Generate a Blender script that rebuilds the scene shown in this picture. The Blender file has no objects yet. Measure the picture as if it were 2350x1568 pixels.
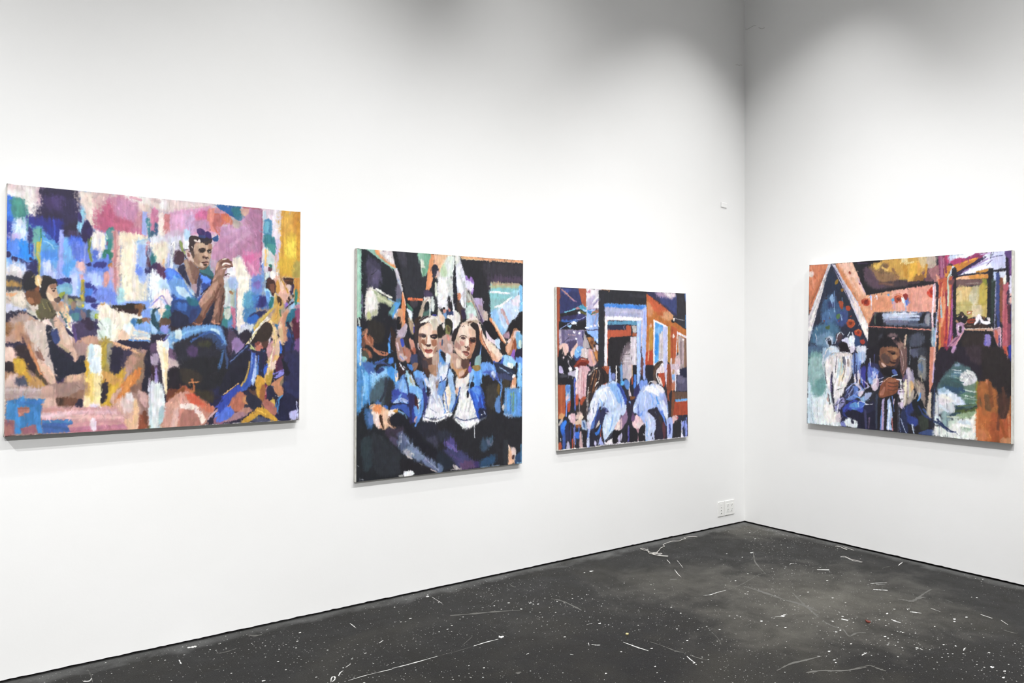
import bpy, bmesh, math, random
import numpy as np
from mathutils import Vector, Matrix

# ------------------------------------------------------------------ camera, light, exposure
S = bpy.context.scene
COL = S.collection
W_PX, H_PX = 2350, 1568
cam_d = bpy.data.cameras.new('camera'); cam = bpy.data.objects.new('camera', cam_d); COL.objects.link(cam)
cam_d.sensor_fit = 'HORIZONTAL'; cam_d.sensor_width = 36.0; cam_d.lens = 27.2975
cam_d.clip_start = 0.05; cam_d.clip_end = 60
cam.matrix_world = Matrix(((0.811216,0.001964,-0.584743,-5.243911),(-0.584747,0.002907,-0.811211,-4.029844),(0.000107,0.999994,0.003507,1.500000),(0.000000,0.000000,0.000000,1.000000)))
S.camera = cam

world = bpy.data.worlds.new('world'); S.world = world; world.use_nodes = True
wb = world.node_tree.nodes['Background']; wb.inputs[0].default_value = (0.95, 0.97, 1.0, 1); wb.inputs[1].default_value = 0.25

S.view_settings.view_transform = 'Standard'; S.view_settings.look = 'None'
S.view_settings.gamma = 1.0; S.view_settings.use_curve_mapping = False
S.view_settings.exposure = 0.0

def spot(loc, aim, watts, deg, blend, radius, col=(1.0, 0.997, 0.99)):
    d = bpy.data.lights.new('track_spot', 'SPOT'); d.energy = watts; d.spot_size = math.radians(deg)
    d.spot_blend = blend; d.shadow_soft_size = radius; d.color = col
    o = bpy.data.objects.new('track_spot', d); COL.objects.link(o); o.location = loc
    o.rotation_euler = (Vector(aim) - Vector(loc)).to_track_quat('-Z', 'Y').to_euler()
    return o
def area(loc, aim, watts, sx, sy, col=(1, 1, 1)):
    d = bpy.data.lights.new('overhead_fill', 'AREA'); d.energy = watts; d.shape = 'RECTANGLE'; d.size = sx; d.size_y = sy; d.color = col
    o = bpy.data.objects.new('overhead_fill', d); COL.objects.link(o); o.location = loc
    o.rotation_euler = (Vector(aim) - Vector(loc)).to_track_quat('-Z', 'Y').to_euler()
    return o
# track spots on the ceiling, aimed low on the walls: (place, aim, watts, cone, lamp radius)
for a in (
    ((-6.3, -8.6, 4.7), (-6.0, 0, 0.45), 1103, 50, 0.04),
    ((-4.4, -8.4, 4.7), (-4.5, 0, 0.45), 421, 46, 0.04),
    ((-5.3, -1.5, 4.8), (-5.1, 0, 0.2), 32, 70, 0.015),
    ((-7.6, -3.0, 4.8), (-7.4, 0, 0.2), 722, 90, 0.015),
    ((-3.5, -2.2, 4.8), (0, -2.2, -1.0), 591, 80, 0.022),
    ((-3.0, -0.8, 4.8), (0, -0.8, -1.0), 109, 80, 0.022),
    ((-3.5, -4.4, 4.8), (0, -4.2, -1.0), 346, 80, 0.022),
    ((-5.6, -1.25, 4.8), (-5.3, 0, 0.2), 18, 70, 0.015),
    ((-3.8, -1.25, 4.8), (-3.6, 0, -0.45), 105, 80, 0.015),
    ((-2.1, -1.25, 4.8), (-1.9, 0, -0.45), 13, 80, 0.015),
    ((-0.8, -1.25, 4.8), (-0.8, 0, -0.45), 170, 80, 0.015),
    ((-1.25, -1.4, 4.8), (0, -1.4, 0.2), 28, 70, 0.015),
    ((-4.1, -3.5, 4.8), (-4.1, 0, -1.0), 108, 82, 0.022),
    ((-2.9, -3.5, 4.8), (-2.9, 0, -1.0), 413, 82, 0.022),
    ((-1.8, -3.5, 4.8), (-1.8, 0, -1.0), 264, 82, 0.022),
    ((-0.7, -3.5, 4.8), (-0.7, 0, -1.0), 181, 82, 0.022),
):
    spot(a[0], a[1], a[2], a[3], 1.0, a[4])
# broad dim fill light overhead, added to brighten the upper walls
area((-4.4, -4.4, 5.35), (-4.4, -4.4, 0.0), 80, 7.0, 7.0)


# ------------------------------------------------------------------ helpers
def link(name, me, mat, parent=None):
    o = bpy.data.objects.new(name, me); COL.objects.link(o)
    for m in (mat if isinstance(mat, (list, tuple)) else [mat]): me.materials.append(m)
    if parent is not None: o.parent = parent
    return o
def from_bm(name, bm, mat, parent=None, smooth=False):
    me = bpy.data.meshes.new(name); bmesh.ops.recalc_face_normals(bm, faces=bm.faces); bm.to_mesh(me); bm.free()
    if smooth:
        for p in me.polygons: p.use_smooth = True
    return link(name, me, mat, parent)
def tag(o, label, cat, group=None):
    o['label'] = label; o['category'] = cat
    if group: o['group'] = group
    return o
def struct(o):
    o['kind'] = 'structure'; return o
def add_box(bm, x0, x1, y0, y1, z0, z1, bevel=0.0, seg=2):
    r = bmesh.ops.create_cube(bm, size=1.0)
    for v in r['verts']:
        v.co = Vector(((x0 + x1) / 2 + v.co.x * (x1 - x0), (y0 + y1) / 2 + v.co.y * (y1 - y0), (z0 + z1) / 2 + v.co.z * (z1 - z0)))
    if bevel > 0:
        es = list({e for v in r['verts'] for e in v.link_edges})
        bmesh.ops.bevel(bm, geom=es, offset=bevel, segments=seg, affect='EDGES', profile=0.5)
def add_cyl(bm, c, axis, r, depth, seg=16):
    q = Vector((0, 0, 1)).rotation_difference(Vector(axis)).to_matrix().to_4x4()
    bmesh.ops.create_cone(bm, cap_ends=True, segments=seg, radius1=r, radius2=r, depth=depth, matrix=Matrix.Translation(c) @ q)
def add_tube(bm, pts, r, seg=6):
    rings = []
    n = len(pts)
    for i, p in enumerate(pts):
        t = (pts[min(i + 1, n - 1)] - pts[max(i - 1, 0)])
        if t.length < 1e-9: t = Vector((1, 0, 0))
        t.normalize()
        a = t.cross(Vector((0, 0, 1)))
        if a.length < 1e-4: a = t.cross(Vector((0, 1, 0)))
        a.normalize(); b = t.cross(a)
        rings.append([bm.verts.new(p + r * (math.cos(k * 2 * math.pi / seg) * a + math.sin(k * 2 * math.pi / seg) * b)) for k in range(seg)])
    for i in range(n - 1):
        for k in range(seg):
            bm.faces.new((rings[i][k], rings[i][(k + 1) % seg], rings[i + 1][(k + 1) % seg], rings[i + 1][k]))
    bm.faces.new(rings[0][::-1]); bm.faces.new(rings[-1])
def spline(P, n=6):
    out = []; m = len(P)
    for i in range(m - 1):
        a, b, c, d = P[max(i - 1, 0)], P[i], P[i + 1], P[min(i + 2, m - 1)]
        for k in range(n):
            t = k / n
            out.append(0.5 * (2 * b + (c - a) * t + (2 * a - 5 * b + 4 * c - d) * t * t + (3 * b - a - 3 * c + d) * t ** 3))
    out.append(P[-1]); return out

# ------------------------------------------------------------------ materials
def mat(name, col, rough=0.5, spec=0.5, metal=0.0):
    m = bpy.data.materials.new(name); m.use_nodes = True
    b = m.node_tree.nodes['Principled BSDF']
    b.inputs['Base Color'].default_value = (*col, 1); b.inputs['Roughness'].default_value = rough
    b.inputs['Specular IOR Level'].default_value = spec; b.inputs['Metallic'].default_value = metal
    return m
class NT:
    def __init__(s, m): s.t = m.node_tree; s.b = s.t.nodes['Principled BSDF']
    def n(s, typ, **kw):
        x = s.t.nodes.new(typ)
        for k, v in kw.items():
            if k in x.inputs: x.inputs[k].default_value = v
            else: setattr(x, k, v)
        return x
    def l(s, a, b): s.t.links.new(a, b)
    def math(s, op, a, b=None, clamp=False):
        x = s.t.nodes.new('ShaderNodeMath'); x.operation = op; x.use_clamp = clamp
        for i, v in enumerate((a, b)):
            if v is None: continue
            if isinstance(v, (int, float)): x.inputs[i].default_value = v
            else: s.l(v, x.inputs[i])
        return x.outputs[0]
    def ramp(s, f, stops):
        x = s.t.nodes.new('ShaderNodeValToRGB'); e = x.color_ramp.elements
        while len(e) < len(stops): e.new(0.5)
        for i, (p, c) in enumerate(stops): e[i].position = p; e[i].color = (*c, 1) if len(c) == 3 else c
        s.l(f, x.inputs[0]); return x.outputs[0]
    def mix(s, f, a, b, blend='MIX'):
        x = s.t.nodes.new('ShaderNodeMix'); x.data_type = 'RGBA'; x.blend_type = blend
        for i, v in ((0, f), (6, a), (7, b)):
            if isinstance(v, (int, float)): x.inputs[i].default_value = v
            elif isinstance(v, tuple): x.inputs[i].default_value = (*v, 1)
            else: s.l(v, x.inputs[i])
        return x.outputs[2]

def wall_material():
    m = mat('white_wall_paint', (0.86, 0.858, 0.845), 0.55, 0.3); t = NT(m)
    tc = t.n('ShaderNodeTexCoord')
    big = t.n('ShaderNodeTexNoise', Scale=1.1, Detail=3.0); t.l(tc.outputs['Object'], big.inputs['Vector'])
    t.l(t.ramp(big.outputs[0], [(0.3, (0.848, 0.848, 0.84)), (0.7, (0.87, 0.871, 0.868))]), t.b.inputs['Base Color'])
    nap = t.n('ShaderNodeTexNoise', Scale=95.0, Detail=4.0, Roughness=0.6); t.l(tc.outputs['Object'], nap.inputs['Vector'])
    lump = t.n('ShaderNodeTexNoise', Scale=7.0, Detail=3.0); t.l(tc.outputs['Object'], lump.inputs['Vector'])
    h = t.math('ADD', t.math('MULTIPLY', nap.outputs[0], 0.12), t.math('MULTIPLY', lump.outputs[0], 0.5))
    bp = t.n('ShaderNodeBump', Strength=0.16, Distance=0.012); t.l(h, bp.inputs['Height']); t.l(bp.outputs[0], t.b.inputs['Normal'])
    return m
def floor_material():
    m = mat('dark_concrete', (0.05, 0.05, 0.047), 0.4, 0.09); t = NT(m)
    tc = t.n('ShaderNodeTexCoord'); P = tc.outputs['Object']
    n1 = t.n('ShaderNodeTexNoise', Scale=1.3, Detail=6.0, Roughness=0.6, Distortion=0.6); t.l(P, n1.inputs['Vector'])
    n2 = t.n('ShaderNodeTexNoise', Scale=5.0, Detail=6.0, Roughness=0.65, Distortion=0.4); t.l(P, n2.inputs['Vector'])
    n3 = t.n('ShaderNodeTexNoise', Scale=170.0, Detail=3.0, Roughness=0.7); t.l(P, n3.inputs['Vector'])
    base = t.ramp(n1.outputs[0], [(0.32, (0.006, 0.006, 0.0064)), (0.5, (0.0088, 0.0086, 0.0082)), (0.7, (0.024, 0.0225, 0.0185))])
    base = t.mix(t.math('MULTIPLY', t.ramp(n2.outputs[0], [(0.45, (0, 0, 0)), (0.75, (1, 1, 1))]), 0.3), base, (0.035, 0.033, 0.028))
    # dusty worn patches with a place of their own
    sep = t.n('ShaderNodeSeparateXYZ'); t.l(P, sep.inputs[0])
    def patch(cx, cy, rx, ry):
        dx = t.math('DIVIDE', t.math('SUBTRACT', sep.outputs[0], cx), rx); dy = t.math('DIVIDE', t.math('SUBTRACT', sep.outputs[1], cy), ry)
        d = t.math('SQRT', t.math('ADD', t.math('MULTIPLY', dx, dx), t.math('MULTIPLY', dy, dy)))
        d = t.math('ADD', d, t.math('MULTIPLY', t.math('SUBTRACT', n2.outputs[0], 0.5), 1.6))
        return t.math('SUBTRACT', 1.0, d, True)
    for a, c in (((-1.23, -1.46, 1.00, 0.75), 0.62), ((-0.11, -0.15, 0.45, 0.45), 0.55), ((-1.60, -0.75, 0.70, 0.40), 0.4)):
        base = t.mix(t.math('MULTIPLY', patch(*a), c), base, (0.12, 0.113, 0.095))
    # pale band along both wall feet: dust, with the walls' reflection painted in
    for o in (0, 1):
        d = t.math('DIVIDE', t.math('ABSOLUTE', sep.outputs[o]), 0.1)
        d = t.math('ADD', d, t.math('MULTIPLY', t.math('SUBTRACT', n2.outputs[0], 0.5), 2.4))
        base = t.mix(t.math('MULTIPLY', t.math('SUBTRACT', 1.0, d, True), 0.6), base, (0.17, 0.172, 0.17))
    base = t.mix(t.math('MULTIPLY', t.ramp(n3.outputs[0], [(0.52, (0, 0, 0)), (0.72, (1, 1, 1))]), 0.3), base, (0.085, 0.08, 0.072))
    base = t.mix(t.math('MULTIPLY', t.ramp(n3.outputs[0], [(0.3, (1, 1, 1)), (0.5, (0, 0, 0))]), 0.5), base, (0.007, 0.007, 0.007))
    # dropped specks of white paint, three sizes, clustered
    clus = t.n('ShaderNodeTexNoise', Scale=0.9, Detail=2.0); t.l(P, clus.inputs['Vector'])
    dens = t.ramp(clus.outputs[0], [(0.35, (0.25, 0.25, 0.25)), (0.62, (1, 1, 1))])
    warp = t.n('ShaderNodeTexNoise', Scale=60.0, Detail=2.0); t.l(P, warp.inputs['Vector'])
    for sc, lim, thr, k in ((60.0, 0.17, 0.8, 0.6), (24.0, 0.1, 0.72, 0.8), (9.0, 0.06, 0.78, 0.9)):
        v = t.n('ShaderNodeTexVoronoi', Scale=sc, Randomness=1.0); v.voronoi_dimensions = '2D'; t.l(P, v.inputs['Vector'])
        rnd = t.n('ShaderNodeSeparateColor'); t.l(v.outputs['Color'], rnd.inputs[0])
        on = t.math('GREATER_THAN', rnd.outputs[0], thr)
        size = t.math('MULTIPLY', t.math('MULTIPLY', t.math('ADD', rnd.outputs[1], 0.15), lim), dens)
        d = t.math('ADD', v.outputs['Distance'], t.math('MULTIPLY', t.math('SUBTRACT', warp.outputs[0], 0.5), 0.05))
        dot = t.math('MULTIPLY', t.math('MULTIPLY', t.math('LESS_THAN', d, size), on), k)
        base = t.mix(dot, base, (0.62, 0.62, 0.6))
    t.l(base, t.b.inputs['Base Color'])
    t.l(t.ramp(n2.outputs[0], [(0.3, (0.34, 0.34, 0.34)), (0.7, (0.5, 0.5, 0.5))]), t.b.inputs['Roughness'])
    bp = t.n('ShaderNodeBump', Strength=0.25, Distance=0.004); t.l(n3.outputs[0], bp.inputs['Height']); t.l(bp.outputs[0], t.b.inputs['Normal'])
    return m
def paint_material():
    m = mat('oil_paint', (0.5, 0.5, 0.5), 0.5, 0.3); t = NT(m)
    at = t.n('ShaderNodeAttribute'); at.attribute_name = 'pigment'; t.l(at.outputs['Color'], t.b.inputs['Base Color'])
    tc = t.n('ShaderNodeTexCoord')
    weave = t.n('ShaderNodeTexNoise', Scale=420.0, Detail=2.0); t.l(tc.outputs['Object'], weave.inputs['Vector'])
    bp = t.n('ShaderNodeBump', Strength=0.12, Distance=0.002); t.l(weave.outputs[0], bp.inputs['Height']); t.l(bp.outputs[0], t.b.inputs['Normal'])
    return m
def primed_material():
    m = mat('primed_canvas', (0.74, 0.72, 0.66), 0.8, 0.2); t = NT(m)
    tc = t.n('ShaderNodeTexCoord'); n = t.n('ShaderNodeTexNoise', Scale=40.0, Detail=4.0); t.l(tc.outputs['Object'], n.inputs['Vector'])
    t.l(t.ramp(n.outputs[0], [(0.3, (0.62, 0.6, 0.53)), (0.6, (0.8, 0.79, 0.74))]), t.b.inputs['Base Color'])
    return m
M_WALL = wall_material(); M_FLOOR = floor_material(); M_PAINT = paint_material(); M_PRIMED = primed_material()
M_GAP = mat('black_reveal', (0.012, 0.011, 0.01), 0.8, 0.2)
M_CEIL = mat('ceiling_paint', (0.8, 0.8, 0.78), 0.7, 0.2)
M_WOOD = mat('stretcher_pine', (0.55, 0.4, 0.24), 0.6, 0.3)
M_PLASTIC = mat('white_plastic', (0.84, 0.84, 0.82), 0.35, 0.5)
M_SLOT = mat('socket_hole', (0.03, 0.03, 0.03), 0.6, 0.3)
M_STEEL = mat('screw_steel', (0.62, 0.6, 0.56), 0.35, 0.5, 1.0)
M_WHITE = mat('spilled_white_paint', (0.66, 0.66, 0.64), 0.6, 0.3)
M_SCUFF = mat('pale_scuff', (0.09, 0.088, 0.08), 0.5, 0.3)
M_THREAD = mat('cotton_thread', (0.66, 0.64, 0.6), 0.8, 0.2)
M_CHIP = mat('yellow_chip', (0.62, 0.52, 0.25), 0.6, 0.3)
M_SCRAP = mat('red_brown_scrap', (0.13, 0.03, 0.02), 0.6, 0.3)
M_CRACK = mat('grey_crack', (0.62, 0.61, 0.59), 0.9, 0.1)
M_PATCH = mat('filler_patch', (0.88, 0.88, 0.87), 0.6, 0.3)

# ------------------------------------------------------------------ room shell
random.seed(4)
GAP = 0.0135          # the walls stop just above the floor
def ragged_wall(name, along, length, height, into):
    """slab whose lower edge is slightly ragged; along/into are unit vectors from the corner"""
    bm = bmesh.new(); n = 420
    fb, ft, bb, bt = [], [], [], []
    for i in range(n + 1):
        p = along * (length * i / n); j = (random.random() - 0.5) * 0.0022 + (random.random() ** 8) * 0.003
        fb.append(bm.verts.new(p + Vector((0, 0, GAP + j)))); ft.append(bm.verts.new(p + Vector((0, 0, height))))
        bb.append(bm.verts.new(p + into * 0.12 + Vector((0, 0, GAP)))); bt.append(bm.verts.new(p + into * 0.12 + Vector((0, 0, height))))
    for i in range(n):
        bm.faces.new((fb[i], fb[i + 1], ft[i + 1], ft[i])); bm.faces.new((bb[i + 1], bb[i], bt[i], bt[i + 1]))
        bm.faces.new((fb[i + 1], fb[i], bb[i], bb[i + 1])); bm.faces.new((ft[i], ft[i + 1], bt[i + 1], bt[i]))
    bm.faces.new((fb[0], ft[0], bt[0], bb[0])); bm.faces.new((ft[n], fb[n], bb[n], bt[n]))
    return struct(from_bm(name, bm, M_WALL))
HT = 5.4
ragged_wall('wall_left', Vector((-1, 0, 0)), 9.5, HT, Vector((0, 1, 0)))
ragged_wall('wall_right', Vector((0, -1, 0)), 9.5, HT, Vector((1, 0, 0)))
def box_obj(name, mtl, *a, parent=None, bevel=0.0):
    bm = bmesh.new(); add_box(bm, *a, bevel=bevel); return from_bm(name, bm, mtl, parent)
# dark recess between wall and floor
struct(box_obj('trim_1', M_GAP, -9.5, 0.05, 0.03, 0.05, 0.0, GAP - 0.001))
struct(box_obj('trim_2', M_GAP, 0.03, 0.05, -9.5, 0.03, 0.0, GAP - 0.001))
struct(box_obj('ceiling', M_CEIL, -9.6, 0.1, -9.6, 0.1, HT, HT + 0.1))
struct(box_obj('wall_far', M_WALL, -9.62, -9.5, -9.5, 0.0, 0.0, HT))
struct(box_obj('wall_back', M_WALL, -9.5, 0.0, -9.62, -9.5, 0.0, HT))

# floor slab; spilled paint and scuffs lie in the same mesh as thin faces
MARKS = [(1, 0.007, [-3.624,-0.851,-3.535,-0.855,-3.387,-0.854]),
 (2, 0.006, [-3.387,-0.854,-3.344,-0.854,-3.271,-0.857,-3.185,-0.852]),
 (1, 0.006, [-3.185,-0.852,-3.11,-0.847,-3.036,-0.851]),
 (1, 0.030, [-3.008,-0.836]),
 (1, 0.014, [-3.009,-0.817,-3.013,-0.847]),
 (1, 0.005, [-2.987,-0.105,-2.992,-0.167,-2.995,-0.234]),
 (2, 0.005, [-2.995,-0.716,-2.99,-0.79,-2.976,-0.858]),
 (1, 0.006, [-2.549,-0.961,-2.51,-0.961]),
 (1, 0.022, [-2.481,-0.986]),
 (1, 0.005, [-2.557,-1.245,-2.548,-1.328,-2.535,-1.39]),
 (2, 0.028, [-3.06,-0.427,-2.936,-0.479,-2.82,-0.524,-2.703,-0.582]),
 (2, 0.024, [-2.444,-0.534,-2.419,-0.603,-2.422,-0.715,-2.429,-0.78]),
 (1, 0.026, [-3.006,-0.086]),
 (1, 0.014, [-2.991,-0.06]),
 (1, 0.030, [-1.902,-0.269]),
 (1, 0.014, [-1.96,-0.268]),
 (1, 0.016, [-3.255,-0.34]),
 (1, 0.012, [-3.32,-0.355]),
 (1, 0.010, [-3.299,-0.367]),
 (1, 0.013, [-3.173,-0.588]),
 (1, 0.018, [-2.584,-0.521]),
 (2, 0.030, [-3.187,-1.226]),
 (1, 0.014, [-2.749,-1.022]),
 (1, 0.014, [-2.563,-0.561]),
 (1, 0.012, [-2.779,-0.44]),
 (2, 0.012, [-2.479,-0.163,-2.494,-0.218,-2.492,-0.245]),
 (1, 0.005, [-2.702,-1.149,-2.723,-1.177]),
 (1, 0.006, [-2.705,-1.173,-2.692,-1.191,-2.674,-1.204]),
 (1, 0.007, [-2.865,-1.203,-2.856,-1.216]),
 (1, 0.006, [-3.036,-1.083,-3.017,-1.078]),
 (1, 0.012, [-2.647,-1.322]),
 (1, 0.009, [-3.325,-1.03]),
 (1, 0.010, [-3.282,-1.09]),
 (1, 0.008, [-3.459,-1.111]),
 (1, 0.008, [-3.138,-1.323]),
 (1, 0.012, [-2.872,-1.458]),
 (2, 0.006, [-3.125,-0.748,-3.214,-0.806]),
 (1, 0.006, [-1.685,-1.007,-1.647,-1.024,-1.583,-1.021,-1.508,-1.025]),
 (2, 0.009, [-1.508,-1.025,-1.431,-1.022,-1.327,-1.006,-1.215,-0.978,-1.103,-0.952,-1.019,-0.949]),
 (2, 0.040, [-1.356,-1.037,-1.354,-1.116,-1.358,-1.213,-1.369,-1.325]),
 (2, 0.030, [-1.369,-1.325,-1.362,-1.422,-1.378,-1.543]),
 (2, 0.022, [-1.224,-1.285,-1.296,-1.377,-1.364,-1.466,-1.424,-1.553,-1.466,-1.607]),
 (2, 0.018, [-1.491,-1.649,-1.519,-1.718,-1.518,-1.786]),
 (2, 0.022, [-1.518,-1.786,-1.579,-1.853,-1.505,-1.851,-1.468,-1.878]),
 (1, 0.006, [-0.302,-1.029,-0.276,-1.054,-0.309,-1.122,-0.302,-1.185]),
 (1, 0.028, [-0.692,-1.102,-0.632,-1.151]),
 (1, 0.008, [-0.734,-0.928,-0.704,-0.921,-0.689,-0.932]),
 (1, 0.005, [-1.442,-0.562,-1.494,-0.636,-1.529,-0.696]),
 (1, 0.004, [-1.269,-0.425,-1.315,-0.494,-1.367,-0.565]),
 (1, 0.004, [-1.312,-0.374,-1.359,-0.446]),
 (2, 0.016, [-0.669,-0.593,-0.847,-0.735,-0.951,-0.849,-1.039,-0.964]),
 (1, 0.026, [-0.702,-0.604]),
 (1, 0.020, [-0.364,-0.378]),
 (1, 0.012, [-0.848,-0.636]),
 (1, 0.014, [-0.864,-0.515]),
 (1, 0.016, [-1.311,-0.942]),
 (1, 0.012, [-1.467,-1.134]),
 (1, 0.016, [-1.139,-1.331]),
 (1, 0.012, [-1.42,-1.118]),
 (1, 0.030, [-1.604,-1.486]),
 (1, 0.018, [-1.579,-1.479]),
 (1, 0.008, [-1.649,-1.466,-1.614,-1.483]),
 (1, 0.016, [-1.737,-1.594]),
 (1, 0.010, [-1.75,-1.551]),
 (1, 0.018, [-1.762,-1.464]),
 (1, 0.026, [-1.387,-1.694,-1.378,-1.727]),
 (1, 0.016, [-1.115,-1.474]),
 (1, 0.018, [-0.847,-1.271]),
 (1, 0.006, [-2.558,-1.245,-2.549,-1.297,-2.534,-1.391]),
 (2, 0.012, [-2.446,-1.317,-2.433,-1.394,-2.43,-1.463,-2.415,-1.506]),
 (1, 0.006, [-2.432,-1.542,-2.45,-1.584,-2.457,-1.614]),
 (1, 0.014, [-2.463,-1.613]),
 (2, 0.012, [-2.412,-1.544,-2.403,-1.591,-2.392,-1.621]),
 (2, 0.005, [-2.103,-1.42,-2.139,-1.485,-2.188,-1.546]),
 (2, 0.005, [-2.063,-1.336,-2.053,-1.4]),
 (1, 0.012, [-2.128,-1.347]),
 (1, 0.012, [-1.99,-1.037]),
 (1, 0.014, [-2.283,-1.413]),
 (1, 0.012, [-2.638,-1.535]),
 (1, 0.010, [-1.837,-0.763]),
 (1, 0.014, [-2.499,-1.38]),
 (1, 0.012, [-2.21,-1.278]),
 (1, 0.016, [-1.834,-1.902]),
 (1, 0.008, [-1.934,-1.901,-1.921,-1.914]),
 (1, 0.014, [-1.908,-1.974]),
 (1, 0.012, [-1.928,-1.995]),
 (2, 0.018, [-2.225,-1.888,-2.113,-1.88,-2.03,-1.894,-1.917,-1.914]),
 (2, 0.026, [-2.139,-1.979,-2.062,-2.006,-1.98,-2.065,-1.864,-2.104]),
 (1, 0.006, [-1.749,-2.019,-1.709,-2.018]),
 (1, 0.012, [-1.665,-1.913]),
 (1, 0.014, [-1.54,-1.781]),
 (1, 0.010, [-1.844,-1.355]),
 (1, 0.009, [-1.836,-1.315]),
 (1, 0.009, [-1.796,-1.332]),
 (1, 0.009, [-1.799,-1.358]),
 (1, 0.012, [-2.037,-1.412]),
 (1, 0.008, [-2.056,-1.345]),
 (2, 0.040, [-1.62,-0.687,-1.583,-0.708]),
 (1, 0.007, [-0.173,-1.363,-0.121,-1.35,-0.071,-1.339]),
 (1, 0.016, [-0.779,-1.531,-0.754,-1.559,-0.724,-1.589]),
 (1, 0.006, [-0.684,-1.46,-0.637,-1.482,-0.588,-1.511]),
 (1, 0.008, [-0.674,-1.491,-0.634,-1.524]),
 (2, 0.040, [-0.829,-1.704,-0.813,-1.74,-0.798,-1.771,-0.713,-1.767,-0.668,-1.778]),
 (2, 0.018, [-0.79,-1.773,-0.717,-1.764,-0.599,-1.744,-0.494,-1.732]),
 (1, 0.014, [-0.98,-1.853,-0.967,-1.873,-0.953,-1.902]),
 (1, 0.005, [-0.944,-1.818,-0.963,-1.833]),
 (1, 0.005, [-0.93,-1.821,-0.947,-1.831]),
 (1, 0.020, [-1.108,-1.794]),
 (1, 0.012, [-1.176,-1.853,-1.185,-1.881,-1.186,-1.909]),
 (1, 0.020, [-0.9,-2.048]),
 (1, 0.018, [-0.936,-2.065]),
 (1, 0.016, [-0.816,-2.073]),
 (1, 0.005, [-0.83,-1.891,-0.836,-1.919,-0.844,-1.951]),
 (1, 0.004, [-0.619,-1.872,-0.631,-1.917]),
 (1, 0.016, [-0.433,-1.96]),
 (1, 0.010, [-0.447,-1.938]),
 (1, 0.014, [-1.307,-2.185]),
 (1, 0.014, [-1.275,-2.227]),
 (1, 0.012, [-1.392,-2.435]),
 (1, 0.020, [-1.396,-2.441]),
 (1, 0.018, [-1.395,-2.492]),
 (1, 0.016, [-1.474,-2.519]),
 (1, 0.016, [-1.436,-1.961]),
 (1, 0.012, [-1.446,-1.982]),
 (1, 0.012, [-1.31,-1.975]),
 (1, 0.010, [-1.317,-1.961]),
 (1, 0.010, [-1.31,-1.985]),
 (1, 0.005, [-1.304,-2.276,-1.276,-2.267,-1.258,-2.265]),
 (1, 0.005, [-1.753,-2.021,-1.727,-2.017,-1.702,-2.016]),
 (1, 0.008, [-1.455,-2.122,-1.456,-2.139]),
 (1, 0.008, [-1.449,-2.141,-1.453,-2.158]),
 (1, 0.010, [-1.402,-2.249]),
 (1, 0.010, [-1.386,-2.263]),
 (2, 0.022, [-1.829,-2.106,-1.832,-2.144,-1.83,-2.179]),
 (2, 0.016, [-2.046,-2.028,-1.966,-2.073,-1.894,-2.087,-1.826,-2.104]),
 (2, 0.014, [-0.854,-2.272,-0.859,-2.301,-0.856,-2.335]),
 (1, 0.008, [-0.71,-2.099,-0.722,-2.162]),
 (1, 0.006, [-0.715,-2.202,-0.756,-2.251]),
 (1, 0.012, [-0.052,-1.788]),
 (1, 0.012, [-0.036,-1.823]),
 (1, 0.010, [-1.531,-2.026]),
 (1, 0.012, [-1.838,-1.904]),
 (1, 0.012, [-1.664,-1.913]),
 (1, 0.010, [-1.455,-2.036]),
 (2, 0.010, [-0.326,-1.336,-0.274,-1.334,-0.231,-1.343]),
 (2, 0.005, [-1.286,-2.111,-1.29,-2.146]),
 (1, 0.010, [-1.094,-2.04]),
 (1, 0.012, [-1.268,-2.028]),
 (1, 0.010, [-1.288,-1.884]),
 (1, 0.006, [-4.388,-0.184,-4.39,-0.216,-4.391,-0.24]),
 (1, 0.024, [-4.322,-0.058,-4.297,-0.063,-4.281,-0.064]),
 (1, 0.016, [-3.809,-0.189]),
 (1, 0.012, [-3.86,-0.292]),
 (1, 0.006, [-3.548,-0.217,-3.548,-0.259,-3.551,-0.3]),
 (1, 0.007, [-3.542,-0.549,-3.51,-0.53]),
 (1, 0.006, [-3.853,-0.782,-3.832,-0.754,-3.815,-0.745]),
 (1, 0.006, [-3.792,-0.718,-3.758,-0.696]),
 (1, 0.007, [-3.907,-0.825,-3.888,-0.785,-3.871,-0.776,-3.88,-0.804,-3.901,-0.823]),
 (1, 0.006, [-3.838,-0.852,-3.75,-0.849,-3.628,-0.858]),
 (2, 0.014, [-4.229,-0.21,-4.193,-0.22,-4.132,-0.207]),
 (2, 0.010, [-4.286,-0.398,-4.265,-0.402]),
 (1, 0.010, [-3.728,-0.647]),
 (1, 0.010, [-3.939,-0.737]),
 (2, 0.008, [-4.445,-0.281,-4.439,-0.271]),
 (1, 0.018, [-4.14,-0.636]),
 (1, 0.010, [-4.355,-0.139]),
 (1, 0.010, [-4.442,-0.152]),
 (2, 0.030, [-4.031,-0.071,-4.011,-0.095,-3.974,-0.103]),
 (1, 0.012, [-3.649,-0.622]),
 (2, 0.006, [-4.75,-0.048,-4.747,-0.096,-4.747,-0.136,-4.75,-0.216]),
 (1, 0.008, [-4.748,-0.169,-4.76,-0.193,-4.781,-0.183]),
 (1, 0.010, [-4.779,-0.182]),
 (1, 0.008, [-4.74,-0.132])]
bm = bmesh.new()
add_box(bm, -9.62, 0.12, -9.62, 0.12, -0.12, 0.0)
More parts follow.
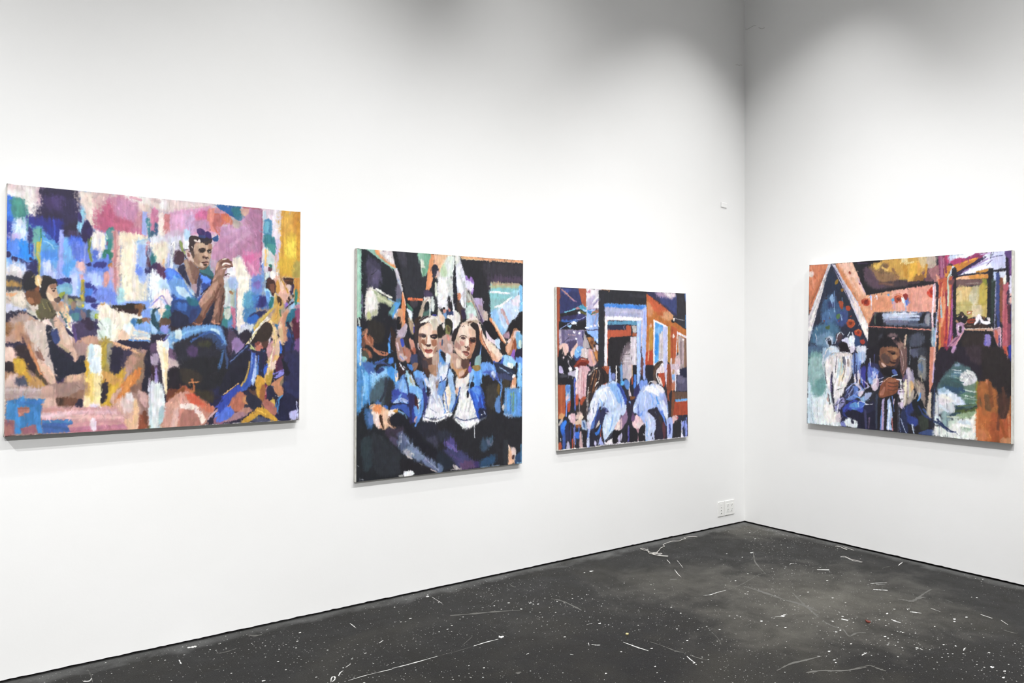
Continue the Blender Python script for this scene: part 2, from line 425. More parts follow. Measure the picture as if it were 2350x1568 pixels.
def ribbon(P, wd, mi, z):
    P = [Vector((q[0], q[1], z)) for q in P]
    if len(P) > 2: P = spline(P, 5)
    n = len(P); vs = []
    for i, p in enumerate(P):
        d = P[min(i + 1, n - 1)] - P[max(i - 1, 0)]; d.normalize(); s = Vector((-d.y, d.x, 0))
        tap = 0.45 + 0.55 * math.sin(math.pi * min(max(i / (n - 1), 0.08), 0.92)) if n > 1 else 1
        r = wd * (0.8 if mi == 1 else 0.6) * tap * (0.35 + 1.3 * random.random()) / 2
        vs.append((bm.verts.new(p + s * r), bm.verts.new(p - s * r)))
    for i in range(n - 1):
        f = bm.faces.new((vs[i][0], vs[i + 1][0], vs[i + 1][1], vs[i][1])); f.material_index = mi
for i, (mi, wd, P) in enumerate(MARKS):
    P = [(P[k], P[k + 1]) for k in range(0, len(P), 2)]
    if len(P) == 1:
        x, y = P[0]; k = 9; vs = []
        ph = random.random() * 6
        for a in range(k):
            r = wd / 2 * 0.8 * (0.6 + 0.7 * random.random())
            vs.append(bm.verts.new((x + 1.25 * r * math.cos(a * 2 * math.pi / k + ph), y + 0.8 * r * math.sin(a * 2 * math.pi / k + ph), 0.0004 + i * 2e-6)))
        f = bm.faces.new(vs); f.material_index = mi
    else: ribbon(P, wd, mi, 0.0004 + i * 2e-6)
for f in bm.faces:
    if f.material_index and f.normal.z < 0: f.normal_flip()
me = bpy.data.meshes.new('floor'); bm.normal_update()
for f in bm.faces:
    if f.material_index and f.normal.z < 0: f.normal_flip()
bm.to_mesh(me); bm.free()
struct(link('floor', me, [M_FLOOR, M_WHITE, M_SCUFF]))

# ------------------------------------------------------------------ the four paintings
def smooth_noise(h,w,sy,sx,rng):
    gy,gx=int(h/sy)+3,int(w/sx)+3
    g=rng.random((gy,gx))
    y=np.arange(h)/sy; x=np.arange(w)/sx
    y0=y.astype(int); x0=x.astype(int); fy=(y-y0)[:,None]; fx=(x-x0)[None]
    fy=fy*fy*(3-2*fy); fx=fx*fx*(3-2*fx)
    a=g[y0][:,x0];b=g[y0][:,x0+1];c=g[y0+1][:,x0];d=g[y0+1][:,x0+1]
    return ((a*(1-fx)+b*fx)*(1-fy)+(c*(1-fx)+d*fx)*fy)*2-1
def catmull(P,n=6):
    P=np.asarray(P,float);m=len(P);out=[]
    t=np.arange(n)/n
    for i in range(m):
        a,b,c,d=P[i-1],P[i],P[(i+1)%m],P[(i+2)%m]
        T=t[:,None]
        out.append(.5*(2*b+(c-a)*T+(2*a-5*b+4*c-d)*T**2+(3*b-a-3*c+d)*T**3))
    return np.concatenate(out)
def segdist(X,Y,P,closed):
    best=np.full(X.shape,1e9)
    n=len(P)
    for i in range(n if closed else n-1):
        ax,ay=P[i];bx,by=P[(i+1)%n]
        dx,dy=bx-ax,by-ay;L=dx*dx+dy*dy+1e-9
        t=np.clip(((X-ax)*dx+(Y-ay)*dy)/L,0,1)
        d=(X-ax-t*dx)**2+(Y-ay-t*dy)**2
        np.minimum(best,d,out=best)
    return np.sqrt(best)
def inside(X,Y,P):
    r=np.zeros(X.shape,bool);n=len(P)
    for i in range(n):
        ax,ay=P[i];bx,by=P[(i+1)%n]
        if ay==by: continue
        c=((ay>Y)!=(by>Y))&(X<(bx-ax)*(Y-ay)/(by-ay)+ax)
        r^=c
    return r
def paint(strokes,w,h,res,seed,calm=(),base=(235,232,225)):
    """strokes: list of (kind,color,soft,alpha,width,pts) in mm; res mm per cell -> float sRGB image (rows from the top)"""
    rng=np.random.default_rng(seed)
    nx,ny=int(round(w/res))+1,int(round(h/res))+1
    img=np.empty((ny,nx,3));img[:]=np.array(base)/255
    gx=np.linspace(0,w,nx);gy=np.linspace(0,h,ny)
    k=4.0/res
    edge=(smooth_noise(ny,nx,2.2*k,2.2*k,rng)*.6+smooth_noise(ny,nx,.9*k,.9*k,rng)*.4)
    streak=smooth_noise(ny,nx,14*k,1.3*k,rng)*.6+smooth_noise(ny,nx,9*k,.8*k,rng)*.4
    streak2=smooth_noise(ny,nx,1.3*k,12*k,rng)
    mott=smooth_noise(ny,nx,5*k,4*k,rng)
    hue=np.stack([smooth_noise(ny,nx,5*k,3*k,rng) for i in range(3)],-1)
    for kind,col,soft,alpha,wd,pts in strokes:
        soft=soft*1.2+1
        P=np.asarray(pts,float)
        if kind=='s': P=catmull(P,5)
        if kind=='l' and len(P)>2:
            n=len(P);Q=[]
            for i in range(n-1):
                a=P[max(i-1,0)];b=P[i];c=P[i+1];d=P[min(i+2,n-1)]
                for t in np.arange(5)/5:
                    Q.append(.5*(2*b+(c-a)*t+(2*a-5*b+4*c-d)*t*t+(3*b-a-3*c+d)*t**3))
            Q.append(P[-1]);P=np.array(Q)
        m=soft+wd/2+3
        x0,x1=np.searchsorted(gx,[P[:,0].min()-m,P[:,0].max()+m]);y0,y1=np.searchsorted(gy,[P[:,1].min()-m,P[:,1].max()+m])
        if x1<=x0 or y1<=y0: continue
        X,Y=np.meshgrid(gx[x0:x1],gy[y0:y1])
        d=segdist(X,Y,P,kind!='l')
        if kind=='l': sd=wd/2-d
        else: sd=np.where(inside(X,Y,P),d,-d)
        sd=sd+soft*.15+edge[y0:y1,x0:x1]*(.6+soft*.4)+streak[y0:y1,x0:x1]*soft*.4
        a=np.clip(.5+sd/(soft+res*.7),0,1)
        a=a*a*(3-2*a)*alpha
        c=np.array(col)/255.
        n=(streak if (kind!='l' or abs(P[-1,1]-P[0,1])>=abs(P[-1,0]-P[0,0])) else streak2)[y0:y1,x0:x1]
        var=1+.075*n+.07*mott[y0:y1,x0:x1]
        C=c[None,None]*var[...,None]*(1+hue[y0:y1,x0:x1]*.022)
        sub=img[y0:y1,x0:x1];sub+=(C-sub)*a[...,None]
    # loose dry-brush dabs, each picking up the colour beside it
    ang=smooth_noise(ny,nx,22*k,22*k,rng)*1.1+np.pi/2
    for i in range(int(w*h/330)):
        x,y=rng.random()*w,rng.random()*h
        L=8+rng.random()*22;W=1.2+rng.random()*2.6;off=rng.normal(0,5,2);tone=1+rng.normal(0,.09);al=.25+.5*rng.random()
        if any((x-c[0])**2+(y-c[1])**2<(c[2]*1.1)**2 for c in calm): L*=.35;W*=.6;al*=.4;off=off*.3
        iy,ix=min(ny-1,int(y/res)),min(nx-1,int(x/res))
        t=ang[iy,ix]+rng.normal(0,.25);dx,dy=np.cos(t),np.sin(t)
        jy,jx=int(np.clip((y+off[1])/res,0,ny-1)),int(np.clip((x+off[0])/res,0,nx-1))
        col=img[jy,jx]*tone
        x0,x1=max(0,int((x-L)/res)),min(nx,int((x+L)/res)+2);y0,y1=max(0,int((y-L)/res)),min(ny,int((y+L)/res)+2)
        X=gx[None,x0:x1]-x;Y=gy[y0:y1,None]-y
        a=np.abs(X*dx+Y*dy);b=np.abs(Y*dx-X*dy)
        m=np.clip((L*.5-a)/3,0,1)*np.clip((W-b)/res+.5,0,1)*(1+.5*streak[y0:y1,x0:x1])*al
        m=np.clip(m,0,1)[...,None]
        img[y0:y1,x0:x1]+=(col-img[y0:y1,x0:x1])*m
    amp=np.ones((ny,nx))
    for cx,cy,r in calm:
        d=np.hypot(gx[None]-cx,gy[:,None]-cy)
        amp=np.minimum(amp,np.clip((d-r*.8)/(r*.5),.2,1))
    dy=(edge*1.2+smooth_noise(ny,nx,10*k,.9*k,rng)*1.6+mott*1.6)*amp/res
    dx=(smooth_noise(ny,nx,3*k,3*k,rng)*1.5+smooth_noise(ny,nx,1*k,7*k,rng)*.7)*amp/res
    yy=np.clip(np.arange(ny)[:,None]+dy,0,ny-1.001);xx=np.clip(np.arange(nx)[None]+dx,0,nx-1.001)
    a=yy.astype(int);b=xx.astype(int);fa=(yy-a)[...,None];fb=(xx-b)[...,None]
    wimg=(img[a,b]*(1-fb)+img[a,b+1]*fb)*(1-fa)+(img[a+1,b]*(1-fb)+img[a+1,b+1]*fb)*fa
    img=wimg
    fine=smooth_noise(ny,nx,5*k,.45*k,rng)*.5+smooth_noise(ny,nx,.5*k,.5*k,rng)*.5
    img*=(1+.022*fine)[...,None]
    return np.clip(img,0,1)


def decode(txt):
    """one stroke per line: kind, red green blue, softness, opacity, width (mm), then canvas millimetres x y x y ..."""
    out = []
    for ln in txt.split('\n'):
        w = ln.split()
        if not w: continue
        v = [float(q) for q in w[7:]]
        out.append((w[0], tuple(int(q) for q in w[1:4]), float(w[4]), float(w[5]), float(w[6]), [(v[i], v[i + 1]) for i in range(0, len(v), 2)]))
    return out
def to_linear(a): return np.where(a <= 0.04045, a / 12.92, ((a + 0.055) / 1.055) ** 2.4)
PIGMENT = 0.97

def make_painting(label, corners, size, depth_back, wall_axis, strokes, calm, res, seed, group, edge_in=0.004):
    """corners TL TR BR BL of the painted face in world space; the edge runs back to the wall"""
    TL, TR, BR, BL = [np.array(c) for c in corners]
    ctr = (TL + TR + BR + BL) / 4
    base = Vector(((BL + BR) / 2).tolist())
    root = bpy.data.objects.new('painting', None); COL.objects.link(root); root.location = base
    tag(root, label, 'painting', group)
    loc = np.array(base)
    img = paint(strokes, size[0], size[1], res, seed, calm)
    ny, nx = img.shape[:2]
    u = np.linspace(0, 1, nx)[None, :, None]; v = np.linspace(0, 1, ny)[:, None, None]
    co = ((TL * (1 - u) + TR * u) * (1 - v) + (BL * (1 - u) + BR * u) * v) - loc
    # thick paint stands slightly proud of the cloth
    out = np.array([0, -1.0, 0]) if wall_axis == 1 else np.array([-1.0, 0, 0])
    lum = img.mean(-1)
    rel = (lum - (np.roll(lum, 3, 1) + np.roll(lum, -3, 1) + np.roll(lum, 3, 0) + np.roll(lum, -3, 0)) / 4)
    co = co + out[None, None] * (np.clip(rel, -0.25, 0.25) * 0.0012)[..., None]
    me = bpy.data.meshes.new('canvas')
    nv = nx * ny; me.vertices.add(nv); me.vertices.foreach_set('co', co.reshape(-1).astype(np.float32))
    i = np.arange(nv).reshape(ny, nx)
    q = np.stack([i[1:, :-1], i[1:, 1:], i[:-1, 1:], i[:-1, :-1]], -1).reshape(-1)
    nf = (nx - 1) * (ny - 1)
    me.loops.add(nf * 4); me.loops.foreach_set('vertex_index', q.astype(np.int32))
    me.polygons.add(nf); me.polygons.foreach_set('loop_start', np.arange(0, nf * 4, 4, dtype=np.int32))
    me.polygons.foreach_set('use_smooth', np.ones(nf, dtype=bool))
    me.update(calc_edges=True); me.validate()
    at = me.color_attributes.new('pigment', 'FLOAT_COLOR', 'POINT')
    rgba = np.ones((nv, 4), np.float32); rgba[:, :3] = (to_linear(img) * PIGMENT).reshape(-1, 3)
    at.data.foreach_set('color', rgba.reshape(-1))
    link('canvas', me, M_PAINT, root)
    # wrapped edge: a ring from the face back towards the wall, corners folded over
    bm = bmesh.new(); outv = Vector(out.tolist())
    F = [Vector((c - loc).tolist()) for c in (TL, TR, BR, BL)]
    B = []
    for f in F:
        b = f.copy()
        if wall_axis == 1: b.y = -depth_back - loc[1]
        else: b.x = -depth_back - loc[0]
        B.append(b)
    c0 = sum(F, Vector()) / 4
    n = 24
    for k in range(4):
        a, b, c, d = F[k], F[(k + 1) % 4], B[(k + 1) % 4], B[k]
        rows = []
        for s in range(n + 1):
            w = s / n
            p = a.lerp(b, w); r = d.lerp(c, w)
            j = 0.0006 * math.sin(9 * w * (k + 2)) + (random.random() - 0.5) * 0.0006
            o = (p - c0); o = o - outv * o.dot(outv)
            mid = p.lerp(r, 0.5) + o.normalized() * j
            rows.append((bm.verts.new(p - outv * 0.0003), bm.verts.new(mid), bm.verts.new(r)))
        for s in range(n):
            for m in range(2):
                bm.faces.new((rows[s][m], rows[s + 1][m], rows[s + 1][m + 1], rows[s][m + 1]))
    bmesh.ops.remove_doubles(bm, verts=bm.verts, dist=0.0002)
    from_bm('canvas_edge', bm, M_PRIMED, root, True)
    # folded canvas at each corner
    for k in range(4):
        f, g = F[k], B[k]
        bm = bmesh.new(); sx = (F[(k + 1) % 4] - f).normalized(); sy = (F[(k - 1) % 4] - f).normalized()
        h = [f.lerp(g, 0.06), f.lerp(g, 0.94)]
        o = (f - c0); o = (o - outv * o.dot(outv)).normalized()
        ps = []
        for hh in h:
            ps.append([hh + sx * 0.03 + o * 0.0005, hh + o * 0.0028, hh + sy * 0.03 + o * 0.0005])
        vs = [[bm.verts.new(p) for p in row] for row in ps]
        bm.faces.new((vs[0][0], vs[0][1], vs[1][1], vs[1][0])); bm.faces.new((vs[0][1], vs[0][2], vs[1][2], vs[1][1]))
        from_bm('corner_fold', bm, M_PRIMED, root)
    # pine stretcher bars behind the cloth
    for k in range(4):
        a, b = F[k], F[(k + 1) % 4]; a2, b2 = B[k], B[(k + 1) % 4]
        d = (b - a).normalized(); inn = (c0 - (a + b) / 2); inn = inn - outv * inn.dot(outv); inn = (inn - d * inn.dot(d)).normalized()
        bm = bmesh.new(); vs = []
        for p, r in ((a, a2), (b, b2)):
            e = inn * 0.006; sft = d * (0.008 if p is a else -0.008); wv = inn * 0.045; m2 = d * (0.045 if p is a else -0.045)
            f0 = p.lerp(r, 0.12); f1 = p.lerp(r, 0.97)
            vs.append([bm.verts.new(f0 + e + sft), bm.verts.new(f0 + e + wv + sft + m2), bm.verts.new(f1 + e + wv + sft + m2), bm.verts.new(f1 + e + sft)])
        for s in range(4):
            bm.faces.new((vs[0][s], vs[1][s], vs[1][(s + 1) % 4], vs[0][(s + 1) % 4]))
        bm.faces.new(vs[0][::-1]); bm.faces.new(vs[1])
        from_bm('stretcher_bar', bm, M_WOOD, root)
    return root

STROKES_1 = r'''
p 127 160 216 1 1 0 -15 -4 581 -73 587 540 -9 553
p 217 203 200 1 1 0 -1 -2 147 -1 148 81 123 135 76 139 50 68 1 48
s 236 234 240 36 1 0 2 19 41 22 50 50 29 60 4 50
s 216 195 198 36 1 0 6 0 62 1 56 20 13 18
s 227 220 218 29 1 0 62 12 122 13 119 84 98 133 73 132
s 208 181 192 22 1 0 109 11 141 -0 135 56 126 87 107 66
l 234 228 223 3 0.7 5 61 9 66 71 82 131
l 240 236 230 3 0.7 5 93 20 97 86 98 133
p 45 98 200 8 1 0 0 52 21 55 24 187 12 239 -1 262 -3 132
p 63 123 224 10 1 0 3 62 19 61 20 137 2 139
p 46 59 152 10 1 0 -2 161 21 166 15 221 3 283 -2 298
s 63 128 128 13 1 0 19 61 56 64 69 99 79 153 77 198 51 156 23 144
s 79 152 140 10 1 0 29 67 53 68 60 126 36 135
p 90 160 154 13 1 0 51 141 78 139 78 194 55 185
s 200 220 246 29 1 0 33 158 64 151 67 217 77 256 49 251 39 208 27 194
s 216 232 252 15 1 0 36 183 67 198 68 235 43 222
s 226 234 250 10 1 0 36 154 51 141 59 170 42 179
s 194 178 228 22 1 0 18 217 39 215 40 248 21 246
p 47 120 230 29 1 0 12 253 99 247 106 320 69 341 7 312
s 43 143 240 29 1 0 40 259 87 252 87 325 53 320
s 90 138 232 15 1 0 15 250 40 259 44 302 16 304
s 122 176 244 19 1 0 4 323 69 330 69 366 1 381
s 48 41 77 14 1 0 134 4 265 1 279 68 273 136 280 215 237 211 214 209 195 248 166 227 130 178 79 139 123 127 116 88 132 79
s 40 34 62 20 1 0 138 8 258 2 258 43 199 27 141 41
s 34 30 55 8 1 0 245 -0 268 5 272 46 255 36
s 62 48 94 22 1 0 138 45 199 42 200 87 161 117 135 75
s 73 59 110 23 1 0 177 48 199 46 198 76 177 82
s 44 37 68 30 1 0 119 91 194 114 194 143 130 145
s 43 38 62 23 1 0 214 172 269 137 280 196 254 217 221 205
s 68 56 90 14 1 0 234 192 260 187 270 208 244 214
s 45 49 133 19 1 0 79 139 136 141 200 143 207 172 195 248 169 224 130 178 92 182
s 47 71 175 13 1 0 83 168 127 179 124 197 89 193
s 42 55 144 14 1 0 143 177 194 181 192 248 166 227
l 61 79 191 2 0.8 5 174 141 178 189 175 227
l 42 90 208 2 0.6 4 149 199 188 248
s 91 156 176 14 1 0 98 188 127 186 131 282 119 327 100 320 93 255
s 105 167 158 8 1 0 98 196 124 194 124 253 102 254
s 90 160 216 14 1 0 130 208 169 227 192 263 182 293 131 285
l 165 207 234 2 0.8 5 137 237 163 250 176 271
l 143 196 234 2 0.8 4 140 211 159 224
l 48 82 177 2 0.8 9 145 214 162 228
s 46 49 104 8 1 0 80 186 94 196 90 248 77 241
l 44 54 109 2 0.9 5 83 193 84 299
s 45 79 170 5 1 0 90 262 99 265 98 306 92 306
l 44 122 74 1 1 3 126 186 126 253
l 200 200 90 1 0.9 3 127 227 127 260
p 185 176 74 2 1 0 110 246 126 243 128 304 123 389 113 389 116 327 109 305
l 207 193 96 2 0.7 5 116 253 117 305
l 143 138 60 2 0.7 5 118 334 118 389
l 216 180 160 2 0.7 3 102 251 101 317
s 43 39 83 2 1 0 -1 294 16 300 10 319 -2 316
s 44 39 85 2 1 0 18 313 42 320 35 337 22 334
s 44 44 96 5 1 0 47 320 78 336 88 347 69 352 50 331
s 42 42 92 8 1 0 78 344 112 327 113 389 85 376 63 363
s 44 44 93 2 1 0 84 314 95 310 94 325 84 325
s 170 194 242 22 1 0 4 352 66 344 66 366 4 380
s 230 223 228 22 1 0 13 355 38 350 63 374 63 399 11 387
s 207 199 204 13 1 0 1 381 60 388 60 410 5 402
s 79 141 226 19 1 0 131 285 192 285 196 337 151 340 131 319
s 92 154 240 17 1 0 215 336 271 306 268 363 239 391 209 377
s 116 174 234 14 1 0 208 224 240 229 245 319 215 328 212 284
s 62 99 216 14 1 0 237 215 287 218 291 317 268 318 247 259
s 107 132 224 23 1 0 250 229 280 242 281 306 261 296
s 111 168 232 14 1 0 170 324 196 330 193 378 177 360
s 185 198 242 19 1 0 141 340 154 328 190 389 190 408 145 381
s 203 212 246 11 1 0 144 340 157 336 170 368 151 369
s 154 170 232 8 1 0 192 322 209 321 209 377 226 395 216 411 190 393
p 147 160 230 2 1 0 197 180 213 179 209 377 190 378 195 263
l 168 176 240 2 0.8 5 202 187 199 367
s 90 160 228 14 1 0 219 343 261 318 262 356 229 380
p 216 196 192 8 1 0 268 1 582 -2 583 85 537 180 344 161 323 162 292 66
s 226 211 204 31 1 0 271 8 335 9 333 154 296 134 278 49
l 239 228 214 5 0.8 14 320 18 323 155
l 216 196 189 5 0.6 9 298 16 303 134
s 208 176 176 39 1 0 346 8 464 7 404 51 350 91
s 194 133 160 24 1 0 404 13 514 9 518 91 500 132 408 101 394 45
s 184 96 127 32 1 0 343 100 397 48 419 85 465 120 507 131 490 180 409 171 357 183 347 160
s 197 143 176 24 1 0 429 37 507 30 514 96 479 126 429 92
s 185 100 126 18 1 0 429 111 500 132 486 172 423 162
s 189 117 144 16 1 0 493 140 533 129 555 187 494 180
s 192 138 152 24 1 0 518 76 557 68 558 111 515 139
s 220 200 192 33 1 0 514 37 582 38 583 65 536 66
s 232 226 220 17 1 0 464 -1 582 -2 582 30 514 25
p 163 174 230 2 1 0 536 68 556 70 553 183 533 176
l 200 122 148 2 0.6 11 485 8 528 16
s 56 120 132 5 1 0 552 102 572 106 583 157 584 192 566 194 558 151
s 140 200 234 8 1 0 276 106 287 75 292 89 290 173 280 189 270 167
l 168 224 244 2 0.8 6 287 86 280 181
s 57 45 105 5 1 0 269 99 282 109 283 139 271 133
s 44 35 78 5 1 0 293 142 309 133 330 177 327 208 297 237 283 204
s 50 40 93 5 1 0 306 164 330 177 324 208 307 194
s 106 128 216 14 1 0 290 241 314 247 318 330 294 316
l 151 166 234 2 0.8 6 299 244 296 316
l 124 138 72 2 1 9 324 208 314 262 325 322
l 77 106 64 2 0.8 5 309 217 314 262
s 232 224 224 11 1 0 330 185 361 182 378 204 362 274 348 302 331 265
l 242 236 226 4 0.9 9 340 192 344 252
l 230 220 204 4 0.9 12 371 204 374 269
l 185 192 216 2 0.7 7 358 213 357 271
s 80 104 196 8 1 0 331 265 348 267 345 313 331 303
s 54 128 124 5 1 0 392 161 416 166 414 286 403 318 376 323 369 281 392 249 382 211
s 47 114 98 5 1 0 375 262 410 267 403 318 376 311
s 92 138 148 5 1 0 392 168 413 170 409 202 392 203
l 138 80 120 1 0.7 5 389 222 387 238
s 95 122 208 2 1 0 386 280 396 287 393 318 383 315
s 94 124 214 11 1 0 311 330 393 303 397 360 315 368
s 53 55 126 5 1 0 335 329 362 316 383 319 380 342 339 344
s 46 44 97 5 1 0 301 331 320 326 322 336 311 338
s 184 120 64 2 1 0 393 326 410 317 411 340 395 345
p 200 154 156 11 1 0 411 171 441 176 447 478 426 486 408 460 411 325
l 182 118 120 4 0.7 8 420 178 422 471
l 220 184 176 4 0.7 9 434 188 436 459
p 235 224 204 18 1 0 441 184 508 178 559 198 561 494 451 493
l 244 236 214 7 0.8 19 466 213 464 477
l 227 220 216 7 0.8 19 501 234 500 476
l 239 230 204 7 0.8 22 483 219 482 469
l 223 224 216 7 0.7 15 531 381 532 483
s 240 223 200 12 1 0 441 176 559 190 515 209 466 217
s 188 208 228 15 1 0 515 209 551 203 559 277 545 278 516 233
s 156 184 240 12 1 0 519 240 552 246 553 384 521 381
s 109 140 228 9 1 0 516 323 535 341 531 367 513 362
s 192 120 136 5 1 0 559 210 573 221 567 277 552 270
s 45 44 83 5 1 0 566 229 574 248 559 281 554 273
s 75 37 56 2 1 0 558 281 574 300 574 331 556 344
s 43 39 86 2 1 0 553 333 585 327 585 355 553 360
s 47 112 104 5 1 0 574 237 584 232 585 299 574 296
l 143 180 216 2 0.7 5 515 213 566 194
p 223 168 174 14 1 0 271 325 295 320 302 399 282 408 265 356
s 228 184 184 8 1 0 275 329 291 328 295 369 278 374
s 143 174 232 14 1 0 242 376 272 363 276 476 250 477
s 184 200 244 11 1 0 245 391 265 386 263 469 249 469
s 138 159 228 14 1 0 305 369 369 365 411 421 412 463 371 480 330 463 299 407
s 169 188 238 11 1 0 312 376 356 381 370 419 340 439
s 212 154 150 5 1 0 376 365 397 364 394 414 377 430
s 200 162 196 8 1 0 397 337 411 348 411 394 401 387
s 111 134 216 14 1 0 363 438 412 448 447 501 395 510 326 474
s 53 59 133 5 1 0 302 414 336 428 336 447 306 441
s 72 120 210 5 1 0 299 445 329 447 316 482 300 498
s 49 49 108 5 1 0 313 475 343 493 323 508 300 498
s 146 170 240 8 1 0 306 513 344 512 347 545 303 546
s 54 54 122 5 1 0 327 512 357 507 351 530 330 527
s 169 210 216 11 1 0 432 440 453 435 458 508 437 505
s 127 156 228 15 1 0 447 509 586 489 587 540 540 541 540 510
l 185 160 60 2 1 12 290 407 288 494
l 140 128 64 1 0.7 5 295 415 298 498
s 111 164 196 5 1 0 187 434 239 421 246 462 210 471 184 453
s 134 184 204 5 1 0 197 445 236 436 236 455 204 460
s 49 63 143 5 1 0 180 408 226 403 203 426 184 423
s 43 49 109 2 1 0 203 400 239 398 239 417 219 414
s 143 156 64 5 1 0 197 475 217 459 217 485 204 486
s 56 59 84 5 1 0 220 474 276 483 276 495 217 493
s 140 140 88 11 1 0 233 492 283 494 296 520 263 536 240 522
s 164 162 156 5 1 0 263 499 290 502 283 521 266 517
s 220 204 60 2 1 0 290 513 298 517 293 524
s 79 120 152 5 1 0 240 522 293 532 297 546 240 547
s 143 118 104 5 1 0 250 503 263 506 257 547 247 533
s 59 60 73 5 1 0 0 399 63 414 64 468 33 470 1 467
s 37 34 46 8 1 0 60 399 82 376 107 390 107 426 79 446 60 425
s 169 133 76 10 1 0 0 424 32 422 48 440 2 445
s 74 74 80 8 1 0 1 449 51 451 70 468 2 471
s 200 188 176 10 1 0 -2 471 64 465 83 508 74 537 -0 521
s 216 160 120 5 1 0 2 474 36 473 27 484 6 485
s 221 210 200 10 1 0 36 488 64 487 68 519 40 513
s 201 203 224 8 1 0 -3 521 52 534 49 549 -3 553
s 78 55 47 8 1 0 76 435 107 430 120 437 124 488 95 504 73 494
s 112 69 46 5 1 0 76 461 111 485 102 507 80 501
s 46 37 33 2 1 0 79 420 107 426 101 449 82 442
s 124 76 52 2 1 0 107 434 126 437 117 470 108 467
p 240 200 144 1 1 0 104 399 128 392 128 422 110 434
l 255 240 220 1 0.9 5 120 397 128 440
l 240 228 216 1 0.9 3 84 433 98 440
s 37 33 37 5 1 0 129 396 164 394 181 427 152 428 142 466 146 488 124 481 126 437
s 195 160 135 5 1 0 152 432 184 427 178 446 187 468 194 479 181 490 185 516 159 502 146 473
s 165 127 106 5 1 0 158 428 184 427 181 446 165 450
s 220 192 164 2 1 0 147 462 165 472 168 498 152 495
s 88 65 58 1 1 0 171 453 181 460 173 463
s 55 44 48 2 1 0 178 490 197 482 204 493 191 505 181 501
s 140 114 100 5 1 0 162 494 185 505 191 538 172 531
s 143 140 132 11 1 0 80 508 114 496 118 533 83 551
s 84 80 59 11 1 0 108 496 146 491 172 539 166 549 115 550
l 143 138 88 1 0.8 3 117 503 130 525
l 133 126 76 1 0.8 3 140 502 153 535
s 200 160 140 5 1 0 191 512 217 504 230 515 237 547 198 548
s 154 154 144 5 1 0 217 481 230 470 227 504 217 511
s 185 136 108 2 1 0 198 508 211 512 204 530 195 527
l 168 180 176 2 0.8 6 220 515 227 545
s 240 228 212 8 1 0 357 511 395 510 440 532 433 543 358 545
s 180 140 80 5 1 0 361 511 378 507 374 515
s 40 35 34 5 1 0 405 518 468 512 475 504 547 510 540 541 440 543
s 122 84 56 5 1 0 511 511 547 510 536 538 518 538
p 203 188 198 27 1 0 572 -1 1317 0 1318 229 575 276
p 142 159 196 42 1 0 575 256 841 259 843 534 577 540
p 143 160 180 45 1 0 841 259 1318 229 1320 523 843 534
p 184 156 176 27 1 0 841 239 961 231 963 377 866 382
p 220 202 200 6 1 0 573 3 855 7 839 17 655 63 573 43
l 207 180 180 4 0.8 6 684 44 855 11
s 232 226 226 12 1 0 613 3 639 8 647 43 617 50
l 191 166 170 5 0.6 11 573 11 609 15
p 207 152 184 9 1 0 655 63 839 17 863 22 868 150 840 156 663 166
s 216 168 200 34 1 0 662 78 734 55 754 102 723 153 663 154
s 196 168 204 26 1 0 734 71 784 67 785 124 739 144
s 201 108 152 13 1 0 777 55 831 38 831 67 800 86 773 80
s 208 124 152 12 1 0 777 76 800 78 792 99 773 96
p 216 138 128 6 1 0 835 29 867 18 864 138 836 136 828 75
p 200 128 152 6 1 0 816 89 836 87 840 136 820 129
s 179 140 172 13 1 0 765 97 824 92 832 132 785 132
p 192 138 156 2 1 0 867 18 891 20 952 51 932 62 879 50 863 43
p 196 104 88 2 1 0 863 47 931 45 956 101 904 98 896 115 892 157 876 150 856 110
s 208 122 88 6 1 0 911 59 948 64 956 101 928 95
s 180 106 104 6 1 0 863 60 895 57 896 131 880 133 858 110
p 43 92 150 2 1 0 865 4 997 1 989 19 1014 37 1010 63 985 74 952 56 919 38 883 20
s 47 112 128 6 1 0 956 9 993 10 1001 47 964 55 944 27
s 60 116 144 6 1 0 960 59 985 74 1010 59 997 47
p 185 138 168 2 1 0 997 1 1102 1 1104 243 1019 240 986 242 945 278 893 281 853 275 856 217 892 169 896 115 960 93 1014 59
s 168 120 152 36 1 0 1034 14 1102 8 1099 200 1069 211 1044 119
s 196 152 184 36 1 0 904 114 1002 81 1035 129 961 185 904 172
s 180 132 164 36 1 0 896 173 961 176 1044 136 1028 214 945 253 905 239
l 208 176 200 9 0.5 17 945 203 1035 129
l 168 116 148 9 0.5 21 994 233 1082 133
l 200 168 208 9 0.4 12 912 147 1002 106
s 180 168 160 13 1 0 956 76 985 78 985 107 961 109
s 200 160 148 6 1 0 989 14 1034 6 1026 36 1010 46
l 160 84 96 3 0.7 6 1005 4 1093 4
l 138 72 96 3 0.7 6 1100 8 1097 235
s 196 122 160 27 1 0 999 245 1087 235 1087 329 1054 356 1011 299
s 196 106 152 17 1 0 1007 257 1061 245 1045 280 1011 282
l 224 176 200 6 0.5 13 1028 281 1083 342
p 196 122 154 9 1 0 573 47 606 59 603 155 574 165
p 232 216 208 6 1 0 606 71 632 69 633 173 605 175
l 242 230 220 4 0.6 12 614 75 614 170
p 196 124 128 6 1 0 632 69 656 71 655 163 631 169
s 64 96 124 5 1 0 574 157 596 164 600 179 574 189
s 58 90 127 6 1 0 590 124 601 123 601 163 592 164
s 221 214 212 25 1 0 582 192 615 182 652 199 652 255 627 313 590 299 582 244
s 232 220 200 25 1 0 593 219 641 208 645 272 619 297 593 283
s 216 220 232 15 1 0 574 189 611 182 633 193 585 212
s 200 180 200 19 1 0 640 168 708 147 731 161 716 211 656 199
s 208 208 224 19 1 0 656 191 712 179 713 251 664 254
l 236 232 228 2 0.8 8 678 205 675 270
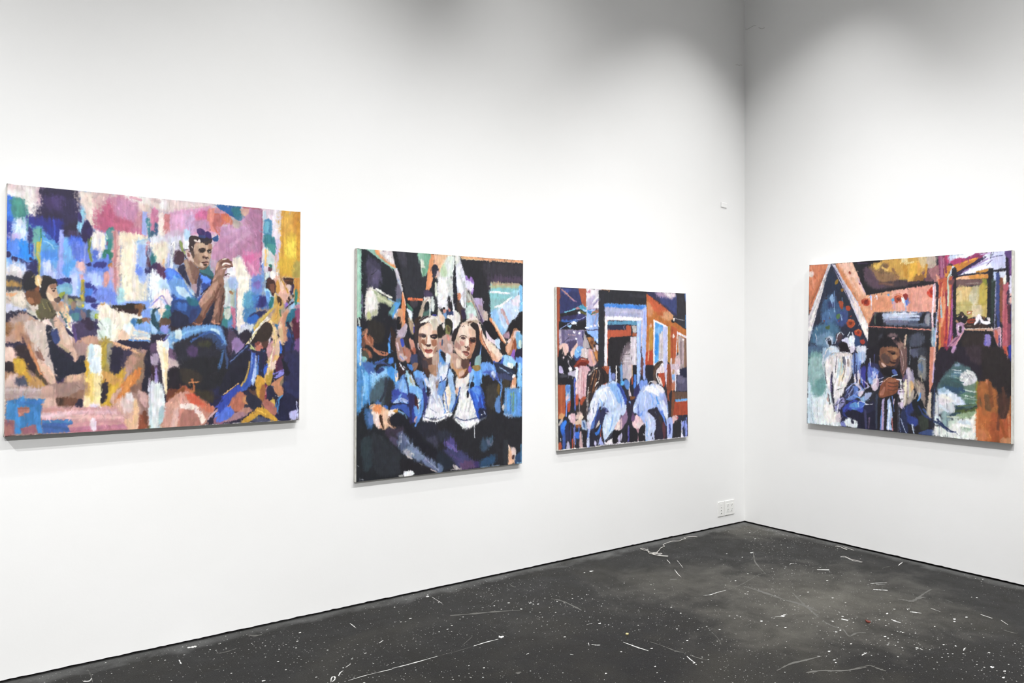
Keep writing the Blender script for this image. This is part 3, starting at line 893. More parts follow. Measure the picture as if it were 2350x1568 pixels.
l 112 106 128 1 0.8 2 665 206 664 270
l 160 154 168 1 0.8 2 672 206 671 262
s 108 108 120 9 1 0 701 200 724 210 724 246 705 228
s 128 144 76 6 1 0 705 195 718 210 713 251
s 232 234 240 6 1 0 716 162 747 168 747 225 720 226
s 176 208 232 9 1 0 723 145 742 140 747 176 728 185
s 230 196 192 12 1 0 623 297 634 336 612 333
l 224 176 128 2 0.8 6 630 288 631 328
l 176 184 232 2 0.7 8 651 263 653 335
l 232 232 236 2 0.8 13 671 270 664 326
s 69 45 65 9 1 0 682 249 701 244 724 267 709 304 687 309 677 290
s 47 108 116 9 1 0 575 260 590 283 586 315 575 316
s 56 43 78 9 1 0 575 319 605 314 620 345 576 351
s 86 51 84 9 1 0 605 314 631 332 650 371 631 388 605 369
s 224 232 236 15 1 0 576 351 605 361 635 388 672 386 680 414 643 423 613 448 577 481
s 240 244 244 15 1 0 576 363 602 374 606 409 576 430
s 184 212 240 15 1 0 613 393 665 383 688 410 650 427 620 424
s 74 114 216 9 1 0 642 336 687 341 718 372 733 412 749 439 688 442 650 391
s 90 138 232 6 1 0 646 339 676 342 687 361 657 367
s 136 200 236 9 1 0 676 370 699 369 718 408 733 440 699 425
s 216 236 244 6 1 0 687 386 706 397 718 424 695 413
s 60 120 208 6 1 0 683 362 706 377 722 412 703 401
l 184 184 184 2 1 11 687 333 718 364 737 404
l 216 220 216 2 0.8 10 741 420 764 447 780 455
s 168 200 236 12 1 0 658 423 733 424 757 451 673 462
s 106 144 208 9 1 0 669 434 710 429 734 456 677 466
s 48 74 137 6 1 0 673 454 741 452 780 467 776 491 734 476 669 478
s 45 74 148 12 1 0 669 470 772 475 811 458 804 491 773 535 670 538
s 60 106 208 6 1 0 699 461 734 476 719 505 685 494
s 45 96 127 9 1 0 737 456 780 467 772 487 734 476
s 45 43 70 12 1 0 673 494 734 501 765 516 757 536 670 538
l 138 164 228 2 0.7 5 738 501 765 524
s 232 220 224 9 1 0 599 461 635 428 666 471 666 538 577 540 577 505
p 240 228 220 6 1 0 610 457 633 432 643 463 621 480 599 481
l 154 140 192 2 1 5 588 497 624 464 640 487 662 527
l 185 200 244 2 0.8 8 613 472 636 495 647 527
l 140 156 232 2 0.8 6 577 513 588 497
s 47 122 128 6 1 0 640 511 666 511 666 538 640 538
s 44 45 70 6 1 0 694 333 725 307 733 339 744 375 752 411 725 380
s 53 55 85 6 1 0 787 336 802 344 810 384 795 417 788 458 772 459 787 385
s 74 116 216 9 1 0 795 348 834 354 854 378 842 407 819 437 807 433 810 384
s 92 140 240 6 1 0 802 356 838 362 846 382 818 392
s 48 68 134 6 1 0 803 401 842 399 819 437
s 47 75 85 6 1 0 794 332 837 321 862 357 854 374 802 348
s 58 106 116 6 1 0 802 335 834 330 842 346
s 154 120 104 2 1 0 721 291 748 290 787 328 793 344 776 406 764 415 744 367 733 331
s 122 90 80 2 1 0 740 298 790 328 787 344 756 330
s 184 154 136 2 1 0 723 299 732 299 744 346 752 366 737 347
s 105 74 68 2 1 0 779 337 793 340 779 402 772 402
s 168 144 152 2 1 0 756 407 783 402 780 446 768 435
s 43 36 39 2 1 0 747 176 770 166 785 169 801 176 848 176 850 193 825 207 786 206 770 223 763 248 747 233
s 41 37 45 2 1 0 793 164 848 172 844 193 797 197
s 72 59 57 2 1 0 751 208 770 207 763 248 749 233
s 59 47 96 2 1 0 781 137 801 129 818 150 809 167 789 160
s 52 42 93 2 1 0 820 146 836 140 850 160 846 172 824 170
s 47 72 128 2 1 0 856 172 880 158 880 182 864 184
l 34 29 34 1 1 4 747 180 754 171
s 140 116 104 2 1 0 754 179 785 177 801 196 778 218 762 207
l 228 216 212 2 1 6 768 187 785 193 795 189
l 216 204 200 1 1 3 757 220 761 228
s 156 124 104 2 1 0 770 211 786 206 825 211 848 205 851 230 841 251 847 267 837 280 841 292 830 322 810 327 786 316 763 297 751 273 755 253 767 248
s 184 151 126 6 1 0 774 211 817 210 817 224 782 234
s 138 104 82 6 1 0 763 256 794 262 802 303 779 312 755 281
s 163 130 106 6 1 0 786 255 809 253 802 286 778 288
s 86 65 54 2 1 0 790 226 817 224 817 244 794 242
s 34 29 29 2 1 0 797 233 813 232 809 243 800 241
s 105 76 64 2 1 0 825 215 848 214 847 251 833 247
s 39 33 33 2 1 0 835 235 845 232 844 243 836 243
l 43 35 34 1 1 4 790 230 817 223
l 43 35 34 1 1 3 829 228 849 224
s 196 166 142 2 1 0 819 232 829 231 833 260 821 273
s 119 80 63 2 1 0 809 265 837 264 833 272 817 275
s 102 60 54 2 1 0 810 290 833 284 825 297 814 296
s 54 41 36 2 1 0 802 315 830 313 822 326 806 323
s 208 184 160 2 1 0 802 286 810 290 808 302
s 192 160 136 2 1 0 833 272 837 280 835 284
l 45 37 35 1 1 3 814 304 828 307
s 88 69 58 2 1 0 790 303 818 310 830 318 802 327
s 196 164 156 2 1 0 730 246 743 237 759 273 763 305 744 290
s 138 92 84 2 1 0 736 254 747 257 751 281 740 278
l 65 53 50 1 1 3 732 242 751 245
s 152 164 104 2 1 0 720 247 728 246 728 266
l 57 45 48 1 1 3 728 258 732 278 740 286
s 107 74 65 2 1 0 881 298 901 272 921 267 941 278 952 307 938 307 913 330 910 363 894 397 866 382 869 340
s 138 100 84 2 1 0 893 293 913 280 937 287 917 296 901 322
l 232 216 212 2 1 7 905 297 921 288 946 295
l 84 57 50 2 1 8 913 280 946 282
l 87 59 54 2 1 8 917 309 952 307
l 224 208 204 2 1 5 901 318 929 308
l 200 172 156 2 1 4 881 356 893 326 913 321
l 64 46 44 2 1 6 918 350 938 343
l 240 232 228 2 1 5 905 274 925 269
s 196 156 136 2 1 0 875 340 893 331 902 363 882 393
s 138 104 88 2 1 0 858 378 894 393 914 363 914 396 874 431 819 482 804 535 765 536 788 495
s 184 149 138 2 1 0 842 415 874 398 870 423 811 482 788 499
s 184 150 140 2 1 0 780 503 800 495 788 535 769 535
s 106 76 68 2 1 0 819 482 858 444 839 485 812 534 804 523
s 44 45 74 6 1 0 819 490 866 464 851 534 816 534
l 45 35 50 2 1 5 858 374 838 412 803 450
s 112 80 72 2 1 0 878 435 910 396 910 463 895 533 851 534 866 472
s 154 116 104 2 1 0 874 439 890 434 879 484 863 518
s 70 52 50 2 1 0 894 422 910 417 903 504 891 533
s 240 232 220 13 1 0 958 269 995 258 1007 291 1028 328 1050 365 1050 433 1025 429 1013 530 980 531 979 393 963 377 958 319
s 232 224 208 9 1 0 962 277 995 275 1003 325 979 368
l 244 238 226 8 0.7 25 995 359 997 527
s 232 232 244 6 1 0 930 316 962 310 962 348 926 350
s 216 212 220 9 1 0 910 367 942 353 962 352 963 377 914 400
s 192 200 204 9 1 0 914 396 946 395 947 531 915 532
l 228 232 228 4 0.7 11 926 412 923 529
l 168 176 144 4 0.6 17 957 428 954 531
s 168 188 228 9 1 0 934 370 958 361 979 381 971 419 938 403
s 150 112 76 2 1 0 939 428 957 432 955 444 943 441
l 140 176 204 2 0.8 6 967 394 972 527
l 192 140 132 2 0.8 4 975 414 976 527
s 106 136 200 17 1 0 1050 369 1100 341 1105 405 1084 457 1054 458
s 122 106 176 10 1 0 1062 381 1092 371 1088 410 1067 407
s 90 152 184 17 1 0 1021 438 1059 441 1088 478 1084 528 1017 530
s 74 128 192 13 1 0 1054 449 1101 448 1101 499 1067 500
s 68 104 168 17 1 0 1088 465 1131 455 1131 527 1047 529
s 50 50 109 10 1 0 1101 448 1127 455 1114 499 1076 504 1088 474
l 64 54 103 3 0.8 6 1093 256 1098 299
l 106 154 216 3 0.8 9 1106 285 1109 371
p 222 208 218 10 1 0 1104 3 1201 3 1199 323 1113 328
s 232 224 236 14 1 0 1162 15 1197 12 1194 151 1159 127
p 208 192 220 6 1 0 1172 152 1196 150 1193 315 1169 316
s 188 208 220 10 1 0 1106 25 1119 19 1128 61 1111 63
s 79 136 172 6 1 0 1111 63 1150 59 1150 128 1146 150 1116 156
s 112 176 200 3 1 0 1115 71 1137 69 1133 112 1116 122
s 56 124 136 6 1 0 1111 140 1146 137 1168 161 1164 205 1151 210 1116 195
s 74 144 140 3 1 0 1129 181 1168 187 1168 234 1146 219 1125 199
s 200 216 216 10 1 0 1125 203 1146 227 1168 273 1147 283 1125 267
l 232 192 128 3 1 9 1121 212 1119 289
l 232 232 234 3 0.8 9 1108 208 1106 277
l 216 180 156 3 0.7 10 1175 234 1169 316
p 204 152 72 3 1 0 1201 3 1304 2 1306 347 1193 350 1198 194
s 196 136 56 29 1 0 1268 5 1299 11 1300 81 1268 75
s 216 168 80 38 1 0 1206 20 1250 20 1242 121 1207 124
s 220 184 72 38 1 0 1220 149 1278 127 1278 232 1261 281 1225 261
s 240 212 88 25 1 0 1238 173 1269 163 1261 233 1234 235
l 184 136 56 6 0.6 10 1211 89 1208 280
l 204 148 48 6 0.6 13 1291 56 1292 275
s 208 168 64 28 1 0 1199 259 1256 259 1252 334 1195 315
s 168 152 80 14 1 0 1274 272 1303 270 1304 344 1268 346
l 192 168 128 3 0.7 4 1206 345 1302 347
p 67 44 34 3 1 0 1208 351 1270 350 1266 385 1226 389
l 122 76 52 1 0.8 4 1222 363 1266 364
p 204 144 72 3 1 0 1270 348 1304 347 1302 476 1271 468
l 160 112 64 2 0.8 4 1286 354 1284 450
s 216 196 188 6 1 0 1226 391 1257 390 1244 443 1226 426
s 56 44 72 3 1 0 1257 390 1270 385 1262 429 1249 434
s 216 168 144 10 1 0 1173 338 1204 345 1235 404 1244 452 1222 487 1196 453 1165 403
s 232 200 180 3 1 0 1182 350 1208 366 1217 409 1200 410
s 208 156 80 3 1 0 1178 368 1191 367 1196 427 1174 424
s 224 176 160 3 1 0 1191 423 1235 430 1227 483 1200 466
l 184 140 64 2 1 5 1199 345 1240 426
s 68 44 43 3 1 0 1126 366 1147 352 1174 385 1165 446 1139 425 1122 404
s 122 80 64 3 1 0 1143 386 1165 385 1165 428 1148 420
s 200 204 208 3 1 0 1138 284 1164 286 1173 338 1152 352 1134 322
s 104 65 80 2 1 0 1134 301 1156 296 1151 317 1136 318
s 47 106 96 2 1 0 1138 284 1156 291 1147 305
s 240 236 228 3 1 0 1143 326 1169 321 1173 351 1152 360
l 39 37 42 2 1 6 1124 357 1126 408
s 224 236 232 6 1 0 1121 327 1139 331 1126 361 1117 362
s 168 216 240 6 1 0 1113 409 1139 417 1152 463 1140 476 1127 447
s 106 156 216 3 1 0 1122 426 1139 429 1144 481 1127 473
l 216 184 124 2 1 9 1170 437 1166 526
s 42 108 112 6 1 0 1148 455 1165 463 1148 515 1140 498
s 196 160 92 6 1 0 1174 445 1200 453 1218 496 1205 526 1166 526
s 75 53 38 3 1 0 1183 445 1205 466 1200 496 1187 484
s 59 42 36 3 1 0 1235 461 1262 434 1271 442 1244 478 1227 509
s 192 160 144 3 1 0 1249 443 1262 438 1262 455 1253 460
s 140 104 184 3 1 0 1227 478 1240 487 1227 513
l 47 122 112 2 1 13 1284 411 1280 485
s 164 208 244 6 1 0 1249 508 1271 481 1271 503 1258 524
s 192 128 152 6 1 0 1280 494 1302 489 1303 523 1280 524
l 52 39 55 2 1 5 1227 509 1267 473
p 160 128 120 8 1 0 -1 680 588 648 592 1093 2 1093
s 44 40 57 8 1 0 -3 561 77 549 84 563 34 586 19 615 -2 608
s 180 144 128 11 1 0 25 590 77 556 109 585 141 599 154 650 155 706 188 798 195 873 150 856 117 790 82 713 66 684 11 680 -2 658
s 168 144 136 10 1 0 22 583 77 563 65 600 23 637 13 630
s 196 176 172 16 1 0 72 611 128 606 148 647 151 702 129 717 104 694 85 658
s 188 152 132 14 1 0 81 662 116 695 155 717 181 776 181 813 143 798 117 746
s 200 180 176 14 1 0 104 694 148 702 174 769 168 791 130 761
s 184 140 112 10 1 0 35 615 59 600 63 658 38 673
s 140 100 68 13 1 0 -2 608 19 611 14 651 -2 648
s 154 116 96 11 1 0 56 647 81 662 91 694 69 691
s 168 104 92 5 1 0 76 694 88 709 120 782 111 797 92 753
s 200 128 88 5 1 0 79 702 91 716 117 775 114 793
s 124 92 84 5 1 0 110 727 123 728 136 764 123 757
s 70 50 63 5 1 0 60 662 66 680 63 687
s 200 160 140 8 1 0 117 775 149 790 175 813 185 857 156 857 130 827
s 216 184 164 8 1 0 120 768 149 783 143 812 130 819
s 160 148 104 5 1 0 155 776 168 776 169 827 159 820
s 47 42 64 5 1 0 -1 687 69 691 76 705 36 716 2 702
s 49 38 43 8 1 0 36 709 76 702 117 793 134 834 105 826 67 774 39 749
s 224 192 180 10 1 0 -1 712 26 712 42 756 27 774 -0 773
s 44 34 39 8 1 0 -0 777 27 774 40 817 28 828 0 809
s 192 148 60 8 1 0 30 763 64 760 83 811 105 848 143 860 140 882 87 880 71 833 43 828
s 208 168 64 5 1 0 36 767 61 763 71 811 49 818
s 74 61 47 8 1 0 117 804 156 860 150 871 115 830
s 160 124 100 10 1 0 0 820 37 821 43 854 13 864 0 849
s 208 180 172 10 1 0 1 852 37 825 47 868 41 882 1 878
s 72 76 95 10 1 0 40 853 65 836 80 855 84 877 50 875
s 180 140 88 8 1 0 99 841 124 848 137 878 93 880
s 200 196 188 8 1 0 80 545 112 548 125 573 115 581 87 559
s 36 34 51 5 1 0 83 556 115 581 109 581 87 563
s 92 88 56 5 1 0 112 541 172 539 179 558 153 584 128 584
l 138 132 80 1 0.8 3 146 543 153 565
s 53 43 43 5 1 0 134 573 185 561 185 580 153 591
s 232 212 204 5 1 0 137 595 163 587 176 621 170 643 151 628
s 124 124 116 5 1 0 160 584 179 580 183 620 170 613
s 192 164 156 5 1 0 179 580 205 579 231 635 255 702 266 770 259 792 249 755 219 732 196 698 189 635
s 216 184 156 5 1 0 195 539 221 538 231 583 221 590 198 568
s 176 144 140 5 1 0 182 583 205 598 218 642 199 628
s 202 164 140 5 1 0 189 624 212 628 232 672 232 702 199 687
s 172 154 128 5 1 0 199 695 232 702 249 740 226 736
s 212 192 184 5 1 0 225 642 248 665 249 702 232 702
s 216 176 164 5 1 0 249 713 269 732 266 777 259 792
s 122 108 152 2 1 0 248 601 264 597 268 672 255 650
s 89 65 117 2 1 0 251 612 266 620 268 680 258 665
s 42 38 68 2 1 0 218 609 251 646 255 665 228 635
l 224 196 144 1 1 11 231 560 241 616
l 90 154 160 1 0.8 4 227 560 241 582
l 57 88 111 1 1 8 208 587 228 613
s 180 160 168 2 1 0 198 568 211 572 225 609 208 602
s 74 96 136 8 1 0 240 545 297 536 330 543 331 588 264 593 251 575
s 76 124 132 5 1 0 247 560 277 552 274 586 254 582
s 125 106 116 5 1 0 283 536 304 559 297 585 284 567
s 61 80 98 5 1 0 307 543 320 539 324 581 311 596
s 152 176 192 8 1 0 324 551 354 542 351 577 331 581
s 69 59 88 8 1 0 261 601 331 585 355 611 352 649 298 672 271 672
s 54 42 65 5 1 0 284 589 317 574 341 619 318 630
s 48 42 81 5 1 0 341 581 354 577 355 622 341 615
s 152 168 60 2 1 0 341 558 364 554 368 573 344 577
s 39 39 62 5 1 0 154 636 173 650 193 661 196 702 249 747 259 792 276 792 279 759 299 751 303 831 233 821 195 858 188 798 164 724
s 53 55 98 5 1 0 170 643 186 639 193 687 180 698 167 687
s 42 38 56 8 1 0 196 713 249 747 259 800 227 799 200 769
s 180 140 116 8 1 0 285 672 315 657 359 672 362 691 298 698 272 687
s 192 152 132 8 1 0 298 665 342 661 342 687 305 691
s 168 140 136 11 1 0 272 687 308 698 305 740 279 744 268 717
s 43 43 61 5 1 0 279 755 299 747 303 823 276 815
p 232 220 204 12 1 0 356 550 378 534 433 533 490 555 494 601 505 617 588 644 588 679 491 668 452 679 373 683 355 634
s 240 230 212 11 1 0 361 554 423 541 428 672 393 679 365 611
s 220 232 224 8 1 0 358 588 406 580 410 676 362 672
l 244 236 220 4 0.8 15 420 556 417 672
l 184 192 180 4 0.7 5 403 610 403 668
l 144 168 144 4 0.7 4 360 641 376 679
s 236 228 212 12 1 0 434 548 490 563 490 609 459 633 434 610
s 232 240 252 8 1 0 462 606 490 598 484 644 462 637
s 232 200 176 8 1 0 441 629 469 633 477 668 442 676
l 196 212 220 2 1 15 505 640 588 659
l 168 180 192 2 0.8 6 491 660 585 652
s 52 35 37 5 1 0 426 533 518 531 526 546 490 551
s 124 86 64 5 1 0 522 535 543 530 540 554 522 562
s 127 159 232 9 1 0 540 538 587 529 587 580 540 569
s 60 112 164 5 1 0 494 574 519 578 548 601 533 617 498 605
s 67 79 58 2 1 0 519 578 540 577 533 597 515 597
s 138 100 80 5 1 0 540 573 577 573 562 605 540 597
s 128 168 232 9 1 0 512 609 587 584 588 628 541 632
s 40 37 56 2 1 0 435 683 470 675 588 687 588 719 542 718 477 703
l 90 144 216 2 1 5 484 675 574 678
l 224 176 140 2 1 11 404 683 435 695 491 718 535 746
l 200 152 128 2 0.8 7 449 710 556 750
s 160 140 76 14 1 0 366 683 410 687 412 818 367 824
s 184 160 64 11 1 0 369 687 390 695 387 779 370 794
s 140 132 120 11 1 0 393 702 414 702 412 802 398 794
s 40 37 56 8 1 0 414 710 463 718 492 742 464 803 436 837 408 818
s 59 53 75 12 1 0 463 726 499 742 485 776 457 795
s 144 116 96 15 1 0 492 749 549 742 557 781 550 828 536 906 486 881 464 811
s 168 140 140 12 1 0 450 834 492 780 506 788 472 858
s 176 136 120 12 1 0 478 757 520 757 499 804 482 811
s 196 156 56 14 1 0 367 824 429 837 464 811 457 865 430 918 417 971 358 980 368 878
s 200 152 88 8 1 0 381 817 443 853 486 897 451 892 381 863
s 208 168 64 11 1 0 402 917 437 872 437 903 403 967
s 43 37 48 8 1 0 369 882 398 879 385 951 365 954
s 200 124 68 8 1 0 444 903 493 835 535 804 528 843 493 905 451 961 420 964
s 216 144 80 5 1 0 472 865 507 835 493 881 458 927
s 200 160 144 8 1 0 409 948 437 903 451 907 417 967
s 128 96 84 9 1 0 493 897 543 867 550 805 543 906 508 921
s 39 36 50 5 1 0 553 750 588 703 590 845 576 907 565 935 540 914 550 828
s 176 160 184 5 1 0 572 852 590 845 590 884 569 915
s 138 108 100 9 1 0 518 913 536 914 569 939 562 1025 540 992
s 216 224 236 12 1 0 572 915 590 884 592 1093 570 1088
s 90 92 60 2 1 0 563 1079 592 1077 592 1093 567 1091
s 192 156 152 5 1 0 525 914 565 935 559 993 529 953
s 138 76 56 9 1 0 519 1030 563 1036 563 1091 520 1092
s 109 65 50 5 1 0 544 1012 566 1025 563 1079
s 208 168 152 15 1 0 417 975 465 935 508 944 522 991 523 1085 488 1091 473 1047 424 1025
s 220 196 192 12 1 0 465 939 493 932 505 998 473 1008 452 977
s 224 216 216 8 1 0 472 927 493 924 508 956 487 959
s 224 184 144 9 1 0 508 960 523 999 516 1084 502 1088
p 232 216 176 5 1 0 312 702 366 699 369 802 365 935 358 1090 322 1088 318 982 301 966 303 800
s 192 216 228 8 1 0 318 706 339 702 339 778 319 801
s 220 232 240 8 1 0 329 763 360 748 360 832 326 831
s 240 240 232 5 1 0 339 702 362 702 363 748 339 748
s 232 204 120 11 1 0 306 834 340 831 361 877 348 938 321 952 303 868
s 208 168 64 8 1 0 302 770 316 778 316 831 303 834
s 196 160 96 8 1 0 303 868 320 876 317 921 300 917
s 240 224 168 11 1 0 340 839 364 840 365 931 345 960
s 240 220 176 8 1 0 298 970 321 937 321 982
s 232 220 236 8 1 0 321 982 357 972 356 1075 322 1088
l 244 236 252 4 0.8 11 338 983 339 1081
s 168 136 120 11 1 0 208 858 240 825 286 819 300 838 297 876 254 874 221 877
s 208 172 148 11 1 0 227 844 260 826 283 834 277 860 244 867
s 63 50 81 5 1 0 195 858 220 844 214 877 201 873
s 91 69 72 5 1 0 204 865 227 866 227 885 211 884
s 156 128 120 14 1 0 182 872 300 872 297 921 234 933 170 931 156 893
s 107 72 57 8 1 0 202 932 274 935 281 965 202 969 180 953
s 69 50 44 8 1 0 183 939 215 936 215 962 186 961
s 42 38 56 2 1 0 281 943 291 943 294 977 281 990 266 976
s 138 104 88 5 1 0 244 926 297 898 291 936 261 934
p 180 160 156 16 1 0 1 878 156 886 182 894 182 924 151 937 1 924
l 196 180 180 6 0.8 10 7 889 150 897
l 164 140 140 6 0.7 13 7 914 157 919
s 192 156 144 14 1 0 137 893 182 894 189 983 157 982 135 973
s 208 176 160 11 1 0 151 937 176 938 177 975 151 974
p 204 156 156 11 1 0 135 973 301 981 424 979 473 1047 488 1091 243 1090 139 1029
l 228 200 208 8 0.8 21 139 1010 242 1012
l 222 180 176 8 0.8 18 235 1019 459 1031
l 196 144 136 6 0.7 10 145 985 301 994
l 220 184 192 8 0.8 14 203 999 424 1006
l 184 120 144 6 0.8 18 246 1076 474 1074
l 200 144 152 6 0.7 11 255 1054 473 1051
l 168 104 120 6 0.8 9 249 1087 474 1093
s 224 184 152 8 1 0 466 1047 487 1044 523 1085 488 1091
l 240 236 252 4 0.8 21 337 1040 339 1078
p 60 120 176 5 1 0 6 942 53 926 147 937 132 959 138 966 132 1017 139 1084 120 1082 114 1049 70 1057 58 1082 37 1081 36 1023 7 1018
l 74 140 200 5 0.7 13 17 950 14 1011
l 74 144 216 5 0.7 17 48 969 49 1078
l 68 120 192 5 0.7 14 57 948 138 948
l 74 138 208 5 0.7 14 107 976 133 1076
p 168 112 104 5 1 0 49 968 91 970 88 993 51 1009
l 138 92 80 2 0.8 5 51 973 89 973
l 196 140 124 2 0.8 5 54 995 85 989
p 138 92 100 8 1 0 1 1021 36 1026 37 1081 3 1089
s 168 112 108 8 1 0 3 1046 24 1047 27 1080 3 1086
p 146 96 108 5 1 0 61 1060 114 1049 120 1082 70 1086
p 68 100 164 5 1 0 139 1029 249 1035 255 1050 232 1056 246 1087 143 1087
l 60 88 135 5 0.7 10 145 1055 236 1075
l 74 136 176 5 0.7 8 145 1036 249 1042
l 50 35 35 1 0.6 3 3 1091 139 1091
p 90 134 180 9 1 0 577 529 674 527 675 647 578 648
p 46 49 72 9 1 0 670 527 923 521 924 646 671 647
p 68 100 140 16 1 0 907 521 1089 517 1090 645 908 646
p 160 140 128 17 1 0 1067 518 1303 512 1304 731 1069 729
p 44 40 57 9 1 0 578 648 1303 643 1304 1089 582 1092
s 168 200 232 5 1 0 577 529 599 537 618 592 600 640 578 624
s 38 70 83 5 1 0 614 584 592 553 599 529 585 529 578 585 615 628
s 128 176 220 6 1 0 599 541 618 552 614 592 600 576
s 240 216 200 6 1 0 610 529 640 528 633 556 618 592 618 560
s 58 116 120 6 1 0 633 544 666 527 670 551 651 575 629 576
s 44 41 61 6 1 0 670 527 773 525 765 574 789 598 739 594 689 579 667 591 670 551
s 53 80 152 6 1 0 689 567 727 554 746 578 735 590 682 591
s 48 46 74 6 1 0 659 567 689 571 682 607 652 611
s 90 69 58 6 1 0 622 572 666 579 652 611 615 608
s 136 144 212 6 1 0 618 620 644 603 659 615 645 643
s 50 41 47 9 1 0 667 603 758 602 781 622 709 643 667 631
s 86 57 51 2 1 0 773 525 839 523 824 573 804 593 773 602 758 586 765 549
s 154 108 96 2 1 0 788 524 819 524 804 569 789 585 773 565
l 176 124 104 2 1 4 762 582 789 600 820 585
s 70 50 50 2 1 0 851 523 907 521 899 575 883 592 840 585 843 556
s 138 98 88 2 1 0 859 531 883 526 875 568 851 576
l 168 116 100 2 1 3 840 583 883 592
s 44 58 81 2 1 0 827 548 847 523 840 585 824 601
s 92 132 192 6 1 0 708 631 766 610 844 601 891 604 912 625 916 679 924 704 908 687 876 646 805 658 743 699 690 719 653 719 652 663
s 140 180 216 9 1 0 652 647 701 631 709 659 701 699 664 711
s 200 212 220 6 1 0 671 651 701 647 705 683 675 695
s 92 148 192 6 1 0 705 643 781 618 789 634 735 679 705 675
s 136 176 228 6 1 0 789 614 868 609 892 625 860 621 805 630
s 60 92 176 6 1 0 754 655 812 630 852 630 805 650 759 679
s 208 224 244 2 1 0 860 634 888 633 896 654 876 654
s 74 112 192 6 1 0 876 646 912 633 924 704 913 737 900 704
s 156 192 232 6 1 0 892 617 904 629 912 654 900 646
s 60 136 184 2 1 0 683 703 709 699 705 727 683 723
s 54 76 147 6 1 0 813 654 860 650 908 699 892 737 844 687 790 687
s 45 45 74 9 1 0 759 695 844 679 900 728 885 786 767 784 728 735
s 51 51 37 13 1 0 821 707 876 695 868 716 821 724
s 74 92 140 6 1 0 908 708 921 753 897 799 885 778
s 54 76 123 6 1 0 921 720 937 770 933 803 917 786
s 70 47 68 6 1 0 702 727 759 719 736 756 706 763
s 65 72 124 6 1 0 747 736 774 732 771 764 755 760
s 39 36 50 13 1 0 908 604 940 629 953 720 949 770 933 753 920 679
s 44 44 41 12 1 0 721 784 790 785 791 833 729 824
s 60 124 128 9 1 0 907 521 947 520 940 604 907 596
s 196 204 192 6 1 0 915 521 951 520 940 562 919 567
s 92 136 184 6 1 0 932 583 960 570 956 612 936 616
s 180 108 132 6 1 0 947 520 968 520 972 595 956 624 956 562
s 232 224 216 9 1 0 976 520 1013 519 1014 611 989 645 977 620
s 168 176 220 6 1 0 997 603 1022 599 1018 628 1002 628
s 74 124 172 6 1 0 1013 519 1072 517 1047 560 1014 578
s 42 45 82 6 1 0 1047 543 1123 525 1081 568 1039 594
s 48 96 176 6 1 0 1030 569 1068 543 1089 560 1047 598
s 200 204 216 10 1 0 1022 594 1060 602 1039 641 1006 658 981 641
s 40 36 52 6 1 0 989 645 1031 620 1052 641 1035 679 998 674
s 168 136 184 6 1 0 953 679 981 662 1006 704 969 741 953 716
s 200 192 232 6 1 0 965 729 1002 708 982 741
s 57 57 99 6 1 0 941 778 1044 712 1036 738 966 787
l 128 144 184 2 1 4 949 779 1023 721
s 73 61 81 16 1 0 932 629 977 628 981 662 953 687 945 745
s 41 41 69 13 1 0 925 787 1031 738 1032 805 991 888 975 896 910 947 870 934 901 836
l 236 232 228 2 1 15 1035 687 1085 611 1127 559
l 208 184 104 2 1 11 1064 611 1102 564 1149 520
l 244 236 224 2 0.8 9 1127 563 1158 584
s 45 37 35 6 1 0 1052 679 1102 593 1132 572 1158 601 1132 670 1098 657 1065 687
s 200 160 128 6 1 0 1132 576 1162 584 1162 627 1136 619
s 56 42 39 3 1 0 1132 610 1153 601 1154 653 1137 653
s 208 168 96 6 1 0 1153 567 1174 515 1192 515 1201 566 1184 588
s 200 148 128 6 1 0 1201 557 1236 513 1245 539 1219 592 1188 601
s 216 188 176 6 1 0 1188 592 1219 587 1219 613 1193 618
s 224 196 160 6 1 0 1149 618 1175 610 1184 670 1158 661
s 208 176 136 6 1 0 1193 618 1219 618 1237 644 1219 696 1202 670
s 60 108 148 3 1 0 1171 592 1184 592 1184 618
l 92 120 72 2 1 5 1196 519 1201 549
s 44 104 128 6 1 0 1227 566 1262 513 1298 512 1272 556 1228 600
s 50 76 130 6 1 0 1219 626 1254 617 1263 670 1237 687
s 82 37 55 6 1 0 1263 565 1298 556 1304 661 1272 661
s 136 72 108 6 1 0 1280 521 1303 512 1303 569 1285 573
s 46 49 91 10 1 0 1237 661 1281 687 1264 757 1229 756
s 106 74 124 6 1 0 1281 678 1304 669 1304 739 1273 748
s 48 46 74 10 1 0 1228 739 1304 739 1303 844 1238 843
s 92 88 128 6 1 0 1229 765 1255 756 1251 817 1229 808
s 196 144 128 3 1 0 1069 695 1103 678 1103 717 1086 729 1073 721
s 124 72 64 2 1 0 1069 687 1094 683 1086 700 1069 704
s 56 100 100 3 1 0 1094 657 1111 649 1107 674 1094 678
s 192 200 136 3 1 0 1031 695 1056 704 1073 725 1040 712
s 92 140 200 3 1 0 1086 729 1120 725 1116 738 1094 742
s 220 216 224 3 1 0 1128 653 1149 648 1145 687 1132 687
s 84 57 51 3 1 0 1103 687 1132 670 1133 704 1107 713
s 200 148 156 6 1 0 1133 704 1163 678 1167 747 1146 764 1129 738
s 216 184 160 6 1 0 1167 687 1193 661 1202 713 1185 782 1168 773
s 208 168 112 6 1 0 1142 755 1194 756 1176 807 1142 884 1117 883 1129 815
s 224 200 184 6 1 0 1133 798 1176 781 1185 816 1151 824
s 176 144 64 3 1 0 1125 866 1159 833 1151 901 1130 900
l 60 112 216 2 1 9 1202 700 1202 739
s 97 38 56 3 1 0 1181 790 1202 756 1220 817 1203 842 1177 833
s 31 29 36 3 1 0 1202 756 1220 773 1238 834 1225 847
s 140 136 216 3 1 0 1177 859 1211 829 1220 847 1186 868 1168 867
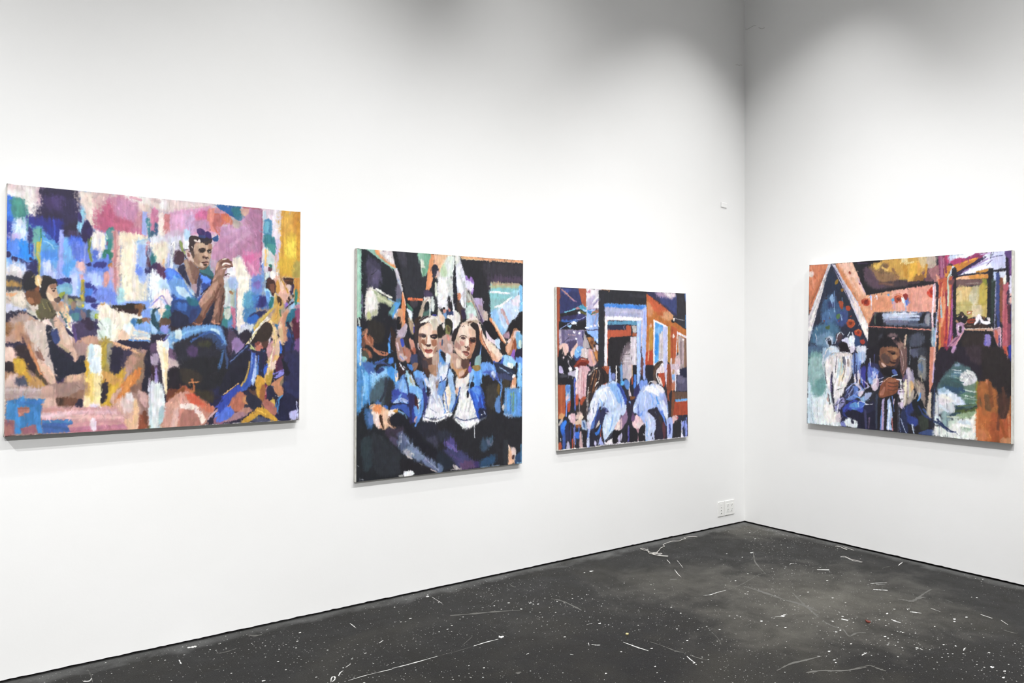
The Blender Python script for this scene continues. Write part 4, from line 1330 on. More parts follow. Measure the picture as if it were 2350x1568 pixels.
s 192 132 104 3 1 0 1155 897 1220 860 1203 894 1221 946 1204 954 1169 919
s 128 112 88 6 1 0 1203 885 1229 860 1221 894 1203 911
s 92 140 200 2 1 0 582 529 577 529 577 529
l 106 152 216 2 1 6 1156 910 1204 963
l 216 224 240 2 1 4 1177 958 1204 967
s 54 57 102 6 1 0 1036 754 1073 738 1065 814 1049 898 1032 881
s 53 80 160 6 1 0 1032 796 1056 738 1061 788 1049 839 1020 922 983 917
s 124 152 224 6 1 0 1052 746 1069 763 1070 856 1062 907 1049 889
s 192 208 240 6 1 0 1053 788 1065 805 1066 890 1053 898
l 96 144 200 2 1 8 1086 772 1078 856
s 41 38 67 6 1 0 1082 738 1120 738 1116 815 1104 861 1091 840
s 60 96 196 6 1 0 1120 806 1133 798 1125 841 1112 857
s 192 160 88 3 1 0 1019 796 1036 780 1032 847 999 905 987 896
s 208 160 72 6 1 0 1078 856 1108 866 1117 883 1109 963 1075 937
s 184 140 64 3 1 0 1100 882 1113 891 1105 976 1088 967
s 118 47 68 3 1 0 1113 908 1138 909 1126 977 1113 981
s 196 120 128 2 1 0 1126 917 1138 913 1130 947 1117 955
s 41 41 63 6 1 0 1134 918 1164 914 1169 979 1139 977
s 36 33 48 6 1 0 1037 898 1075 911 1066 932 1045 932
s 88 65 58 6 1 0 1037 923 1075 941 1109 976 1088 980
s 45 45 65 6 1 0 1025 935 1105 985 1101 1010 1067 1008 1033 973
s 72 88 200 2 1 0 871 1003 979 896 983 913 943 953 887 1004
l 216 196 164 2 1 5 914 944 975 892
l 192 140 88 2 1 4 918 931 958 895
s 60 80 192 6 1 0 898 968 942 936 967 954 935 994 919 989
s 38 38 67 6 1 0 847 986 906 960 871 1008
s 92 124 224 2 1 0 875 1045 915 997 951 1028 887 1070 871 1077
s 108 128 224 2 1 0 918 977 951 961 935 1002 911 1014
s 192 124 108 6 1 0 947 995 983 938 1008 964 996 1022 955 1024 927 1006
s 200 148 104 6 1 0 1004 972 1029 960 1050 999 1029 1002 1004 989
s 49 49 66 3 1 0 1000 1001 1042 1003 1042 1016 1009 1014
s 180 132 120 6 1 0 959 1024 1000 1014 1067 1017 1034 1045 984 1046
s 160 124 132 6 1 0 903 1063 968 1033 1034 1049 968 1075 903 1083
s 71 47 59 6 1 0 955 1024 988 1026 976 1037
s 140 96 112 6 1 0 871 1061 911 1051 911 1088 871 1086
l 192 160 168 2 1 11 836 1063 879 1024 907 1001
s 168 112 100 6 1 0 1101 1001 1126 981 1169 1026 1165 1055 1135 1037
s 196 144 128 3 1 0 1109 997 1135 990 1152 1016
s 200 168 88 3 1 0 1143 990 1173 979 1169 1030
s 200 156 64 6 1 0 1001 1085 1050 1050 1092 1014 1135 1033 1183 1086 1157 1085 1105 1048 1067 1059 1034 1082
s 224 184 72 3 1 0 1092 1026 1109 1027 1144 1063 1105 1044
s 76 80 103 6 1 0 1051 1079 1093 1060 1152 1085 1105 1091
l 92 152 208 2 1 7 1174 1030 1191 979 1204 963
s 41 38 73 6 1 0 1195 971 1230 947 1283 983 1302 1045 1257 1086 1196 1083 1174 1052
s 30 30 52 6 1 0 1195 980 1221 963 1204 1049 1178 1056
s 156 152 200 3 1 0 1248 1055 1284 1053 1275 1078 1253 1077
l 200 200 224 2 0.8 4 1293 1040 1302 1076
s 41 41 66 3 1 0 1229 847 1300 818 1301 967 1230 938
s 46 49 85 10 1 0 1221 894 1301 888 1297 975 1239 947
s 79 65 90 5 1 0 579 719 616 711 620 774 602 806 580 797
s 91 69 99 9 1 0 579 695 612 679 619 719 579 723
s 168 152 176 5 1 0 579 750 608 742 609 790 580 786
s 196 176 176 6 1 0 653 751 698 775 729 788 706 812 657 823
s 108 84 112 6 1 0 656 719 702 727 706 767 661 759
s 90 61 94 2 1 0 591 802 613 806 617 869 602 885
s 156 140 200 5 1 0 594 813 609 814 617 869 595 877
s 55 39 47 5 1 0 580 805 594 798 591 876 580 884
p 240 224 208 2 1 0 601 675 619 687 634 671 656 679 653 783 649 926 643 922 624 786 605 719
s 232 212 176 2 1 0 631 743 653 751 650 870 639 870
s 224 232 236 2 1 0 630 687 656 671 656 719 634 719
l 108 112 168 2 1 8 634 675 656 647
s 54 46 60 6 1 0 612 782 628 846 647 942 625 925 609 845
s 38 33 41 9 1 0 654 822 702 807 737 848 730 896 673 919 654 910
s 103 58 44 6 1 0 651 918 692 911 722 912 692 947 651 970
s 208 220 228 12 1 0 580 892 602 877 624 885 640 949 637 1005 619 1095 582 1092
s 228 232 240 9 1 0 584 892 606 885 621 925 603 1003 585 1002
s 168 200 204 9 1 0 603 987 636 981 630 1060 608 1090
s 192 216 224 9 1 0 581 982 603 995 600 1082 582 1089
l 232 216 168 2 1 5 637 1032 626 1091
s 192 136 120 9 1 0 648 977 685 951 745 921 784 943 847 994 867 1016 832 1067 824 1087 630 1091 644 1005
s 216 92 68 9 1 0 753 934 784 939 796 980 753 978 745 957
s 192 112 88 9 1 0 792 955 839 982 863 1015 839 1027 792 984
s 212 164 152 12 1 0 655 974 723 953 753 978 708 1004 693 1087 656 1089
s 236 216 208 6 1 0 711 988 761 982 792 1004 828 1063 808 1082 792 1040 761 1011 719 1009
s 176 120 112 9 1 0 731 1021 777 1015 801 1086 743 1086
s 196 132 120 6 1 0 708 1020 738 1014 750 1087 705 1088
s 212 176 168 6 1 0 670 1002 704 1004 693 1087 671 1090
s 180 136 120 6 1 0 633 1028 663 1010 663 1089 630 1091
s 168 92 68 9 1 0 707 908 760 873 775 865 768 914 738 929
l 200 112 72 2 1 6 760 861 761 922
l 200 136 88 2 1 3 783 837 776 930
l 108 104 72 2 0.8 5 776 874 814 871
s 58 52 43 16 1 0 776 890 854 933 855 978 807 956 780 930
l 216 208 208 2 0.7 4 1222 1086 1302 1084
s 55 43 45 4 1 0 746 229 745 198 749 177 771 169 788 174 803 169 833 170 854 172 848 188 827 202 806 200 786 189 774 202 768 228 760 244
s 45 39 52 3 1 0 794 176 845 175 845 186 809 197 797 191
s 58 48 49 3 1 0 809 194 848 181 845 197 821 208 809 203
s 71 47 98 3 1 0 784 137 797 129 812 131 819 146 809 156 797 154 788 146
s 53 39 91 2 1 0 803 135 816 137 818 153 806 154
s 56 40 99 2 1 0 824 149 833 141 845 147 851 169 839 173 827 164
s 53 64 115 2 1 0 791 161 821 162 818 173 794 172
l 50 43 47 1 1 2 746 181 752 173
s 46 82 131 2 1 0 854 170 872 164 878 154 884 173 872 184 860 177
s 183 154 134 3 1 0 777 202 803 197 827 208 845 200 851 219 846 244 846 266 837 291 828 308 819 320 798 318 778 307 766 283 765 246 768 221
s 194 166 144 6 1 0 780 208 809 200 821 215 792 223
s 156 122 102 6 1 0 839 204 851 203 850 225 836 226
s 154 122 104 6 1 0 768 258 786 254 798 275 792 300 775 295 766 277
s 176 145 124 6 1 0 786 254 813 249 813 274 792 282
s 232 220 210 3 1 0 768 187 777 182 783 191 774 196
s 232 220 210 2 1 0 786 188 793 181 799 191 792 197
l 216 204 200 1 1 2 758 219 762 225
s 93 70 63 3 1 0 789 232 804 224 821 225 820 240 801 245 790 241
s 44 36 34 2 1 0 796 232 810 228 819 232 810 243 799 242
l 39 31 31 1 1 3 792 231 804 224 820 226
s 108 80 70 2 1 0 830 233 847 227 846 244 834 245
s 40 34 35 2 1 0 833 234 845 230 845 243 835 243
l 43 35 35 1 1 2 831 233 839 226 848 225
l 200 180 164 1 1 1 839 241 844 238
s 199 169 148 2 1 0 819 243 829 239 834 260 828 267 819 261
s 160 124 106 2 1 0 807 262 819 258 822 269 810 274
s 80 57 50 2 1 0 808 264 816 263 816 271 810 271
s 72 52 47 2 1 0 822 267 834 267 838 273 825 275
l 217 194 180 1 1 2 832 273 837 279 835 285
s 105 61 58 2 1 0 804 293 819 289 828 287 835 290 828 295 810 297
l 44 34 32 1 1 2 806 294 822 291 835 292
s 181 131 122 1 1 0 818 296 832 294 828 301 819 301
s 74 55 47 2 1 0 813 299 828 300 827 308 819 310
s 111 88 74 3 1 0 790 319 810 321 828 311 822 323 799 328 787 325
s 214 191 174 2 1 0 798 297 807 299 807 309 798 308
s 82 67 61 3 1 0 754 241 768 246 769 271 760 274
s 201 176 168 3 1 0 729 242 739 243 751 256 760 271 766 292 757 293 739 279 733 264
s 135 95 88 1 1 0 736 251 745 252 750 266 741 269
l 58 49 49 1 1 2 729 236 739 234 751 239
l 57 52 52 1 1 2 725 261 729 276 739 280
s 156 128 112 3 1 0 724 286 739 285 748 309 757 345 752 376 740 358 731 322
s 122 92 82 4 1 0 748 290 772 308 793 328 787 356 769 376 758 358
s 183 153 138 4 1 0 725 289 737 291 743 315 734 328
s 70 48 59 3 1 0 687 251 699 246 713 247 725 261 722 286 711 305 693 312 682 294
s 138 156 92 2 1 0 703 208 710 198 713 219 713 237
s 60 106 114 2 1 0 796 334 819 330 840 304 842 319 858 343 859 359 822 348
s 141 106 92 3 1 0 876 302 888 279 906 269 931 267 943 279 953 301 937 314 919 325 913 347 901 360 886 361 871 352
s 109 74 66 2 1 0 894 288 913 278 934 276 943 285 919 290 901 303
l 105 71 61 2 1 8 906 284 925 274 943 285
l 233 220 214 1 1 4 905 272 922 269
l 228 214 208 2 1 7 905 300 919 291 940 295
l 90 63 58 1 1 4 916 310 934 303 953 306
l 220 202 194 1 1 3 889 339 893 326 907 319 919 315
l 210 184 172 1 1 2 883 358 887 342 890 332
l 70 50 48 1 1 4 918 350 928 343 939 344
s 165 127 112 3 1 0 865 359 889 326 907 325 895 363 883 382 859 383
s 200 158 140 2 1 0 876 295 885 289 882 314 873 327
l 232 228 240 2 1 4 928 318 950 310
s 138 102 86 4 1 0 891 351 913 390 898 420 866 480 835 529 811 588 778 594 760 581 763 560 786 517 819 471 849 412
s 181 141 124 4 1 0 867 392 881 401 840 471 803 511 780 550 771 550 798 496
l 104 69 57 3 1 7 896 400 866 470 831 525 809 584
s 91 62 56 4 1 0 763 564 794 545 811 578 794 596 770 592
l 178 122 98 3 1 3 761 575 772 590 794 596 809 590
s 116 84 74 4 1 0 907 410 917 458 899 583 878 593 850 583 855 538 870 489 888 450
s 160 120 104 4 1 0 877 479 891 469 882 528 867 558 861 538
l 69 48 45 3 1 5 911 439 898 518 893 587
l 176 128 108 3 1 3 850 577 869 591 891 591
s 37 37 54 4 1 0 811 588 840 539 866 480 861 538 848 585 831 597
s 43 43 53 14 1 0 695 637 794 617 898 684 927 763 880 841 759 838 687 751
s 38 38 43 14 1 0 723 780 880 763 966 823 909 900 797 916 715 875
s 54 69 104 10 1 0 804 631 879 631 919 694 898 724 851 665 804 657
s 106 152 204 10 1 0 703 626 776 606 869 604 907 635 925 694 904 675 879 636 813 631 740 658 686 685 659 675
s 185 212 232 6 1 0 850 621 883 621 893 645 869 644
l 127 176 220 4 1 7 668 666 740 637 822 613
l 60 92 152 4 1 9 758 680 813 646 869 638 907 684
s 207 224 228 6 1 0 686 628 712 627 713 665 688 666
l 65 96 143 4 1 10 910 724 899 782 891 812
l 60 76 113 4 1 9 919 724 931 783 928 812
s 58 58 47 10 1 0 795 685 851 684 841 704 795 704
s 75 58 92 10 1 0 749 704 786 713 777 752 745 742
s 54 48 44 10 1 0 714 818 787 829 806 878 733 885
s 124 74 48 6 1 0 657 958 706 913 733 904 715 951 671 968
l 176 106 68 4 1 6 764 867 774 915 756 934
l 201 138 90 3 1 4 751 881 796 877
s 201 152 138 9 1 0 636 1004 679 950 733 923 774 963 715 970 680 1025 663 1081 635 1087
s 201 96 74 10 1 0 738 933 783 954 825 994 779 987 751 972
s 234 216 207 6 1 0 711 991 761 983 807 1032 826 1071 803 1070 775 1030 734 1009
s 168 116 106 6 1 0 725 1018 770 1016 803 1084 716 1086
l 220 180 166 4 1 7 684 1007 689 1083
l 43 43 61 4 1 10 955 615 984 665 947 783
s 138 114 160 6 1 0 955 684 984 660 1014 704 975 734
s 44 38 50 5 1 0 1004 635 1043 634 1053 664 1024 684 999 674
l 232 224 204 3 1 5 1043 684 1103 594 1143 563
l 200 168 80 3 1 4 1063 624 1133 542 1184 480
l 216 200 144 3 1 4 1024 694 1073 634
s 55 45 41 5 1 0 1083 624 1133 583 1159 613 1144 664 1103 684 1083 674
l 224 196 140 3 1 6 1148 573 1169 633 1164 684 1144 725
l 201 154 76 3 1 6 1169 572 1184 521 1194 480
s 196 140 112 5 1 0 1215 551 1236 530 1226 592 1237 674 1211 654
l 216 184 144 3 1 5 1200 582 1216 664
s 184 112 96 5 1 0 1078 704 1109 704 1104 725 1079 725
s 212 160 160 5 1 0 1139 715 1170 705 1165 766 1145 786
l 216 188 136 3 1 10 1185 654 1155 745 1135 846
l 240 228 208 3 1 5 1165 705 1145 806
l 58 96 184 3 1 7 1200 684 1206 725
l 40 41 65 4 1 12 1236 581 1268 664 1248 767
s 45 45 77 6 1 0 1227 766 1290 757 1297 932 1238 890
s 74 44 70 6 1 0 1186 786 1211 756 1217 828 1186 827
s 31 32 42 5 1 0 1208 766 1238 807 1249 849 1228 848
l 124 116 192 3 1 8 1166 847 1217 828
s 184 128 96 5 1 0 1161 908 1212 868 1192 909 1218 950 1197 965
l 38 41 64 4 1 20 947 783 1034 704
l 90 108 156 4 1 3 947 783 1029 704
s 36 36 49 6 1 0 947 803 1034 724 1044 804 1015 883 948 921 890 938
l 60 88 168 4 1 12 1064 744 1056 824 1035 904 996 932
l 168 188 232 4 1 7 1074 755 1072 845 1060 895
l 184 152 88 4 1 7 1044 784 1025 864 1001 903
l 37 42 64 4 1 12 1104 725 1100 805 1110 856
l 72 112 200 4 1 4 1089 755 1084 845
s 200 152 64 5 1 0 1090 865 1115 886 1111 977 1080 945
s 150 96 60 5 1 0 1105 906 1125 917 1111 987 1095 966
s 54 72 161 5 1 0 891 997 976 902 996 922 948 980 901 1036
l 216 168 112 3 1 4 921 940 986 892
s 84 112 208 5 1 0 882 1065 929 1008 968 1020 949 1059 892 1081
s 176 108 88 5 1 0 948 980 996 932 1026 973 1002 1022 968 1030
s 196 140 96 5 1 0 1011 963 1045 954 1056 994 1016 988
s 43 44 58 5 1 0 1045 944 1116 1007 1086 1046 1046 1014 1026 973
s 168 108 96 5 1 0 1111 997 1136 978 1182 1030 1172 1060 1131 1028
s 200 154 64 5 1 0 1002 1086 1056 1044 1091 1016 1136 1038 1188 1087 1126 1068 1091 1056 1046 1084
l 232 188 80 3 1 6 1086 1031 1126 1053
l 76 136 192 3 1 6 1187 1041 1197 980 1213 960
s 36 37 63 6 1 0 1213 981 1249 951 1286 984 1297 1056 1250 1090 1198 1087
s 180 180 224 4 1 0 1250 1049 1292 1046 1282 1087 1255 1080
l 200 200 232 3 1 4 1290 994 1296 1077
s 223 227 228 9 1 0 589 909 617 891 637 948 636 1042 601 1091 587 1058
s 169 196 200 5 1 0 618 1004 637 995 632 1060 614 1078
l 242 230 210 4 1 13 615 685 629 779 642 911
l 234 210 168 4 1 7 635 713 645 835 646 930
s 109 154 216 6 1 0 657 391 710 379 747 435 766 483 711 475 666 438
s 188 216 236 5 1 0 684 419 729 426 756 473 711 460
s 46 70 123 6 1 0 675 485 757 483 803 520 766 579 694 580 667 533
s 63 104 176 6 1 0 693 494 738 503 730 532 694 523
s 44 100 120 6 1 0 738 464 789 482 784 506 748 498
s 38 42 64 6 1 0 676 533 730 551 757 589 676 609
s 47 58 102 6 1 0 757 531 784 521 771 579 748 589
s 41 37 39 4 1 0 129 410 156 398 186 412 190 434 168 431 153 449 147 475 157 501 130 485 126 450
s 199 165 140 4 1 0 156 440 183 426 187 447 195 474 191 490 195 509 174 505 157 484
s 226 200 172 4 1 0 153 466 173 479 178 509 161 497
s 147 108 88 3 1 0 164 431 185 426 182 443 165 444
s 71 53 50 2 1 0 173 453 182 451 181 460 175 460
l 55 45 44 2 1 3 170 448 184 446
s 89 74 72 3 1 0 181 490 199 488 197 509 184 506
s 164 134 116 4 1 0 168 505 191 513 203 544 184 544
s 92 86 64 4 1 0 123 502 149 493 176 527 180 571 139 580 120 546
l 151 144 92 2 1 2 130 502 146 536
l 59 56 44 2 1 3 157 510 174 553
l 140 132 80 2 1 2 151 510 165 545
s 214 198 188 4 1 0 82 503 108 503 120 537 97 546
s 36 35 41 4 1 0 63 435 81 404 111 398 110 442 89 451 70 461
s 104 69 48 4 1 0 74 469 111 459 130 485 119 520 82 512
s 156 106 76 3 1 0 78 495 97 490 104 511 82 512
s 242 207 152 3 1 0 106 395 127 391 126 432 109 431
l 255 244 224 2 1 3 118 407 126 441
s 234 216 208 3 1 0 139 589 158 584 175 615 166 637 147 619
s 201 168 150 4 1 0 181 584 204 588 231 641 255 703 264 774 248 729 212 694 189 641
s 220 192 176 3 1 0 204 614 227 641 243 694 220 685
l 232 204 152 2 1 5 230 526 242 596
l 90 74 127 3 1 4 246 596 265 640 264 685
l 168 144 180 2 1 3 238 596 252 640
l 64 96 108 2 1 6 203 553 227 596
s 176 124 92 4 1 0 80 685 99 720 134 824 115 789 92 737
l 208 140 96 2 1 4 84 694 107 754 130 824
s 201 184 176 5 1 0 76 599 135 598 162 650 178 755 187 825 160 807 129 720 91 668
l 143 106 92 2 1 5 121 711 141 763
s 220 184 164 4 1 0 130 772 168 807 187 860 161 860
s 35 37 51 4 1 0 152 615 175 623 189 702 228 747 260 774 283 756 295 774 304 819 229 835 199 861 183 808 163 720
s 56 69 116 4 1 0 170 632 193 632 201 685 178 685
'''
make_painting('wide painting of a seated man in a blue shirt with raised clasped hands', [[-5.0506, -0.055, 2.1656], [-3.7499, -0.045, 2.1695], [-3.758, -0.045, 1.071], [-5.0646, -0.06, 1.0802]], (1304, 1092), 0.0040, 1, decode(STROKES_1), [(162, 461, 45), (809, 253, 96), (917, 321, 65), (804, 247, 99), (919, 312, 68), (179, 465, 54)], 2.00, 8, 'oil paintings hung on the white walls')
